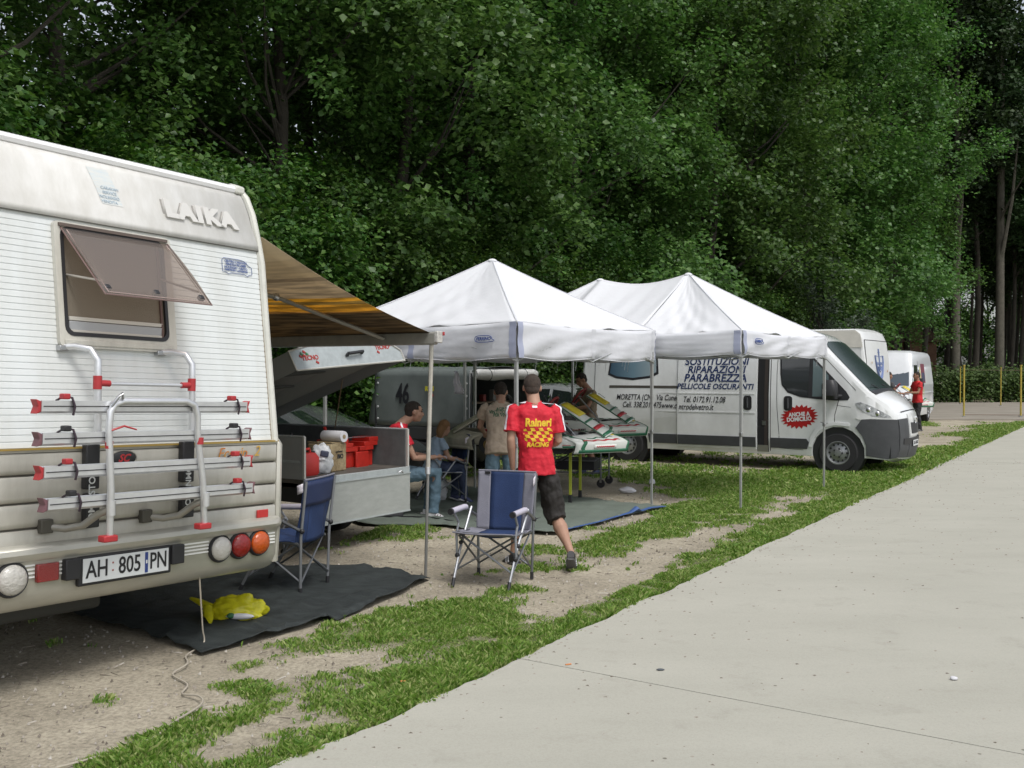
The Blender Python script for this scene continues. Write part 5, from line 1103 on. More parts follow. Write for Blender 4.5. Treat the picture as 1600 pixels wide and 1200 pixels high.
    for i in range(4):
        a, b = cs[i], cs[(i + 1) % 4]; d = b - a; k = max(2, round(d.length / 1.5))
        for j in range(k):
            p, q = a.lerp(b, j / k), a.lerp(b, (j + 1) / k); zt, zb = Vector((0, 0, -.04)), Vector((0, 0, vz - ez - .02))
            fr.tube([p + zt, q + zb], (.009), 5); fr.tube([p + zb, q + zt], (.009), 5)
    fr.build('edge_trusses', POLE, r)
    for p in P:
        MB().tube([(p.x, p.y, pz - .04), (p.x, p.y, vz + .1)], .016, 8).build('centre_pole', POLE, r)
        f2 = MB()
        for c in ((0, p.y), (A_, p.y), (p.x, 0 if p.y < B_ / 2 + .01 else B_)): f2.tube([(p.x, p.y, vz + .12), (c[0], c[1], vz + .02)], .010, 5)
        f2.build('roof_trusses', POLE, r)
    for i, c in enumerate(cs):
        x = c.x + (.02 if c.x < 1 else -.02); y = c.y + (.02 if c.y < 1 else -.02)
        lg = MB().box((x, y, (ez + .95) / 2), (.034, .034, ez - .95)).build('leg', POLE, r, smooth=0)
        MB().box((x, y, .50), (.024, .024, 1.0)).build('lower_leg', POLE, lg, smooth=0); MB().box((x, y, .005), (.07, .07, .01)).build('foot_plate', STEEL, lg, smooth=0)
        MB().box((x, y, .96), (.042, .042, .05)).build('slider', BLACK if i == 3 else STEEL, lg, bevel=.004)
    for side, t, z in logos:
        a, b = (cs[3], cs[0]) if side == 'L' else (cs[0], cs[1]); d = (b - a).normalized(); nv = Vector((d.y, -d.x, 0)); p = a.lerp(b, t) + nv * .045; p.z = z
        o_ = empty('x', (0, 0, 0)); bpy.data.objects.remove(o_)
        ang = math.atan2(d.y, d.x); tl = text('FERRINO', .050, tuple(p), (R(90), 0, ang), LOGO, r, bold=.0015, shear=.25, name='logo')
        ring = [(.115 * math.copysign(abs(math.cos(q)) ** .6, math.cos(q)), .036 * math.copysign(abs(math.sin(q)) ** .6, math.sin(q))) for q in np.linspace(0, 6.283, 29)[:-1]]
        ring = [(x_ + (.035 if x_ > .09 and z_ < 0 else 0), z_) for x_, z_ in ring]
        MB().tube([tuple(p + d * x_ + Vector((0, 0, z_))) for x_, z_ in ring], .0042, 5, close=True).build('logo_ring', LOGO, r)
    return r
TENT1 = make_tent(None, (.05, 10.68), 3.0, 3.0, [1.5], 2.28, 1.88, 3.17, 'white gazebo tent in front, single peak, standing over the green groundsheet', 1, logos=(('L', .86, 2.10),))
TENT2 = make_tent(None, (2.86, 12.5), 3.0, 4.5, [1.5, 3.0], 2.26, 1.95, 3.17, 'white gazebo tent with two peaks standing in front of the lettered van', 5, logos=(('R', .14, 2.13),))

# ---------------------------------------------------------------- open box trailer
def make_trailer():
    r = empty('box_trailer', (-1.52, 9.98, 0), HEAD, 'grey box trailer with raised lid and folded-down tailgate, loaded with cans and crates', 'trailer')
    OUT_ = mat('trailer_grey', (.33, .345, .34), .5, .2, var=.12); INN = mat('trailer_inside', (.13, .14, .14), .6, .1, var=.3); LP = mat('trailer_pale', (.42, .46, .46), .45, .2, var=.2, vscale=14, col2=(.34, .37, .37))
    GATE = mat('scratched_gate', (.40, .42, .40), .5, .2, var=.4, vscale=7, streak=(1, 1, 3), col2=(.33, .35, .33))
    L_ = 2.0
    fl = MB().box((0, L_ / 2, .72), (1.5, L_, .05)).build('floor', mat('floor_ply', (.10, .09, .075), .7, var=.5), r, smooth=0)
    MB().box((0, L_ / 2, .58), (1.44, L_, .14)).build('chassis', BLACK, r)
    MB().box((0, -.006, .712), (1.52, .03, .068)).build('rear_sill', LP, r, bevel=.004)
    for sx in (-1, 1):
        w_ = MB().box((sx * .748, L_ / 2, .935), (.012, L_ - .03, .40)).build('side_outer', OUT_, r, smooth=0)
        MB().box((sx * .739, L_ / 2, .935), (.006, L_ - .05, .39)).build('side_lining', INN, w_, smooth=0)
        MB().tube([(sx * .75, .0, .745), (sx * .75, .0, 1.14)], .016, 4).build('end_post', mat('cream_edge', (.55, .54, .5), .4, .3), w_, smooth=0)
        MB().tube([(sx * .75, 0, 1.138), (sx * .75, L_, 1.138)], .011, 6).build('top_rail', LP, w_)
        if sx < 0: MB().box((-.757, .6, .90), (.008, 1.1, .02)).build('swage', LP, w_, smooth=0)
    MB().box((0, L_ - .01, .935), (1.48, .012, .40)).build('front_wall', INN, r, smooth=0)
    gate = MB().box((.0, -.030, .485), (1.49, .016, .40)).build('tailgate', GATE, r, bevel=.003)
    for q in ((0, .683), (0, .287)): MB().box((0, -.042, q[1]), (1.49, .010, .012)).build('gate_edge', LP, gate, smooth=0)
    MB().tube([(.55, -.045, .70), (.58, -.055, .715), (.62, -.045, .69)], .007, 6).build('catch', STEEL, gate)
    # wheels, jockey
    for sx in (-1, 1): wheel((sx * .64, .95, .27), .27, .16, r, sx)
    MB().tube([(0, L_, .5), (0, L_ + 1.0, .45)], .035, 6).build('drawbar', STEEL, r)
    # lid, hinged at the far end
    lid = empty('lid', (0, 0, 0)); bpy.data.objects.remove(lid)
    a = R(18.8); hy, hz = L_, 1.15; ro = R(-4.0)
    M_ = Matrix.Translation((0, hy, hz)) @ Matrix.Rotation(-a, 4, 'X') @ Matrix.Rotation(ro, 4, 'Y')
    dp = .23; lb = MB(); lb.T = M_; W_ = .80
    sec = [(-W_, 0), (-W_ - .04, dp * .82), (-W_ + .28, dp * 1.05), (W_ - .55, dp * 1.12), (W_ - .22, dp * 1.0), (W_ - .02, dp * .5), (W_, 0)]
    sec_i = [(x * .985, z - .012 if z > 0 else z) for x, z in sec]
    k = len(sec); ys_ = (-L_ * 1.02, 0)
    vs = [(x, y, z) for y in ys_ for x, z in sec] + [(x, y + (.015 if y < -1 else -.015), z) for y in ys_ for x, z in sec_i]
    fs = [(i, i + 1, k + i + 1, k + i) for i in range(k - 1)] + [(2 * k + i, 3 * k + i, 3 * k + i + 1, 2 * k + i + 1) for i in range(k - 1)]
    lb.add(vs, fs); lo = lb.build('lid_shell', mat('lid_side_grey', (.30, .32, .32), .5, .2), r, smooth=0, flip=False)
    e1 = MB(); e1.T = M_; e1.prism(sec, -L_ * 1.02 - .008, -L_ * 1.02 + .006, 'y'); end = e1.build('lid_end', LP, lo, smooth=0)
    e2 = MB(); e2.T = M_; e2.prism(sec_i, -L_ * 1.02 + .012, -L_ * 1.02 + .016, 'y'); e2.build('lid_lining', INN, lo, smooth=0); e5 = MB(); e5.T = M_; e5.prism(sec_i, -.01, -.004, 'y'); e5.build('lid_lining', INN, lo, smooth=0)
    e3 = MB(); e3.T = M_; out = [(x, -L_ * 1.02 - .012, z) for x, z in sec]; e3.tube(out, .010, 5); e3.tube([out[0], out[-1]], .010, 5); e3.build('lid_rim', mat('cream_edge', (.55, .54, .5), .4, .3), end)
    e4 = MB(); e4.T = M_
    for y in (-1.6, -1.1, -.6): e4 = MB(); e4.T = M_; e4.box((0, y, dp * .95), (1.3, .05, .03)); e4.build('lid_rib', INN, lo, smooth=0)
    h = MB(); h.T = M_; h.tube([(-.08, -L_ * 1.02 - .02, .10), (-.08, -L_ * 1.02 - .05, .115), (.14, -L_ * 1.02 - .05, .125), (.14, -L_ * 1.02 - .02, .115)], .018, 6); h.build('lid_handle', BLACK, end)
    for x_, s_ in ((-.58, 1), (.50, -1)):
        zc = .11 if x_ < 0 else .165; p = M_ @ Vector((x_, -L_ * 1.02 - .010, zc)); ri = (M_.to_3x3() @ Matrix.Rotation(R(90), 3, 'X')).to_euler()
        text('TECNO', .065, tuple(p), ri, mat('sticker_red', (.35, .03, .02), .5), end, bold=.002, name='sticker')
        for dx, dz, c in ((-.10, .045, 'g'), (-.06, .062, 'r'), (-.03, .04, 'g'), (-.12, .02, 'r'), (-.07, .025, 'r'), (.08, -.05, 'r')):
            q = M_ @ Vector((x_ + dx * s_ + (.0), -L_ * 1.02 - .010, zc + dz)); MB().box(tuple(q), (.04, .006, .022), rot=(-a, R(25), 0)).build('chequer_mark', mat('mark_green', (.03, .16, .06), .5) if c == 'g' else mat('sticker_red', (.35, .03, .02), .5), end, smooth=0)
    MB().tube([M_ @ Vector((.45, -1.45, .02)), (.70, 1.0, 1.12)], .006, 5).build('lid_prop', mat('prop_brass', (.25, .2, .12), .5, .5), r); MB().tube([M_ @ Vector((-.3, -1.0, .02)), (-.45, 1.6, 1.0)], .012, 6).build('gas_strut', BLACK, r)
    return r
trailer = make_trailer()
def T_(x, y, z):      # trailer frame to world
    c, s = math.cos(HEAD), math.sin(HEAD); return (-1.52 + x * c - y * s, 9.98 + x * s + y * c, z)
# load of the trailer, each a thing of its own
t = empty('fuel_can', T_(-.50, .22, .745), HEAD, 'red plastic fuel can at the left end of the trailer floor', 'fuel can')
MB().loft([((0, 0, z), (1, 0, 0), (0, 1, 0), rx, ry) for z, rx, ry in ((0, .10, .075), (.02, .115, .085), (.17, .115, .085), (.215, .08, .06), (.22, .04, .04))], 16, 4).build('body', mat('can_red', (.50, .035, .03), .4, transl=.1), t)
MB().tube([(-.07, 0, .19), (-.06, 0, .25), (.03, 0, .255), (.05, 0, .2)], .014, 8).build('handle', mat('can_red', (.5, .035, .03), .4), t); MB().lathe([(.025, 0), (.025, .03)], (.075, 0, .20), 'z', 12).build('cap', BLACK, t)
def blob_bag(name, loc, size, m, label, cat, seed, parts=(), flat=.35, n=24, knot=None):
    g = random.Random(seed)
    def fn(u, v):
        th = u * 2 * math.pi; ph = v * math.pi; d = Vector((math.cos(th) * math.sin(ph), math.sin(th) * math.sin(ph), math.cos(ph)))
        k = 1 + .22 * noise.noise(d * 1.8 + Vector((seed, 0, 0))) + .30 * abs(noise.noise(Vector((d.x * 1.6, d.y * 4.0, d.z * 4.0)) + Vector((0, seed, 0)))) + .05 * abs(noise.noise(d * 9)) - .08
        p = Vector((d.x * size[0], d.y * size[1], max(d.z, -flat) * size[2])) * k; p.z += flat * size[2] * 1.02; p.z = max(p.z, .002); return tuple(p)
    r = empty(name, loc, 0, label, cat); MB().grid(fn, n * 2, n).build('bag_body', m, r, smooth=70)
    return r
WB = mat('white_bag_film', (.66, .68, .70), .35, transl=.3)
b = blob_bag('plastic_bag', T_(-.30, .24, .745), (.12, .11, .16), WB, 'white carrier bag with dark print beside the red fuel can', 'bag', 3, flat=.75); MB().box((.06, -.085, .20), (.08, .03, .06), rot=(0, .2, .2)).build('print', mat('print_navy', (.05, .06, .10), .5), b, bevel=.01)
KR = mat('kraft_paper', (.36, .29, .17), .8, var=.45, vscale=7, col2=(.17, .12, .06), bump=.5, bscale=25)
t = empty('paper_sack', T_(-.06, .38, .745), HEAD + R(6), 'brown printed paper box standing in the middle of the trailer floor', 'box')
MB().box((0, 0, .14), (.25, .30, .28)).build('carton', KR, t, bevel=.012); text('BIO', .06, (.02, -.153, .15), (R(90), 0, 0), INKK, t, bold=.002, name='print'); text('carbone', .035, (.0, -.153, .20), (R(90), 0, 0), INKK, t, name='print')
for k in range(2): MB().box((-.06 + .12 * k, 0, .287), (.118, .3, .012), rot=(0, .12 * (1 - 2 * k), 0)).build('flap', KR, t, smooth=0)
t = empty('paper_roll', T_(.02, .36, 1.09), HEAD, 'roll of white kitchen paper lying on top of the brown box', 'paper roll')
MB().lathe([(.055, -.14), (.058, -.12), (.058, .12), (.055, .14)], (0, 0, 0), 'y', 20).build('paper', mat('paper_white', (.55, .55, .57), .8), t); MB().lathe([(.022, -.143), (.022, .143)], (0, 0, 0), 'y', 12).build('core', KR, t)
CRT = mat('crate_red', (.45, .02, .012), .42, var=.3, vscale=9)
t = empty('tool_box', T_(.36, .55, .745), HEAD + R(3), 'open red cantilever tool box with stepped trays on the right of the trailer floor', 'tool box')
MB().box((0, 0, .08), (.62, .28, .16)).build('bin', CRT, t, bevel=.006)
for k, (x, z, l_) in enumerate(((-.08, .19, .22), (-.15, .235, .22), (-.23, .28, .22), (.18, .19, .22), (.25, .235, .22), (.33, .28, .22))):
    MB().box((x, -.05, z), (.22, .24, .045)).build('tray', CRT, t, bevel=.004)
MB().box((.09, -.17, .06), (.20, .03, .20)).build('front_flap', CRT, t, bevel=.006); MB().tube([(-.33, -.1, .30), (0, -.12, .31), (.33, -.1, .30)], .006, 5).build('tray_rail', STEEL, t)
t2 = empty('screwdriver', T_(.18, .62, 1.08), HEAD, 'red-handled tool leaning upright out of the tool box', 'tool'); MB().tube([(0, 0, 0), (-.03, 0, .09)], .016, 8).build('grip', mat('crate_red', (.5, .03, .02), .4), t2); MB().tube([(0, 0, 0), (.03, 0, -.08)], .005, 6).build('shaft', STEEL, t2)
t2 = empty('oil_bottle', T_(.0, .95, .745), HEAD, 'small clear bottle standing behind the tool box', 'bottle'); MB().lathe([(.03, 0), (.035, .02), (.035, .25), (.012, .31), (.012, .34)], (0, 0, 0), 'z', 12).build('body', mat('bottle_grey', (.35, .4, .42), .15), t2); MB().lathe([(.015, .34), (.015, .36)], (0, 0, 0), 'z', 10).build('cap', BLACK, t2)
t2 = empty('kart_seat', T_(-.15, 1.45, .745), HEAD + R(30), 'black kart seat and cloth heaped at the back of the trailer', 'seat')
MB().grid(lambda u, v: ((u - .5) * .42 * (1 - .2 * v), (v - .5) * .3 + .18 * (2 * u - 1) ** 2 - .1, .02 + .5 * v + .08 * (2 * u - 1) ** 2), 10, 10).build('shell', BLACK, t2, solid=.012); MB().tube([(-.2, -.1, .5), (0, -.15, .56), (.2, -.1, .5)], .02, 8).build('rim', BLACK, t2)

# ---------------------------------------------------------------- tarpaulin trailer
def make_tarp():
    r = empty('tarpaulin_trailer', (-.64 + .9 * .556, 16 + .9 * .831, 0), HEAD, 'grey tarpaulin-covered trailer numbered 46 with its rear flap rolled up', 'trailer')
    TP = mat('grey_tarpaulin', (.135, .155, .15), .5, spec=.4, bump=.25, bscale=5, var=.12); W_ = .92; L_ = 2.05; z0, z1 = .84, 1.76
    def side(sx):
        def fn(u, v):
            y = u * L_; z = z0 + v * (z1 - z0); x = sx * (W_ - .03 + .02 * math.sin(9 * u) * math.sin(math.pi * v) + .012 * math.sin(31 * u + 4 * v) * (1 - v)); 
            y += .16 * max(0, u - .85) / .15 * (1 - v) ** 1.2 - .05 * v * (u > .95)
            return (x, y, z)
        o = MB().grid(fn, 24, 10).build('tarpaulin_side', TP, r, smooth=180, flip=False, solid=.004); return o
    s_ = side(-1); side(1)
    MB().grid(lambda u, v: ((v - .5) * 2 * (W_ - .03), u * (L_ - .05), z1 + .07 * math.sin(math.pi * v) - .015 * math.sin(3 * math.pi * u) ** 2), 10, 12).build('tarpaulin_roof', TP, r, smooth=180, flip=False, solid=.004)
    MB().box((0, L_, 1.3), (1.76, .02, .9)).build('front_sheet', TP, r)
    tr = mat('tarp_rope', (.45, .46, .46), .6)
    for y in (.02, L_ - .02): MB().tube([(-W_ + .03, y, .8), (-W_ + .03, y, z1 - .05), (-W_ + .12, y, z1 + .02), (W_ - .12, y, z1 + .02), (W_ - .03, y, z1 - .05), (W_ - .03, y, .8)], .018, 8).build('hoop', BLACK, r)
    MB().tube([(-W_ + .012, .04, .84), (-W_ + .012, .03, z1)], .008, 5).build('edge_cord', tr, s_)
    for z in (.95, 1.15, 1.35, 1.55):
        for y in (.10, L_ - .08): MB().lathe([(.02, 0), (.018, -.012), (.008, -.014)], (-W_ + .015, y, z), 'x', 10).build('eyelet', tr, s_)
    text('46', .46, (-W_ - .005, 1.42, 1.36), (R(90), 0, R(-90)), INKK, s_, bold=.012, sx=.62, shear=.1)
    text('RMS', .10, (-W_ - .005, .84, 1.46), (R(90), 0, R(-90)), mat('sticker_yellow', (.45, .42, .03), .5), s_, bold=.006); MB().box((-W_ + .003, .80, 1.36), (.004, .06, .05)).build('sticker', RED, s_)
    # rolled flap above the opening
    RL = mat('rolled_canvas', (.62, .62, .60), .6, bump=.5, bscale=14)
    ro = MB().tube([(-.88, -.05, 1.70), (-.80, -.06, 1.70), (-.4, -.065, 1.685), (0, -.06, 1.70), (.4, -.065, 1.695), (.82, -.06, 1.70), (.90, -.05, 1.70)], [.06, .085, .092, .084, .09, .085, .065], 14).build('rolled_flap', RL, r, smooth=60)
    for x in (-.55, .5): MB().tube([(x, -.06 + .096 * math.cos(a), 1.69 + .098 * math.sin(a)) for a in np.linspace(0, 6.28, 13)[:-1]], .008, 5, close=True).build('strap', TP, ro)
    MB().tube([(-.9, -.02, .85), (-.88, -.03, 1.3), (-.86, -.04, 1.66)], .010, 6).build('flap_cord', tr, r)
    # body, dark inside with shelf
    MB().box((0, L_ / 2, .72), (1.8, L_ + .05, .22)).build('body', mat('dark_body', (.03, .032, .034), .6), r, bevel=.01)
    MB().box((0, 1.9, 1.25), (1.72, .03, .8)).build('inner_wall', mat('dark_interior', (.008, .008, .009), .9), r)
    sh = MB().box((0, .55, 1.22), (1.7, .35, .03)).build('shelf', mat('shelf_wood', (.16, .12, .08), .7), r)
    for x, h_, c in ((-.45, .16, (.5, .5, .48)), (-.3, .22, (.2, .2, .2)), (.1, .12, (.25, .04, .03)), (.4, .2, (.3, .3, .28))): MB().box((x, .5, 1.235 + h_ / 2), (.09, .09, h_)).build('can', mat('can_%d' % int(c[0] * 100), c, .5), sh, bevel=.01)
    MB().box((0, L_ / 2, .58), (1.3, L_, .08)).build('chassis', BLACK, r)
    for sx in (-1, 1): wheel((sx * .82, 1.05, .3), .3, .18, r, sx); MB().tube([(sx * .82, 1.05 - .38, .45), (sx * .82, 1.05 - .25, .64), (sx * .82, 1.05 + .25, .64), (sx * .82, 1.05 + .38, .45)], [(.1, .012)] * 4, 6).build('mudguard', BLACK, r)
    MB().box((.60, -.01, .70), (.22, .03, .10)).build('tail_light', mat('red_lens', (.30, .006, .006), .12), r)
    MB().tube([(0, L_, .5), (0, L_ + 1.1, .45)], .035, 6).build('drawbar', STEEL, r)
    return r
make_tarp()
t = empty('hanging_cloth', (-.84, 14.58, 1.42), 0, 'white cloth hanging from the rear pole of the front tent', 'cloth')
MB().grid(lambda u, v: ((u - .0) * (.03 + .07 * (1 - v)) * 1.5 + .01 * math.sin(9 * v), .01 * math.sin(12 * u), .33 * v), 8, 8).build('cloth', mat('cloth_white', (.85, .83, .9), .8, transl=.2), t, smooth=180, flip=False, solid=.003)

# ---------------------------------------------------------------- mats
def sheet(name, poly, z, m, label, cat, amp, res=.07, edge=.0, curl=None):
    xs_ = [p[0] for p in poly]; ys_ = [p[1] for p in poly]
    bm = bmesh.new(); vs = [bm.verts.new((*p, 0)) for p in poly]; bm.faces.new(vs)
    x = min(xs_) + res
    while x < max(xs_): bmesh.ops.bisect_plane(bm, geom=bm.verts[:] + bm.edges[:] + bm.faces[:], plane_co=(x, 0, 0), plane_no=(1, 0, 0)); x += res
    y = min(ys_) + res
    while y < max(ys_): bmesh.ops.bisect_plane(bm, geom=bm.verts[:] + bm.edges[:] + bm.faces[:], plane_co=(0, y, 0), plane_no=(0, 1, 0)); y += res
    bdv = {v for e in bm.edges if len(e.link_faces) == 1 for v in e.verts}
    for v in bm.verts:
        n_ = noise.noise(v.co * 1.9); n2_ = abs(noise.noise(Vector((v.co.x * 4.5 - v.co.y * 1.5, v.co.y * 1.2, 3)))) ; n3_ = noise.noise(v.co * 9)
        v.co.z = z + amp * (.5 + .5 * n_) + amp * .9 * (1 - min(1, n2_ * 5)) + amp * .25 * n3_
        if v in bdv: v.co.z -= 0 if noise.noise(v.co * 3) > .1 else amp * .4; v.co.x += .02 * noise.noise(v.co * 5); v.co.y += .02 * noise.noise(v.co * 5 + Vector((9, 0, 0)))
    bmesh.ops.recalc_face_normals(bm, faces=bm.faces); me = bpy.data.meshes.new(name); bm.to_mesh(me); bm.free(); me.polygons.foreach_set('use_smooth', [True] * len(me.polygons)); me.materials.append(m)
    o = place(bpy.data.objects.new(name, me)); q = o.modifiers.new('solid', 'SOLIDIFY'); q.thickness = .006; return tag(o, label, cat)
sheet('ground_mat', [(-3.9, 8.2), (-3.15, 7.15), (-2.4, 6.62), (-1.92, 6.18), (-1.54, 6.6), (-1.30, 7.02), (-1.22, 7.0), (-1.13, 7.25), (-.88, 7.85), (-.68, 8.43), (-.95, 8.62), (-1.36, 8.95), (-2.4, 8.9)], .012, mat('black_mat', (.030, .038, .037), .75, var=.6, vscale=5, streak=(1, 3, 1), bump=.5, bscale=110, col2=(.010, .014, .014)), 'black woven ground mat spread beside the motorhome', 'mat', .034)
sheet('groundsheet', [(1.97, 12.78), (1.44, 12.19), (.98, 11.45), (.48, 10.75), (-.3, 11.0), (-1.0, 11.25), (-1.71, 11.4), (-2.3, 12.5), (-.9, 15.2), (.6, 14.1)], .012, mat('green_grey_sheet', (.15, .18, .15), .75, var=.25, vscale=2.5, bump=.4, bscale=100), 'pale green groundsheet with a blue edge under the tents', 'groundsheet', .018)
tag(MB().tube([(1.97, 12.78, .03), (1.72, 12.5, .05), (1.58, 12.36, .03), (1.52, 12.28, .07), (1.44, 12.19, .035), (1.2, 11.82, .03), (.98, 11.45, .03), (.7, 11.08, .03), (.48, 10.75, .03)], [(.03, .006), (.035, .01), (.03, .008), (.04, .03), (.03, .01), (.02, .006), (.02, .006), (.02, .006), (.015, .005)], 6).build('sheet_edging', mat('blue_edge', (.04, .09, .24), .6)), 'turned-up blue edge of the groundsheet facing the road', 'groundsheet edge')
# bags, litter, cord
YB = mat('yellow_film', (.80, .76, .03), .28, transl=.35, var=.3, vscale=16, bump=.5, bscale=18)
b = blob_bag('yellow_bag', (-1.93, 7.02, .03), (.20, .125, .115), YB, 'bright yellow plastic bag lying tied on the black mat', 'bag', 11, flat=.3, n=30)
MB().tube([(-.17, -.03, .07), (-.26, .04, .09), (-.36, .13, .10)], [(.035, .03), (.03, .022), (.014, .01)], 10).build('ear', YB, b, smooth=60); MB().tube([(-.18, -.06, .07), (-.15, -.14, .04), (-.12, -.21, .012)], [(.035, .03), (.032, .015), (.012, .008)], 10).build('ear', YB, b, smooth=60)
MB().ball((.06, -.135, .035), (.10, .02, .022), 10, 6).build('white_contents', mat('paper_white', (.55, .55, .57), .8), b); MB().ball((.0, -.14, .04), (.03, .02, .02), 8, 6).build('green_scrap', mat('scrap_green', (.03, .12, .05), .6), b)
blob_bag('plastic_bag', (-1.02, 13.4, .02), (.15, .13, .22), WB, 'white carrier bag standing on the groundsheet behind the awning leg', 'bag', 21, flat=.7)
b = blob_bag('crumpled_paper', (1.66, 14.4, .01), (.12, .05, .05), mat('paper_white', (.55, .55, .57), .8), 'crumpled white paper on the dirt between the tent poles', 'litter', 31, flat=.5, n=16)
blob_bag('crumpled_paper', (2.48, 5.62, .017), (.022, .015, .014), mat('paper_white', (.55, .55, .57), .8), 'tiny scrap of white paper on the concrete at the right', 'litter', 32, flat=.5, n=8)
blob_bag('crumpled_paper', (2.15, 15.4, .02), (.05, .04, .05), mat('paper_white', (.55, .55, .57), .8), 'scrap of white paper by the rear tent leg near the van', 'litter', 35, flat=.5, n=10)
tag(MB().ball((.86, 5.8, .022), (.025, .012, .006), 8, 6).build('dark_leaf', mat('leaf_dry', (.07, .08, .09), .7)), 'small dark curled leaf lying on the concrete', 'leaf')
tag(MB().tube([(.315, 5.9, .021), (.35, 5.915, .021)], .004, 6).build('cigarette_end', mat('orange_filter', (.55, .2, .06), .7)), 'orange cigarette end on the concrete joint', 'cigarette end')
tag(MB().tube([(-.62, 5.55, .03), (-.59, 5.56, .03)], .005, 6).build('cigarette_end', mat('orange_filter', (.55, .2, .06), .7)), 'orange cigarette end lying in the grass', 'cigarette end')
c0 = Vector((-1.965, 6.30, .47)); cp = [c0, (-1.962, 6.32, .30), (-1.965, 6.36, .12), (-1.96, 6.36, .02), (-2.0, 6.15, .006), (-1.93, 5.95, .012), (-1.95, 5.75, .010), (-1.80, 5.55, .014), (-1.78, 5.40, .010), (-1.66, 5.30, .03), (-1.60, 5.15, .035), (-1.66, 4.9, .03), (-1.70, 4.7, .02), (-1.85, 4.5, .02), (-2.0, 4.38, .012)]
def smooth_path(P, k=5):
    P = [Vector(p) for p in P]; out = []
    for i in range(len(P) - 1):
        p0, p1, p2, p3 = P[max(i - 1, 0)], P[i], P[i + 1], P[min(i + 2, len(P) - 1)]
        for j in range(k):
            t = j / k; out.append(.5 * ((2 * p1) + (p2 - p0) * t + (2 * p0 - 5 * p1 + 4 * p2 - p3) * t * t + (3 * p1 - p0 - 3 * p2 + p3) * t ** 3))
    out.append(P[-1]); return out
tag(MB().tube(smooth_path(cp), .0055, 6).build('power_cord', mat('cord_beige', (.40, .36, .29), .7), smooth=60), 'thin beige power cord hanging from the motorhome and trailing over the ground', 'cord')
tag(MB().tube(smooth_path([(-1.6, 11.9, .03), (-1.0, 11.75, .04), (-.6, 11.5, .03), (0, 11.55, .035), (.6, 11.9, .03)]), .008, 6).build('cable', BLACK, smooth=60), 'thin black cable crossing the green groundsheet', 'cable')

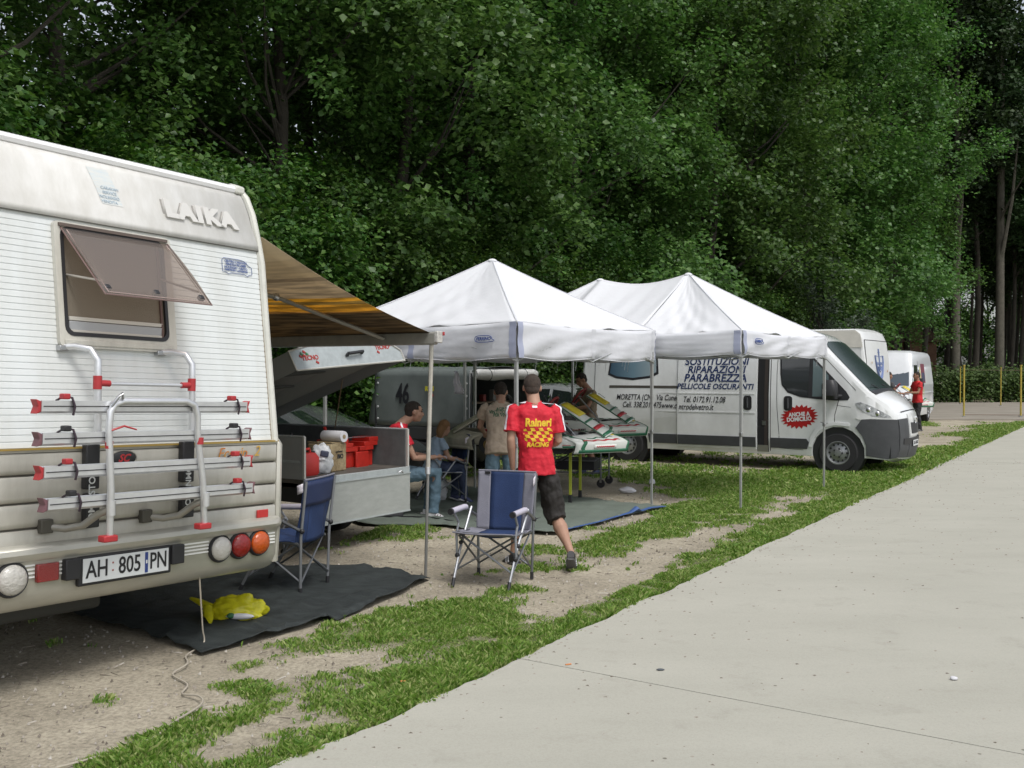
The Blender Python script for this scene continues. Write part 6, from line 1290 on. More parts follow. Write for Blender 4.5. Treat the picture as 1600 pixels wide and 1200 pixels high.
# ---------------------------------------------------------------- folding camp chairs
def make_chair(loc, rz, label, plain=False):
    r = empty('camp_chair', loc, rz, label, 'chair', 'folding camp chairs')
    TB = mat('chair_tube', (.20, .21, .22), .35, .7); TL_ = mat('chair_tube_light', (.30, .31, .33), .42, .7); BLU = mat('chair_blue', (.018, .042, .125), .75, bump=.3, bscale=160, var=.18, vscale=9); GRY = mat('chair_grey', (.21, .21, .25), .75, bump=.3, bscale=160, var=.15)
    FO = mat('arm_foam', (.45, .43, .50), .75)
    for s in (-1, 1):
        MB().tube([(s * .245, -.24, .05), (s * .255, -.25, .45), (s * .262, -.30, .885)], .012, 8).build('rear_leg', TL_ if plain else TB, r); MB().tube([(s * .245, -.24, .0), (s * .245, -.24, .06)], .016, 8).build('foot', BLACK, r)
        MB().tube([(s * .245, .26, .055), (s * .25, .13, .28), (s * .258, -.12, .60)], .012, 8).build('front_leg', TL_, r); MB().tube([(s * .245, .285, .0), (s * .245, .255, .065)], .016, 8).build('foot', BLACK, r)
        MB().tube([(s * .262, .16, .22), (s * .262, .17, .42), (s * .262, .13, .50), (s * .27, .20, .585)], .011, 8).build('arm_post', TL_, r)
        MB().ball((s * .258, .165, .235), .022, 8, 6).build('joint', BLACK, r); MB().ball((s * .255, .10, .33), .02, 8, 6).build('joint', BLACK, r)
        ar = MB().tube([(s * .272, .25, .605), (s * .272, .0, .612), (s * .27, -.03, .608)], .024, 10).build('armrest', FO, r); MB().tube([(s * .272, .27, .604), (s * .272, .245, .605)], .026, 10).build('arm_cap', BLACK, ar)
        MB().tube([(s * .27, -.03, .605), (s * .27, -.13, .56), (s * .258, -.26, .50)], .013, 8).build('arm_bracket', TB, r); MB().ball((s * .258, -.262, .50), .022, 8, 6).build('joint', BLACK, r)
        MB().tube([(s * .245, .20, .13), (s * .24, -.22, .40)], .009, 6).tube([(s * .235, -.24, .10), (s * .24, .17, .40)], .009, 6).build('side_brace', TB, r)
    MB().tube([(-.245, .205, .125), (.24, .15, .41)], .009, 6).tube([(.245, .205, .125), (-.24, .15, .41)], .009, 6).build('front_cross', TB, r); MB().tube([(-.245, -.245, .10), (.25, -.20, .40)], .009, 6).tube([(.245, -.245, .10), (-.25, -.20, .40)], .009, 6).build('rear_cross', TB, r)
    MB().tube([(-.245, -.22, .40), (-.25, .2, .425), (.25, .2, .425), (.245, -.22, .40)], .011, 8).build('seat_frame', TB, r)
    def seat(u, v): x = (u - .5) * .53; y = -.20 + v * .44; return (x, y, .435 - .05 * (1 - (2 * u - 1) ** 2) * math.sin(math.pi * min(1, v * .9 + .1)) - .02 * (1 - v) + (.006 * math.sin(14 * v + 5 * u)))
    def back(u, v):
        x = (u - .5) * (.50 + .03 * v); z = .395 + v * .50; y = -.20 - .09 * v - .05 * (1 - (2 * u - 1) ** 2) * (1 - .6 * v) + .006 * math.sin(9 * v + 12 * u) * (1 - v); return (x, y, z - .012 * (2 * u - 1) ** 2 * v * 0)
    cuts = (0, .21, .79, 1)
    for k, nm in ((0, 'grey_panel'), (1, 'blue_panel'), (2, 'grey_panel')):
        a, b_ = cuts[k], cuts[k + 1]; mm = BLU if (k == 1 or plain) else GRY
        MB().grid(lambda u, v: seat(a + u * (b_ - a), v), 6, 12).build('seat_' + nm, mm, r, smooth=180, flip=False, solid=.006); MB().grid(lambda u, v: back(a + u * (b_ - a), v), 6, 16).build('back_' + nm, mm, r, smooth=180, flip=False, solid=.006)
    MB().tube([back(u, 1) for u in np.linspace(0, 1, 12)], .008, 6).build('top_hem', GRY, r); MB().tube([seat(u, 1) for u in np.linspace(0, 1, 12)], .007, 6).build('front_hem', GRY, r)
    if not plain:
        p = back(.14, .96); MB().box((p[0] + .37 - .0, p[1] + .010, p[2]), (.05, .004, .022)).build('brand_tag', BLACK, r, smooth=0)
    MB().grid(lambda u, v: (-.262 - .004 * v, -.275 + u * .05, .80 + v * .07 - .02 * u), 2, 3).build('care_label', mat('label_white', (.7, .66, .72), .6), r, flip=False, solid=.002)
    if plain: MB().grid(lambda u, v: (lambda p: (p[0], p[1] - .010, p[2]))(back(.04 + .92 * u, .58 + .38 * v)), 12, 6).build('back_pocket', mat('pocket_navy', (.018, .03, .085), .7), r, smooth=180, flip=False, solid=.006)
    return r
make_chair((-.15, 8.32, 0), R(158), 'folding camp chair, blue with grey side panels, in front of the man in red')
make_chair((-1.80, 8.01, .02), R(75.5), 'blue folding camp chair turned away beside the motorhome corner', True)
ch3 = make_chair((-.93, 13.3, .02), R(115), 'dark navy folding camp chair holding the child behind the trailer', True)
# ---------------------------------------------------------------- karts
def make_kart(loc, rz, label, z0=.62, cream=False, legs='trestle', pitch=0):
    r = empty('racing_kart', loc, rz, label, 'kart', 'karts on stands')
    WK = mat('kart_white', (.62, .64, .60), .3, coat=.5) if not cream else mat('kart_cream', (.50, .47, .36), .45, var=.3)
    GRN = mat('kart_green', (.02, .14, .07), .4, coat=.3); REDK = mat('kart_red', (.42, .02, .03), .4, coat=.3); YEL = mat('kart_yellow', (.62, .50, .03), .4); KB = mat('kart_dark', (.03, .03, .032), .5)
    Z = z0
    # chassis rails
    MB().tube([(-.33, -.75, Z), (-.33, .35, Z), (-.22, .72, Z)], .016, 8).tube([(.33, -.75, Z), (.33, .35, Z), (.22, .72, Z)], .016, 8).tube([(-.33, -.1, Z), (.33, -.1, Z)], .016, 8).tube([(-.45, .45, Z), (.45, .45, Z)], .016, 8).tube([(-.33, -.72, Z), (.33, -.72, Z)], .016, 8).build('frame', mat('frame_red', (.25, .02, .02), .4, .3), r)
    MB().box((0, .3, Z + .01), (.56, .8, .01)).build('floor_tray', STEEL, r)
    # front fairing: wide pointed nose
    def nose(u, v):
        x = 2 * u - 1; ax = abs(x); w_ = .60 * x; yt = .52 + .56 * (1 - ax ** 1.3)
        if v < .35: t = v / .35; return (w_, yt - .03 * (1 - t) ** 2, Z - .08 + .13 * t)
        t = (v - .35) / .65; return (w_, yt - .30 * t * (1 - .45 * ax) - .02 * t, Z + .05 + (.13 * t ** .8) * (1 - .35 * ax))
    no = MB().grid(nose, 30, 14).build('front_fairing', WK, r, smooth=45, flip=False, solid=.008)
    def onn(u, v, e=.007): p = Vector(nose(u, v)); x = 2 * u - 1; return (p.x + .5 * e * x, p.y + (e if v < .4 else .2 * e), p.z + (e if v >= .33 else 0))
    MB().grid(lambda u, v: onn(.03 + .94 * u, .02 + .11 * v), 26, 2).build('nose_stripe', GRN if not cream else WK, no, flip=False, solid=.002)
    if not cream:
        for u0, u1 in ((.475, .525), (.06, .09), (.91, .94)): MB().grid(lambda u, v: onn(u0 + (u1 - u0) * u + .02 * math.sin(9 * v), .03 + .93 * v), 2, 12).build('nose_edge_line', GRN, no, flip=False, solid=.002)
        for s3 in (0, 1):
            f_ = lambda q: q if s3 == 0 else 1 - q
            MB().grid(lambda u, v: onn(f_(.58 + .34 * u), .44 + .07 * v + .025 * math.sin(22 * u)), 18, 2).build('nose_graphic', REDK, no, flip=False, solid=.002)
            MB().grid(lambda u, v: onn(f_(.60 + .25 * u), .62 + .05 * v + .04 * math.sin(13 * u)), 14, 2).build('nose_graphic', GRN, no, flip=False, solid=.002)
            MB().grid(lambda u, v: onn(f_(.66 + .20 * u), .15 + .14 * v, .009), 8, 2).build('nose_label', mat('badge_pale', (.7, .7, .66), .4), no, flip=False, solid=.002)
            MB().grid(lambda u, v: onn(f_(.68 + .16 * u), .20 + .045 * v + .012 * math.sin(60 * u), .012), 24, 1).build('label_print', REDK, no, flip=False, solid=.001)
        MB().grid(lambda u, v: onn(.53 + .04 * u, .72 + .1 * v, .010), 3, 2).build('nose_dot', YEL, no, flip=False, solid=.002)
    # side pods
    for s in (-1, 1):
        st_ = [(-.56, .47, .05, .07), (-.50, .50, .085, .10), (-.25, .53, .10, .105), (.05, .53, .105, .095), (.32, .52, .095, .08), (.50, .50, .07, .065), (.58, .49, .03, .05)]
        pd = MB().loft([((s * cx, y, Z + .03 + h_ * .35), (0, 0, 1), (1, 0, 0), h_, w_) for y, cx, w_, h_ in st_], 16, 4).build('side_pod', WK, r, smooth=40)
        def pp(y, zf, e=.006):
            cx = np.interp(y, [q[0] for q in st_], [q[1] for q in st_]); w_ = np.interp(y, [q[0] for q in st_], [q[2] for q in st_]); h_ = np.interp(y, [q[0] for q in st_], [q[3] for q in st_])
            return (s * (cx + w_ * (1 - .10 * abs(zf) ** 4) + e), y, Z + .03 + h_ * .35 + h_ * zf * .92)
        if not cream:
            MB().grid(lambda u, v: pp(-.5 + 1.02 * u, -.95 + .38 * v), 14, 2).build('pod_base_stripe', GRN, pd, flip=False, solid=.003)
            MB().grid(lambda u, v: pp(-.5 + .95 * u, -.50 + .10 * v + .03 * math.sin(9 * u), .008), 18, 2).build('pod_red_line', REDK, pd, flip=False, solid=.003)
            text('ZANARDI' if False else 'RACING', .085, pp(-.18, .28, .010), (R(90), 0, R(90) * s), REDK, pd, bold=.004, shear=.3, sx=1.1, name='pod_lettering'); MB().box(pp(.22, -.45, .004), (.006, .26, .055)).build('pod_sticker', mat('badge_pale', (.7, .7, .66), .4), pd, smooth=0); text('KART', .045, pp(.22, -.45, .010), (R(90), 0, R(90) * s), INKK, pd, bold=.002, name='pod_lettering')
            MB().grid(lambda u, v: (s * (.47 + .10 * v), -.3 + .7 * u, Z + .145 + .004 * math.sin(9 * u)), 8, 2).build('pod_top_graphic', GRN, pd, flip=False, solid=.003)
        # wheels
        for y, rr_, ww in ((.34, .12, .11), (-.62, .14, .20)):
            t = MB().lathe([(.07, -ww / 2), (rr_ * .95, -ww / 2), (rr_, -ww * .35), (rr_, ww * .35), (rr_ * .95, ww / 2), (.07, ww / 2)], (s * .60 if y < 0 else s * .40, y, Z + .02), 'x', 22).build('wheel', RUBBER, r, smooth=35)
            MB().lathe([(.068, -ww * .52), (.05, -ww * .3), (.02, -ww * .3), (.02, ww * .3), (.05, ww * .3), (.068, ww * .52)], (s * .60 if y < 0 else s * .40, y, Z + .02), 'x', 16).build('rim', mat('gold_rim', (.30, .22, .08), .35, .8), t)
    # panel, wheel, column, seat, engine
    MB().grid(lambda u, v: ((u - .5) * (.50 - .20 * v), .82 - .66 * v + .05 * (1 - (2 * u - 1) ** 2), Z + .16 + .40 * v - .05 * (2 * u - 1) ** 2), 8, 10).build('number_panel', WK, r, smooth=80, flip=False, solid=.008)
    pn = MB().grid(lambda u, v: ((u - .5) * .28, .82 - .66 * (.58 + .38 * v) + .05 * (1 - (2 * u - 1) ** 2) + .010, Z + .175 + .40 * (.58 + .38 * v) - .03 * (2 * u - 1) ** 2), 6, 6).build('number_plate', YEL if not cream else WK, r, smooth=80, flip=False, solid=.004)
    if not cream:
        text('7', .17, (0, .375, Z + .512), (R(32), 0, R(180)), INKK, pn, bold=.005, name='number')
        for k_, (v0, v1, m_) in enumerate(((.02, .08, GRN), (.20, .28, REDK), (.42, .46, GRN))): MB().grid(lambda u, v: ((u - .5) * (.46 - .19 * v0), .82 - .66 * (v0 + (v1 - v0) * v) + .05 * (1 - (2 * u - 1) ** 2) + .012, Z + .172 + .40 * (v0 + (v1 - v0) * v) - .05 * (2 * u - 1) ** 2), 8, 2).build('panel_stripe', m_, pn, flip=False, solid=.003)
        for s2 in (-1, 1): MB().tube([(s2 * .25, .82, Z + .12), (s2 * .15, .16, Z + .52)], .008, 6).build('panel_edge', GRN if s2 > 0 else REDK, pn)
    MB().tube([(0, .42, Z + .05), (0, .02, Z + .48)], .012, 8).build('steering_column', STEEL, r)
    sw = MB().tube([(.16 * math.cos(a), .01 + .10 * math.sin(a), Z + .50 + .12 * math.sin(a)) for a in np.linspace(0, 6.283, 25)[:-1]], .017, 8, close=True).build('steering_wheel', mat('wheel_red', (.22, .02, .02), .6) if not cream else KB, r)
    MB().tube([(-.15, .01, Z + .50), (.15, .01, Z + .50)], .012, 6).tube([(0, .01, Z + .5), (0, -.07, Z + .40)], .012, 6).build('spokes', KB, sw)
    MB().grid(lambda u, v: ((u - .5) * .40 * (1 - .15 * v), -.08 - .42 * v ** .6, Z + .03 + .16 * (2 * u - 1) ** 2 + .55 * max(0, v - .35) ** 1.1), 12, 14).build('seat', mat('seat_grey', (.16, .16, .16), .5, var=.4), r, smooth=80, flip=False, solid=.012)
    en = MB().box((.36, -.30, Z + .10), (.16, .26, .16)).box((.36, -.22, Z + .24), (.12, .14, .14))
    for k in range(6): en.box((.36, -.22, Z + .20 + .025 * k), (.17, .18, .008))
    en.tube([(.30, -.35, Z + .1), (.42, -.5, Z + .12), (.40, -.75, Z + .12)], .035, 10)
    en.build('engine', mat('engine_metal', (.16, .16, .165), .4, .7, var=.4), r); MB().tube([(.10, -.80, Z + .08), (.45, -.78, Z + .08)], .05, 10).build('silencer', STEEL, r)
    MB().tube([(-.62, -.86, Z + .05), (-.5, -.92, Z + .05), (.5, -.92, Z + .05), (.62, -.86, Z + .05)], [(.03, .05)] * 4, 8).build('rear_bumper', KB, r)
    MB().tube([(-.6, -.62, Z + .02), (.6, -.62, Z + .02)], .016, 8).build('axle', STEEL, r)
    MB().tube([(-.30, .1, Z + .04), (-.42, .45, Z + .06), (-.45, .50, Z + .12)], .01, 6).tube([(.30, .1, Z + .04), (.42, .45, Z + .06)], .01, 6).build('track_rods', STEEL, r)
    cl = random.Random(int(Z * 100))
    for k in range(9):
        p0 = Vector((cl.uniform(-.3, .4), cl.uniform(-.6, .3), Z + cl.uniform(.0, .12))); p1 = p0 + Vector((cl.uniform(-.2, .2), cl.uniform(-.1, .35), cl.uniform(.02, .2)))
        MB().tube(smooth_path([p0, p0.lerp(p1, .5) + Vector((0, 0, cl.uniform(.02, .12))), p1], 4), cl.choice((.008, .012, .02)), 6).build('hose', (KB, REDK, STEEL, KB)[k % 4], r, smooth=60)
    MB().loft([((.0, .18, Z + .03), (1, 0, 0), (0, 1, 0), .10, .12), ((0, .18, Z + .16), (1, 0, 0), (0, 1, 0), .085, .10)], 12, 4).build('fuel_tank', mat('tank_pale', (.35, .34, .30), .4, transl=.2), r, smooth=50)
    if legs == 'trestle':
        YL = mat('trestle_yellow', (.34, .38, .03), .45)
        st = MB()
        for x in (-.26, .26):
            for y in (-.42, .36): st.box((x, y, Z / 2 + .02), (.032, .032, Z - .06))
        s0 = st.box((0, 0, 0), (0.001, .001, .001)) if False else st
        for x in (-.26, .26):
            for y in (-.42, .36): MB().box((x + (.0), y, Z / 2 + .03), (.034, .034, Z - .08)).build('stand_leg', YL, r, bevel=.003); MB().box((x, y, .07), (.045, .045, .14)).build('rubber_foot', BLACK, r, bevel=.004)
        MB().box((0, .36, Z - .03), (.6, .04, .03)).box((0, -.42, Z - .03), (.6, .04, .03)).build('stand_top', KB, r)
        MB().tube([(-.26, -.42, .2), (-.26, .36, Z - .1)], .010, 6).tube([(.26, -.42, .2), (.26, .36, Z - .1)], .010, 6).build('stand_brace', KB, r)
    else:
        fr = MB()
        for x in (-.28, .28):
            for y in (-.45, .42): fr.tube([(x, y, .12), (x, y, Z - .03)], .014, 6)
        for z in (.22, .40):
            fr.tube([(-.28, -.45, z), (.28, -.45, z), (.28, .42, z), (-.28, .42, z), (-.28, -.45, z)], .011, 6)
        fr.build('trolley_frame', mat('trolley_grey', (.16, .17, .18), .4, .6), r)
        MB().box((0, 0, .33), (.42, .6, .16)).build('trolley_crate', mat('crate_black', (.02, .02, .025), .6), r, bevel=.01)
        for x in (-.28, .28):
            for y in (-.45, .42): MB().lathe([(.06, -.02), (.065, 0), (.06, .02)], (x, y, .065), 'x', 16).build('castor', RUBBER, r); MB().box((x, y, .11), (.05, .03, .06)).build('castor_fork', STEEL, r)
    return r
def yaw(dx, dy): return math.atan2(dy, dx) - math.pi / 2
make_kart((.50, 13.45, 0), yaw(.95, -.31), 'white and green kart with yellow number plate, raised on yellow trestle legs', .78)
make_kart((1.02, 15.45, 0), yaw(.95, -.31), 'white kart with red steering wheel on a wheeled trolley, behind the first kart', .86, legs='trolley')
make_kart((.05, 13.65, 0), yaw(-.95, .10), 'cream-bumpered kart on a stand beside the stooping man in tan', .80, cream=True)

b = blob_bag('grey_cloth', (.60, 13.12, .80), (.13, .09, .13), mat('cloth_grey', (.22, .21, .20), .85), 'crumpled grey cloth hanging on the first kart beside the red shirt', 'cloth', 41, flat=.6, n=18)
# ---------------------------------------------------------------- people
SKIN = mat('skin', (.40, .235, .165), .55, var=.15, vscale=10, spec=.3); SKIN2 = mat('skin_tanned', (.33, .18, .12), .55, var=.15, vscale=10, spec=.3)
HAIR = mat('hair_dark', (.028, .020, .015), .8, bump=1.0, bscale=160); HAIRS = mat('hair_cropped', (.10, .072, .055), .9, bump=1.0, bscale=300, var=.4, vscale=30); HAIRB = mat('hair_fair', (.22, .12, .05), .8, bump=.6, bscale=200)
WTEX = bpy.data.textures.new('folds', 'CLOUDS'); WTEX.noise_scale = .09; WTEX.noise_depth = 2
def organ(name, mb, m, parent, voxel=.011, it=4, wr=0.0):
    o = mb.build(name, m, parent, smooth=180)
    q = o.modifiers.new('remesh', 'REMESH'); q.mode = 'VOXEL'; q.voxel_size = voxel; q.use_smooth_shade = True
    q = o.modifiers.new('smooth', 'SMOOTH'); q.iterations = it; q.factor = .5
    if wr: q = o.modifiers.new('folds', 'DISPLACE'); q.texture = WTEX; q.strength = wr; q.mid_level = .5; q.texture_coords = 'LOCAL'
    dg = bpy.context.evaluated_depsgraph_get(); me = bpy.data.meshes.new_from_object(o.evaluated_get(dg)); me.materials.clear(); me.materials.append(m)
    o.modifiers.clear(); old = o.data; o.data = me; me.name = name; bpy.data.meshes.remove(old); return o
def fr(d, up=(0, 0, 1)):
    d = Vector(d).normalized(); x = d.cross(Vector(up)).normalized(); u = x.cross(d).normalized(); return x, d, u
def hand(mb, wr, d, nrm, side, curl=.5, k=1.0):
    """palm from wrist along d; nrm = back of the hand; side = +1 thumb towards d x nrm"""
    d = Vector(d).normalized(); nrm = (Vector(nrm) - d * Vector(nrm).dot(d)).normalized(); t = d.cross(nrm) * side; w = Vector(wr)
    mb.tube([w, w + d * .03 * k, w + d * .085 * k], [(.022 * k, .017 * k), (.036 * k, .016 * k), (.038 * k, .013 * k)] if abs(Vector((0, 0, 1)).cross(d).normalized().dot(t)) > .5 else [(.02 * k)] * 3, 10)
    mb.ball(w + d * .055 * k, .03 * k, 8, 6)
    for i, L_ in enumerate((.068, .078, .073, .058)):
        b = w + d * .082 * k + t * (.029 - .0195 * i) * k; p = [b]; dd = d.copy()
        for j, f in enumerate((.45, .32, .23)):
            a = curl * (.55 + .35 * j); dd = (dd * math.cos(a) - nrm * math.sin(a)).normalized(); nn = None; p.append(p[-1] + dd * L_ * f * k)
        mb.tube(p, [.0095 * k, .009 * k, .0085 * k, .0065 * k], 7)
    b = w + d * .03 * k + t * .026 * k; mb.tube([b, b + (d * .6 + t * .75 - nrm * .2) * .035 * k, b + (d * .9 + t * .75 - nrm * .5) * .062 * k], [.013 * k, .011 * k, .008 * k], 7)
def head_mesh(mb, H, F, U, k=1.0):
    F = Vector(F).normalized(); X = F.cross(Vector(U)).normalized(); U = X.cross(F).normalized(); M = Matrix((X, F, U)).transposed(); H = Vector(H)
    P = lambda x, y, z: H + M @ Vector((x, y, z)) * k
    mb.ball(P(0, -.012, .022), (.076 * k, .096 * k, .092 * k), 18, 12, M); mb.ball(P(0, .018, -.035), (.060 * k, .072 * k, .078 * k), 16, 10, M)
    mb.ball(P(0, .055, -.088), (.030 * k, .026 * k, .022 * k), 10, 8, M)           # chin
    mb.tube([P(0, .080, .012), P(0, .098, -.018), P(0, .104, -.030), P(0, .085, -.042)], [.009 * k, .012 * k, .015 * k, .010 * k], 8)   # nose
    mb.ball(P(0, .074, .030), (.050 * k, .020 * k, .012 * k), 10, 6, M)            # brow
    mb.ball(P(0, .080, -.062), (.024 * k, .012 * k, .009 * k), 10, 6, M)           # lips
    for s in (-1, 1): mb.ball(P(s * .078, -.008, -.010), (.010 * k, .020 * k, .032 * k), 10, 8, M); mb.ball(P(s * .045, .050, -.030), (.022 * k, .022 * k, .026 * k), 8, 6, M)
    return P, M
def make_person(loc, rz, label, J, shirt, trousers, hair=HAIR, skin=SKIN, shorts=False, sleeve=.62, k=1.0, F=(0, 1, 0), U=(0, 0, 1), curl=(.5, .5), hn=((0, 0, 1), (0, 0, 1)), shoe=None, hairk=1.0, bulk=1.0, vox=.010, socks=None, legk=1.0, head_k=1.0, long_hair=False, cat='person'):
    """J: joints in local space (x = the person's right, y = forward). keys head neck chest waist pelvis; lists [left, right] for shoulder elbow wrist hip knee ankle toe"""
    r = empty('person', loc, rz, label, cat)
    V = {a: ([Vector(q) for q in b] if isinstance(b[0], (tuple, list)) else Vector(b)) for a, b in J.items()}
    sh = (V['shoulder'][1] - V['shoulder'][0]); hp = (V['hip'][1] - V['hip'][0]); sx = sh.normalized(); hx = hp.normalized()
    spine = (V['neck'] - V['pelvis']).normalized(); sf = spine.cross(sx).normalized() * 1; hf = spine.cross(hx).normalized()
    sw = sh.length / 2; B_ = bulk
    def torso(mb, e):
        n_, c_, w_, p_ = V['neck'], V['chest'], V['waist'], V['pelvis']
        top = (V['shoulder'][0] + V['shoulder'][1]) / 2
        mb.loft([(p_ - spine * .10 * k, hx, hf, (.160 + e * 1.5) * B_, (.110 + e * 1.5) * B_), (p_, hx, hf, (.162 + e * 1.2) * B_, (.116 + e) * B_), (w_, (hx + sx).normalized(), (hf + sf).normalized(), (.145 + e) * B_, (.100 + e) * B_), (c_, sx, sf, (sw * .93 + e) * 1, (.115 + e) * B_), (top - spine * .06 * k, sx, sf, sw * .95 + e, .098 + e), (top - spine * .0 * k, sx, sf, sw * .78 + e, .076 + e), (top.lerp(n_, .45), sx, sf, sw * .50 + e, .060 + e), (n_, sx, sf, .052 + e, .052 + e)], 20, 2.4)
    body = MB(); torso(body, -.004)
    body.tube([V['neck'] - (V['head'] - V['neck']) * .4, V['neck'], V['head'] - Vector(F).normalized() * .012 * k - Vector((0, 0, .03 * k))], [.066 * k, .060 * k, .055 * k], 14)
    P, M = head_mesh(body, V['head'], F, U, k * head_k)
    for i in (0, 1):
        a, b, c = V['shoulder'][i], V['elbow'][i], V['wrist'][i]; fd = (c - b).normalized()
        body.tube([a, a.lerp(b, .3), a.lerp(b, .75), b, b.lerp(c, .25), b.lerp(c, .7), c], [.050 * k, .047 * k, .040 * k, .037 * k, .040 * k, .030 * k, .024 * k], 12)
        hand(body, c, fd, hn[i], -1 if i else 1, curl[i], k * 1.05)
        a, b, c = V['hip'][i], V['knee'][i], V['ankle'][i]
        body.tube([a, a.lerp(b, .5), b, b.lerp(c, .12), b.lerp(c, .35), b.lerp(c, .75), c, c - Vector((0, 0, .03))], [(.080 * k), .068 * k, .052 * k, .050 * k, .058 * k * legk, .038 * k, .032 * k, .036 * k], 12)
    organ('body', body, skin, r, vox, 3)
    st = MB(); torso(st, .014)
    for i in (0, 1):
        a, b = V['shoulder'][i], V['elbow'][i]; e_ = a.lerp(b, sleeve); st.tube([a - (b - a) * .03 - sx * (1 if i else -1) * .03, a - (b - a) * -.06, a.lerp(b, sleeve * .5), e_], [.050 * k, .063 * k, .066 * k, .068 * k * 1.0], 14)
    top = organ('shirt', st, shirt, r, vox, 3, .034)
    tr = MB(); p_ = V['pelvis']
    tr.loft([(p_ + spine * .07 * k, hx, hf, .140 * B_, .098 * B_), (p_, hx, hf, .154 * B_, .110 * B_), (p_ - Vector((0, 0, .09 * k)), hx, hf, .160 * B_, .116 * B_)], 18, 2.5)
    for i in (0, 1):
        a, b, c = V['hip'][i], V['knee'][i], V['ankle'][i]
        if shorts: e_ = b.lerp(c, .18); tr.tube([a, a.lerp(b, .25), a.lerp(b, .5), b, e_], [.078 * k, .098 * k, .104 * k, .096 * k, .096 * k], 14)
        else: tr.tube([a, a.lerp(b, .2), a.lerp(b, .5), b, b.lerp(c, .4), b.lerp(c, .85), c - (c - b).normalized() * -.02], [.078 * k, .092 * k, .088 * k, .072 * k, .068 * k, .062 * k, .066 * k], 14)
    organ('trousers' if not shorts else 'shorts', tr, trousers, r, vox, 3, .038)
    # hair cap
    if hair:
        hb = MB(); K = k * head_k * hairk; hb.ball(P(0, -.018, .028), (.080 * K, .099 * K, .094 * K), 20, 14, M)
        hb.ball(P(0, -.052, -.018), (.066 * K, .056 * K, .060 * K), 16, 10, M)
        if long_hair: hb.tube([P(0, -.06, .0), P(0, -.085, -.08), P(.0, -.075, -.17)], [(.07 * K), .06 * K, .03 * K], 10)
        o = hb.build('hair', hair, r, smooth=180)
        # cut the face side away
        bm = bmesh.new(); bm.from_mesh(o.data); Mi = M.inverted(); Hh = V['head']
        dl = [v for v in bm.verts if (lambda q: (q.y > .052 * K and q.z < .060 * K) or (abs(q.x) > .05 * K and q.y > -.004 and q.z < .020 * K) or q.z < (-.075 if not long_hair else -.3) * K)((Mi @ (v.co - Hh)))]
        bmesh.ops.delete(bm, geom=dl, context='VERTS'); bm.to_mesh(o.data); bm.free()
        q = o.modifiers.new('solid', 'SOLIDIFY'); q.thickness = .006
    for s in (-1, 1):
        MB().ball(P(s * .031, .080, .008), (.013 * k, .007 * k, .008 * k), 10, 8, M).build('eye', mat('eye_dark', (.05, .035, .03), .2), r); MB().tube([P(s * .018, .089, .030), P(s * .033, .088, .034), P(s * .048, .078, .028)], .0035 * k, 5).build('eyebrow', hair or HAIR, r)
    # shoes
    if shoe:
        for i in (0, 1):
            a, t = V['ankle'][i], V['toe'][i]; d = (t - a); d2 = Vector((d.x, d.y, d.z)).normalized(); up = Vector((0, 0, 1)); up = (up - d2 * up.dot(d2)).normalized(); x = d2.cross(up)
            heel = a - d2 * .055 * k - up * .045 * k
            sb = MB(); sb.loft([(heel + up * .0, x, up, .030 * k, .040 * k), (heel + d2 * .04 * k, x, up, .040 * k, .055 * k), (heel + d2 * .12 * k - up * .008, x, up, .043 * k, .045 * k), (heel + d2 * .20 * k - up * .018, x, up, .048 * k, .032 * k), (heel + d2 * .26 * k - up * .022, x, up, .036 * k, .024 * k), (heel + d2 * .275 * k - up * .024, x, up, .015 * k, .014 * k)], 14, 2.6)
            s_ = sb.build('shoe', shoe[0], r, smooth=60)
            so_ = MB().loft([(heel - up * .048 * k - d2 * .01, x, d2, .030 * k, .01)] + [(heel - up * .045 * k + d2 * q * k, x, up, w * k, .013 * k) for q, w in ((-.018, .03), (.03, .042), (.12, .042), (.20, .050), (.26, .040), (.285, .015))], 12, 3).build('sole', shoe[1], s_, smooth=50)
            if len(shoe) > 2:
                for q in (.08, .11, .14): MB().tube([heel + d2 * q * k + x * .046 * k - up * .03 * k, heel + d2 * (q + .012) * k + x * .036 * k + up * .025 * k], .005, 5).tube([heel + d2 * q * k - x * .046 * k - up * .03 * k, heel + d2 * (q + .012) * k - x * .036 * k + up * .025 * k], .005, 5).build('shoe_stripe', shoe[2], s_)
            if socks: MB().tube([a + Vector((0, 0, .02)), a + Vector((0, 0, .07))], [.040 * k, .038 * k], 12, caps=False).build('sock', socks, s_)
    return r, V, dict(sx=sx, sf=sf, spine=spine, top=top)
def surf_patch(obj, parent, name, m, o, ax, ay, dirn, u, v, nu, nv, off=.004, cond=None, th=.002):
    """patch projected on the shirt: shoot rays from plane o + ax*u + ay*v along dirn"""
    me = obj.data; import mathutils
    bvh = mathutils.bvhtree.BVHTree.FromPolygons([x.co for x in me.vertices], [p.vertices[:] for p in me.polygons])
    vs = {}; fs = []; V_ = []
    def pt(i, j):
        if (i, j) in vs: return vs[(i, j)]
        a = u[0] + (u[1] - u[0]) * i / nu; b = v[0] + (v[1] - v[0]) * j / nv; hit = bvh.ray_cast(o + ax * a + ay * b, dirn)
        vs[(i, j)] = None if hit[0] is None else (len(V_)); 
        if hit[0] is not None: V_.append(hit[0] - dirn * off)
        return vs[(i, j)]
    for i in range(nu):
        for j in range(nv):
            if cond and not cond((i + .5) / nu, (j + .5) / nv): continue
            q = [pt(i, j), pt(i + 1, j), pt(i + 1, j + 1), pt(i, j + 1)]
            if None in q: continue
            fs.append(q)
    if fs: return MB().add(V_, fs).build(name, m, parent, smooth=180, flip=False)
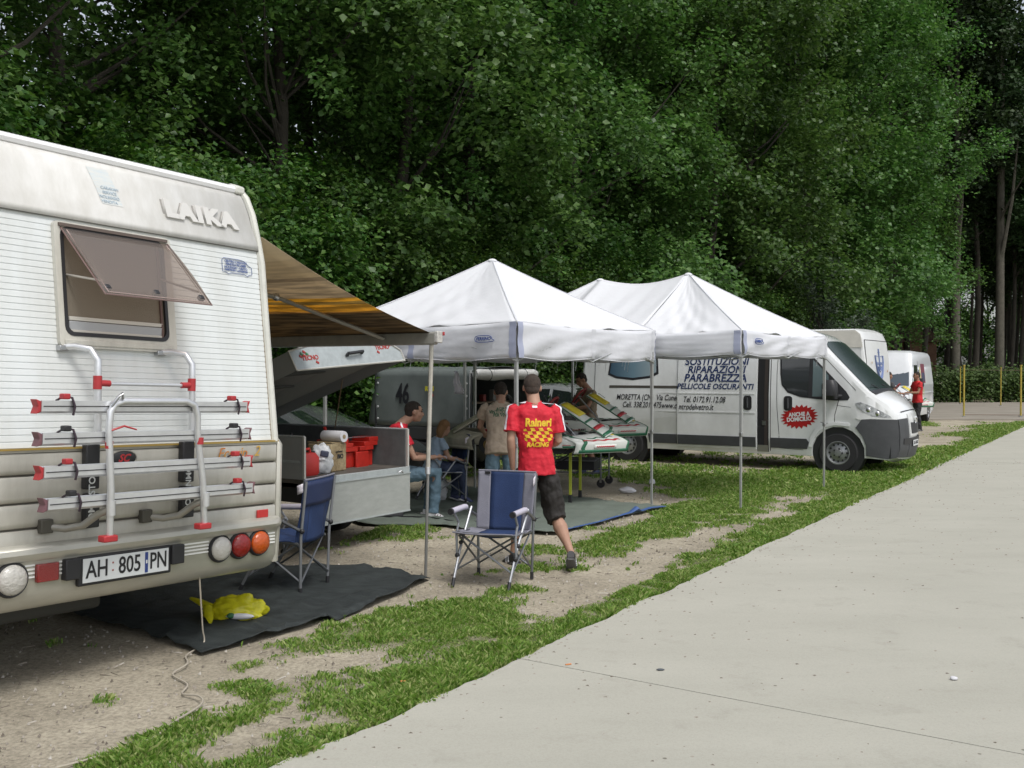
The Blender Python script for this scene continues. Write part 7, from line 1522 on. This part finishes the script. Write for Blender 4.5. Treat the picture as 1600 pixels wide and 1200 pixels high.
def drape(obj, parent, pts, width, m, name, off=.004):
    import mathutils
    me = obj.data; bvh = mathutils.bvhtree.BVHTree.FromPolygons([x.co for x in me.vertices], [p.vertices[:] for p in me.polygons]); P_ = smooth_path(pts, 6); V_ = []; n = len(P_)
    for i, p in enumerate(P_):
        t = (P_[min(i + 1, n - 1)] - P_[max(i - 1, 0)]).normalized(); h = bvh.find_nearest(p); nn = h[1]; s_ = t.cross(nn).normalized()
        for q in (-1, 0, 1):
            h2 = bvh.find_nearest(h[0] + s_ * q * width / 2); V_.append(h2[0] + h2[1] * off)
    F_ = [(3 * i + j, 3 * i + j + 1, 3 * i + 4 + j, 3 * i + 3 + j) for i in range(n - 1) for j in (0, 1)]
    return MB().add(V_, F_).build(name, m, parent, smooth=180, flip=False)
def surf_text(obj, parent, s, size, m, o, ax, ay, dirn, sx=1.0, bold=0, shear=0, off=.004, name='lettering'):
    import mathutils
    me = obj.data; bvh = mathutils.bvhtree.BVHTree.FromPolygons([x.co for x in me.vertices], [p.vertices[:] for p in me.polygons])
    t = text(s, size, (0, 0, 0), (0, 0, 0), m, parent, name=name, depth=0.0, bold=bold, shear=shear)
    bm = bmesh.new(); bm.from_mesh(t.data); bmesh.ops.subdivide_edges(bm, edges=[e for e in bm.edges if e.calc_length() > .03], cuts=2); bmesh.ops.triangulate(bm, faces=bm.faces)
    for v in bm.verts:
        h = bvh.ray_cast(o + ax * v.co.x * sx + ay * v.co.y, dirn); v.co = (h[0] if h[0] is not None else o + ax * v.co.x * sx + ay * v.co.y) - dirn * off
    bm.to_mesh(t.data); bm.free(); return t
POLO = mat('polo_red', (.58, .012, .030), .75, bump=.25, bscale=180, var=.1, vscale=7); TAN = mat('shirt_tan', (.40, .32, .24), .8, bump=.25, bscale=180, var=.12, vscale=7); TAN2 = mat('shirt_khaki', (.27, .21, .15), .8, var=.15)
JEAN = mat('jeans_blue', (.13, .21, .27), .8, bump=.3, bscale=200, var=.25, vscale=8); JEAND = mat('jeans_navy', (.03, .045, .09), .8, var=.3); BLKS = mat('shorts_black', (.022, .019, .017), .8, bump=.2, bscale=120, var=.3); WST = mat('stripe_white', (.72, .70, .74), .7)
YT = mat('print_yellow', (.75, .48, .03), .6); GRT = mat('print_green', (.03, .10, .05), .6)
# -- man in red polo walking away
J = dict(head=(-.005, .060, 1.605), neck=(.005, .00, 1.475), chest=(.01, .0, 1.26), waist=(.02, -.01, 1.06), pelvis=(.03, -.01, .93),
         shoulder=[(-.175, .0, 1.43), (.190, -.01, 1.42)], elbow=[(-.205, -.06, 1.14), (.225, -.02, 1.13)], wrist=[(-.185, .00, .89), (.155, .20, 1.06)],
         hip=[(-.065, .0, .87), (.125, -.01, .87)], knee=[(-.115, .16, .48), (.195, .02, .47)], ankle=[(-.165, .17, .09), (.318, -.20, .15)], toe=[(-.24, .36, .04), (.345, -.06, .03)])
shoeB = (mat('shoe_black', (.02, .02, .022), .5, var=.3), mat('sole_grey', (.10, .10, .10), .7), mat('shoe_silver', (.45, .46, .47), .4))
r, V, q = make_person((.19, 8.98, 0), R(4), 'man in a red polo shirt with yellow back print and black shorts, walking away', J, POLO, BLKS, HAIRS, SKIN, shorts=True, sleeve=.74, F=(.05, 1, -.12), shoe=shoeB, curl=(.35, .6), hn=((-1, 0, 0), (0, 0, 1)), hairk=.985, vox=.008, legk=1.15, bulk=.93)
top = q['top']; X_ = Vector((1, 0, 0)); Z_ = Vector((0, 0, 1)); Yd = Vector((0, 1, 0))
O_ = Vector((.035, -.5, 1.25))
surf_text(top, r, 'Raineri', .098, YT, O_ + Vector((0, 0, .045)), X_, Z_, Yd, bold=.004, sx=.85, shear=.05)
surf_text(top, r, 'RACING', .055, YT, O_ + Vector((-.005, 0, -.150)), X_, Z_, Yd, bold=.003, sx=.95, shear=.2)
def chk(u, v): return ((int(u * 7 + v * 1.5) + int(v * 4)) % 2 == 0) and (.08 < u + .25 * v) and math.hypot(u - .5, (v - .5)) < .62
surf_patch(top, r, 'chequer_print', YT, O_ + Vector((-.01, 0, -.055)), X_, Z_, Yd, (-.12, .14), (-.065, .055), 40, 20, .004, chk)
surf_patch(top, r, 'collar_logo', WST, O_ + Vector((-.03, 0, .185)), X_, Z_, Yd, (-.022, .022), (-.008, .010), 4, 2, .004)
# collar and shoulder stripes
col_ = MB().tube([V['neck'] + Vector((.062 * math.cos(a) * 1.05, .066 * math.sin(a), -.012 + .012 * math.sin(a))) for a in np.linspace(0, 6.283, 25)[:-1]], [(.010, .020)] * 24, 6, close=True).build('collar', POLO, r, smooth=60)
for i, s in ((0, -1), (1, 1)):
    a, b = V['shoulder'][i], V['elbow'][i]
    pts = [V['neck'].lerp(a, .45) + Vector((0, -.03, .052))]; pts += [a + Vector((s * .018, -.01, .078))]; ax = (b - a).normalized(); out = (Vector((s, -.55, 0)) - ax * Vector((s, -.55, 0)).dot(ax)).normalized()
    for t in (.12, .3, .5, .72): pts.append(a.lerp(b, t) + out * .079)
    drape(top, r, pts, .026, WST, 'sleeve_stripe')
for i in (0, 1):
    a, b = V['shoulder'][i], V['elbow'][i]; e_ = a.lerp(b, .735); ax = (b - a).normalized(); o1 = ax.orthogonal().normalized(); o2 = ax.cross(o1); MB().tube([e_ + (o1 * math.cos(t) + o2 * math.sin(t)) * .069 for t in np.linspace(0, 6.283, 21)[:-1]], .005, 5, close=True).build('cuff', POLO, r)
# -- man in tan T-shirt, bent over the work, back to us
J = dict(head=(.0, .20, 1.50), neck=(0, .09, 1.385), chest=(0, .04, 1.19), waist=(0, -.02, 1.0), pelvis=(0, -.05, .86), shoulder=[(-.185, .08, 1.33), (.185, .08, 1.33)], elbow=[(-.25, .20, 1.08), (.25, .20, 1.08)], wrist=[(-.20, .42, 1.0), (.20, .42, 1.0)],
         hip=[(-.095, -.05, .80), (.095, -.05, .80)], knee=[(-.11, .0, .44), (.11, .02, .44)], ankle=[(-.12, -.04, .08), (.12, -.02, .08)], toe=[(-.15, .16, .03), (.15, .18, .03)])
r, V, q = make_person((-.13, 11.95, 0), R(2), 'man in a tan T-shirt with green back print and jeans, stooping over a kart', J, TAN, JEAN, HAIR, SKIN, sleeve=.6, F=(.05, 1, -.45), U=(0, .4, 1), shoe=shoeB, bulk=1.08)
O_ = Vector((.035, -.5, 1.27))
for s_, dz in (('AGIP 2 RS', .03), ('VINTI DOMENICA', -.005), ('PER VINCERE', -.04)): surf_text(q['top'], r, s_, .052, GRT, O_ + Vector((0, 0, dz)), X_, Z_, Yd, bold=.0015, sx=.85)
# -- man in khaki T-shirt behind the karts, looking down to the left
J = dict(head=(.02, .11, 1.60), neck=(0, .0, 1.46), chest=(0, -.03, 1.25), waist=(0, -.03, 1.05), pelvis=(0, -.04, .90), shoulder=[(-.19, .0, 1.40), (.19, .0, 1.40)], elbow=[(-.25, .14, 1.16), (.24, .16, 1.16)], wrist=[(-.16, .36, 1.12), (.12, .38, 1.12)],
         hip=[(-.09, -.04, .84), (.09, -.04, .84)], knee=[(-.12, .06, .47), (.14, .03, .46)], ankle=[(-.18, -.06, .09), (.13, .02, .08)], toe=[(-.24, .12, .03), (.16, .20, .03)])
make_person((1.28, 17.1, 0), R(118), 'man in a khaki T-shirt and shorts leaning over the karts, looking down', J, TAN2, mat('shorts_khaki', (.16, .13, .10), .8), HAIR, SKIN2, shorts=True, F=(0, 1, -.5), U=(0, .4, 1), shoe=(mat('shoe_navy', (.03, .04, .10), .6), mat('sole_white', (.5, .5, .5), .6)), socks=mat('sock_white', (.5, .5, .52), .8))
# -- seated man in red at the trailer corner
J = dict(head=(0, .20, 1.265), neck=(0, .06, 1.135), chest=(0, -.07, .93), waist=(0, -.13, .72), pelvis=(0, -.11, .55), shoulder=[(-.19, .02, 1.085), (.19, .02, 1.085)], elbow=[(-.24, .16, .74), (.23, .17, .73)], wrist=[(-.10, .40, .72), (.10, .44, .73)],
         hip=[(-.09, .0, .52), (.10, .0, .52)], knee=[(-.13, .42, .52), (.15, .46, .55)], ankle=[(-.12, .38, .10), (.14, .40, .09)], toe=[(-.12, .58, .04), (.16, .62, .04)])
shoeW = (mat('shoe_white', (.62, .62, .62), .5), mat('sole_white', (.5, .5, .5), .6), mat('shoe_stripe_plum', (.12, .02, .04), .5))
r, V, q = make_person((-1.36, 11.95, .0), R(-78), 'man in a red shirt and jeans sitting beside the box trailer, face in profile', J, POLO, JEAN, HAIR, SKIN, sleeve=.6, F=(0, 1, -.05), shoe=shoeW, bulk=1.15, head_k=1.06)
surf_text(q['top'], r, 'Raineri', .09, YT, Vector((0, -.7, 1.03)), X_, Z_, Yd, bold=.003, sx=.9)
drape(q['top'], r, [V['neck'].lerp(V['shoulder'][1], .4) + Vector((0, 0, .06)), V['shoulder'][1] + Vector((.03, 0, .07)), V['shoulder'][1].lerp(V['elbow'][1], .3) + Vector((.08, 0, 0)), V['shoulder'][1].lerp(V['elbow'][1], .55) + Vector((.08, 0, 0))], .02, WST, 'sleeve_stripe')
t = empty('cool_box', (-1.5, 12.0, .02), R(10), 'low dark box the seated man in red sits on', 'box'); MB().box((0, 0, .20), (.38, .38, .38)).build('case', mat('box_dark', (.05, .05, .055), .6), t, bevel=.02); MB().box((0, 0, .40), (.40, .40, .03)).build('lid', BLACK, t, bevel=.01)
# -- child beside him
J = dict(head=(-.02, .16, 1.00), neck=(0, .07, .88), chest=(0, .03, .75), waist=(0, -.01, .62), pelvis=(0, -.02, .51), shoulder=[(-.145, .05, .84), (.145, .05, .84)], elbow=[(-.18, .14, .62), (.19, .12, .62)], wrist=[(-.07, .30, .60), (.13, .34, .58)],
         hip=[(-.07, .0, .49), (.08, .0, .49)], knee=[(-.09, .34, .50), (.12, .34, .49)], ankle=[(-.08, .34, .12), (.12, .38, .12)], toe=[(-.08, .50, .06), (.13, .54, .06)])
make_person((-1.02, 13.15, 0), R(-62), 'fair-haired child in a pale blue top and navy trousers sitting behind the awning leg', J, mat('top_pale_blue', (.28, .36, .45), .8), JEAND, HAIRB, SKIN, sleeve=.5, k=.82, F=(-.5, 1, -.35), shoe=(mat('shoe_navy', (.03, .04, .10), .6), mat('sole_white', (.5, .5, .5), .6)), bulk=.85, head_k=1.12, long_hair=True)
# -- far man in red T-shirt and dark trousers
J = dict(head=(0, .04, 1.62), neck=(0, .0, 1.47), chest=(0, .0, 1.25), waist=(0, .0, 1.05), pelvis=(0, .0, .92), shoulder=[(-.19, .0, 1.41), (.19, .0, 1.41)], elbow=[(-.23, .10, 1.12), (.22, .12, 1.12)], wrist=[(-.15, .36, 1.12), (.12, .36, 1.10)],
         hip=[(-.09, 0, .86), (.09, 0, .86)], knee=[(-.12, .05, .48), (.10, -.02, .48)], ankle=[(-.14, .0, .08), (.10, -.06, .08)], toe=[(-.18, .2, .03), (.14, .14, .03)])
make_person((11.95, 29.6, 0), R(95), 'man in a red T-shirt and black trousers standing before the far white van', J, mat('tshirt_red', (.50, .015, .02), .75), mat('trousers_black', (.015, .015, .017), .7), HAIR, SKIN2, sleeve=.5, shoe=shoeB, vox=.016)
make_person((11.0, 29.4, 0), R(-80), 'dim figure in a dark top under the far awning, behind its post', J, mat('top_dark_grey', (.06, .06, .065), .8), mat('trousers_grey', (.12, .12, .12), .7), HAIR, SKIN2, sleeve=.5, shoe=shoeB, vox=.016)
t = make_kart((11.7, 30.6, 0), yaw(.85, -.5), 'half-hidden kart on a stand by the far man in red', .75)
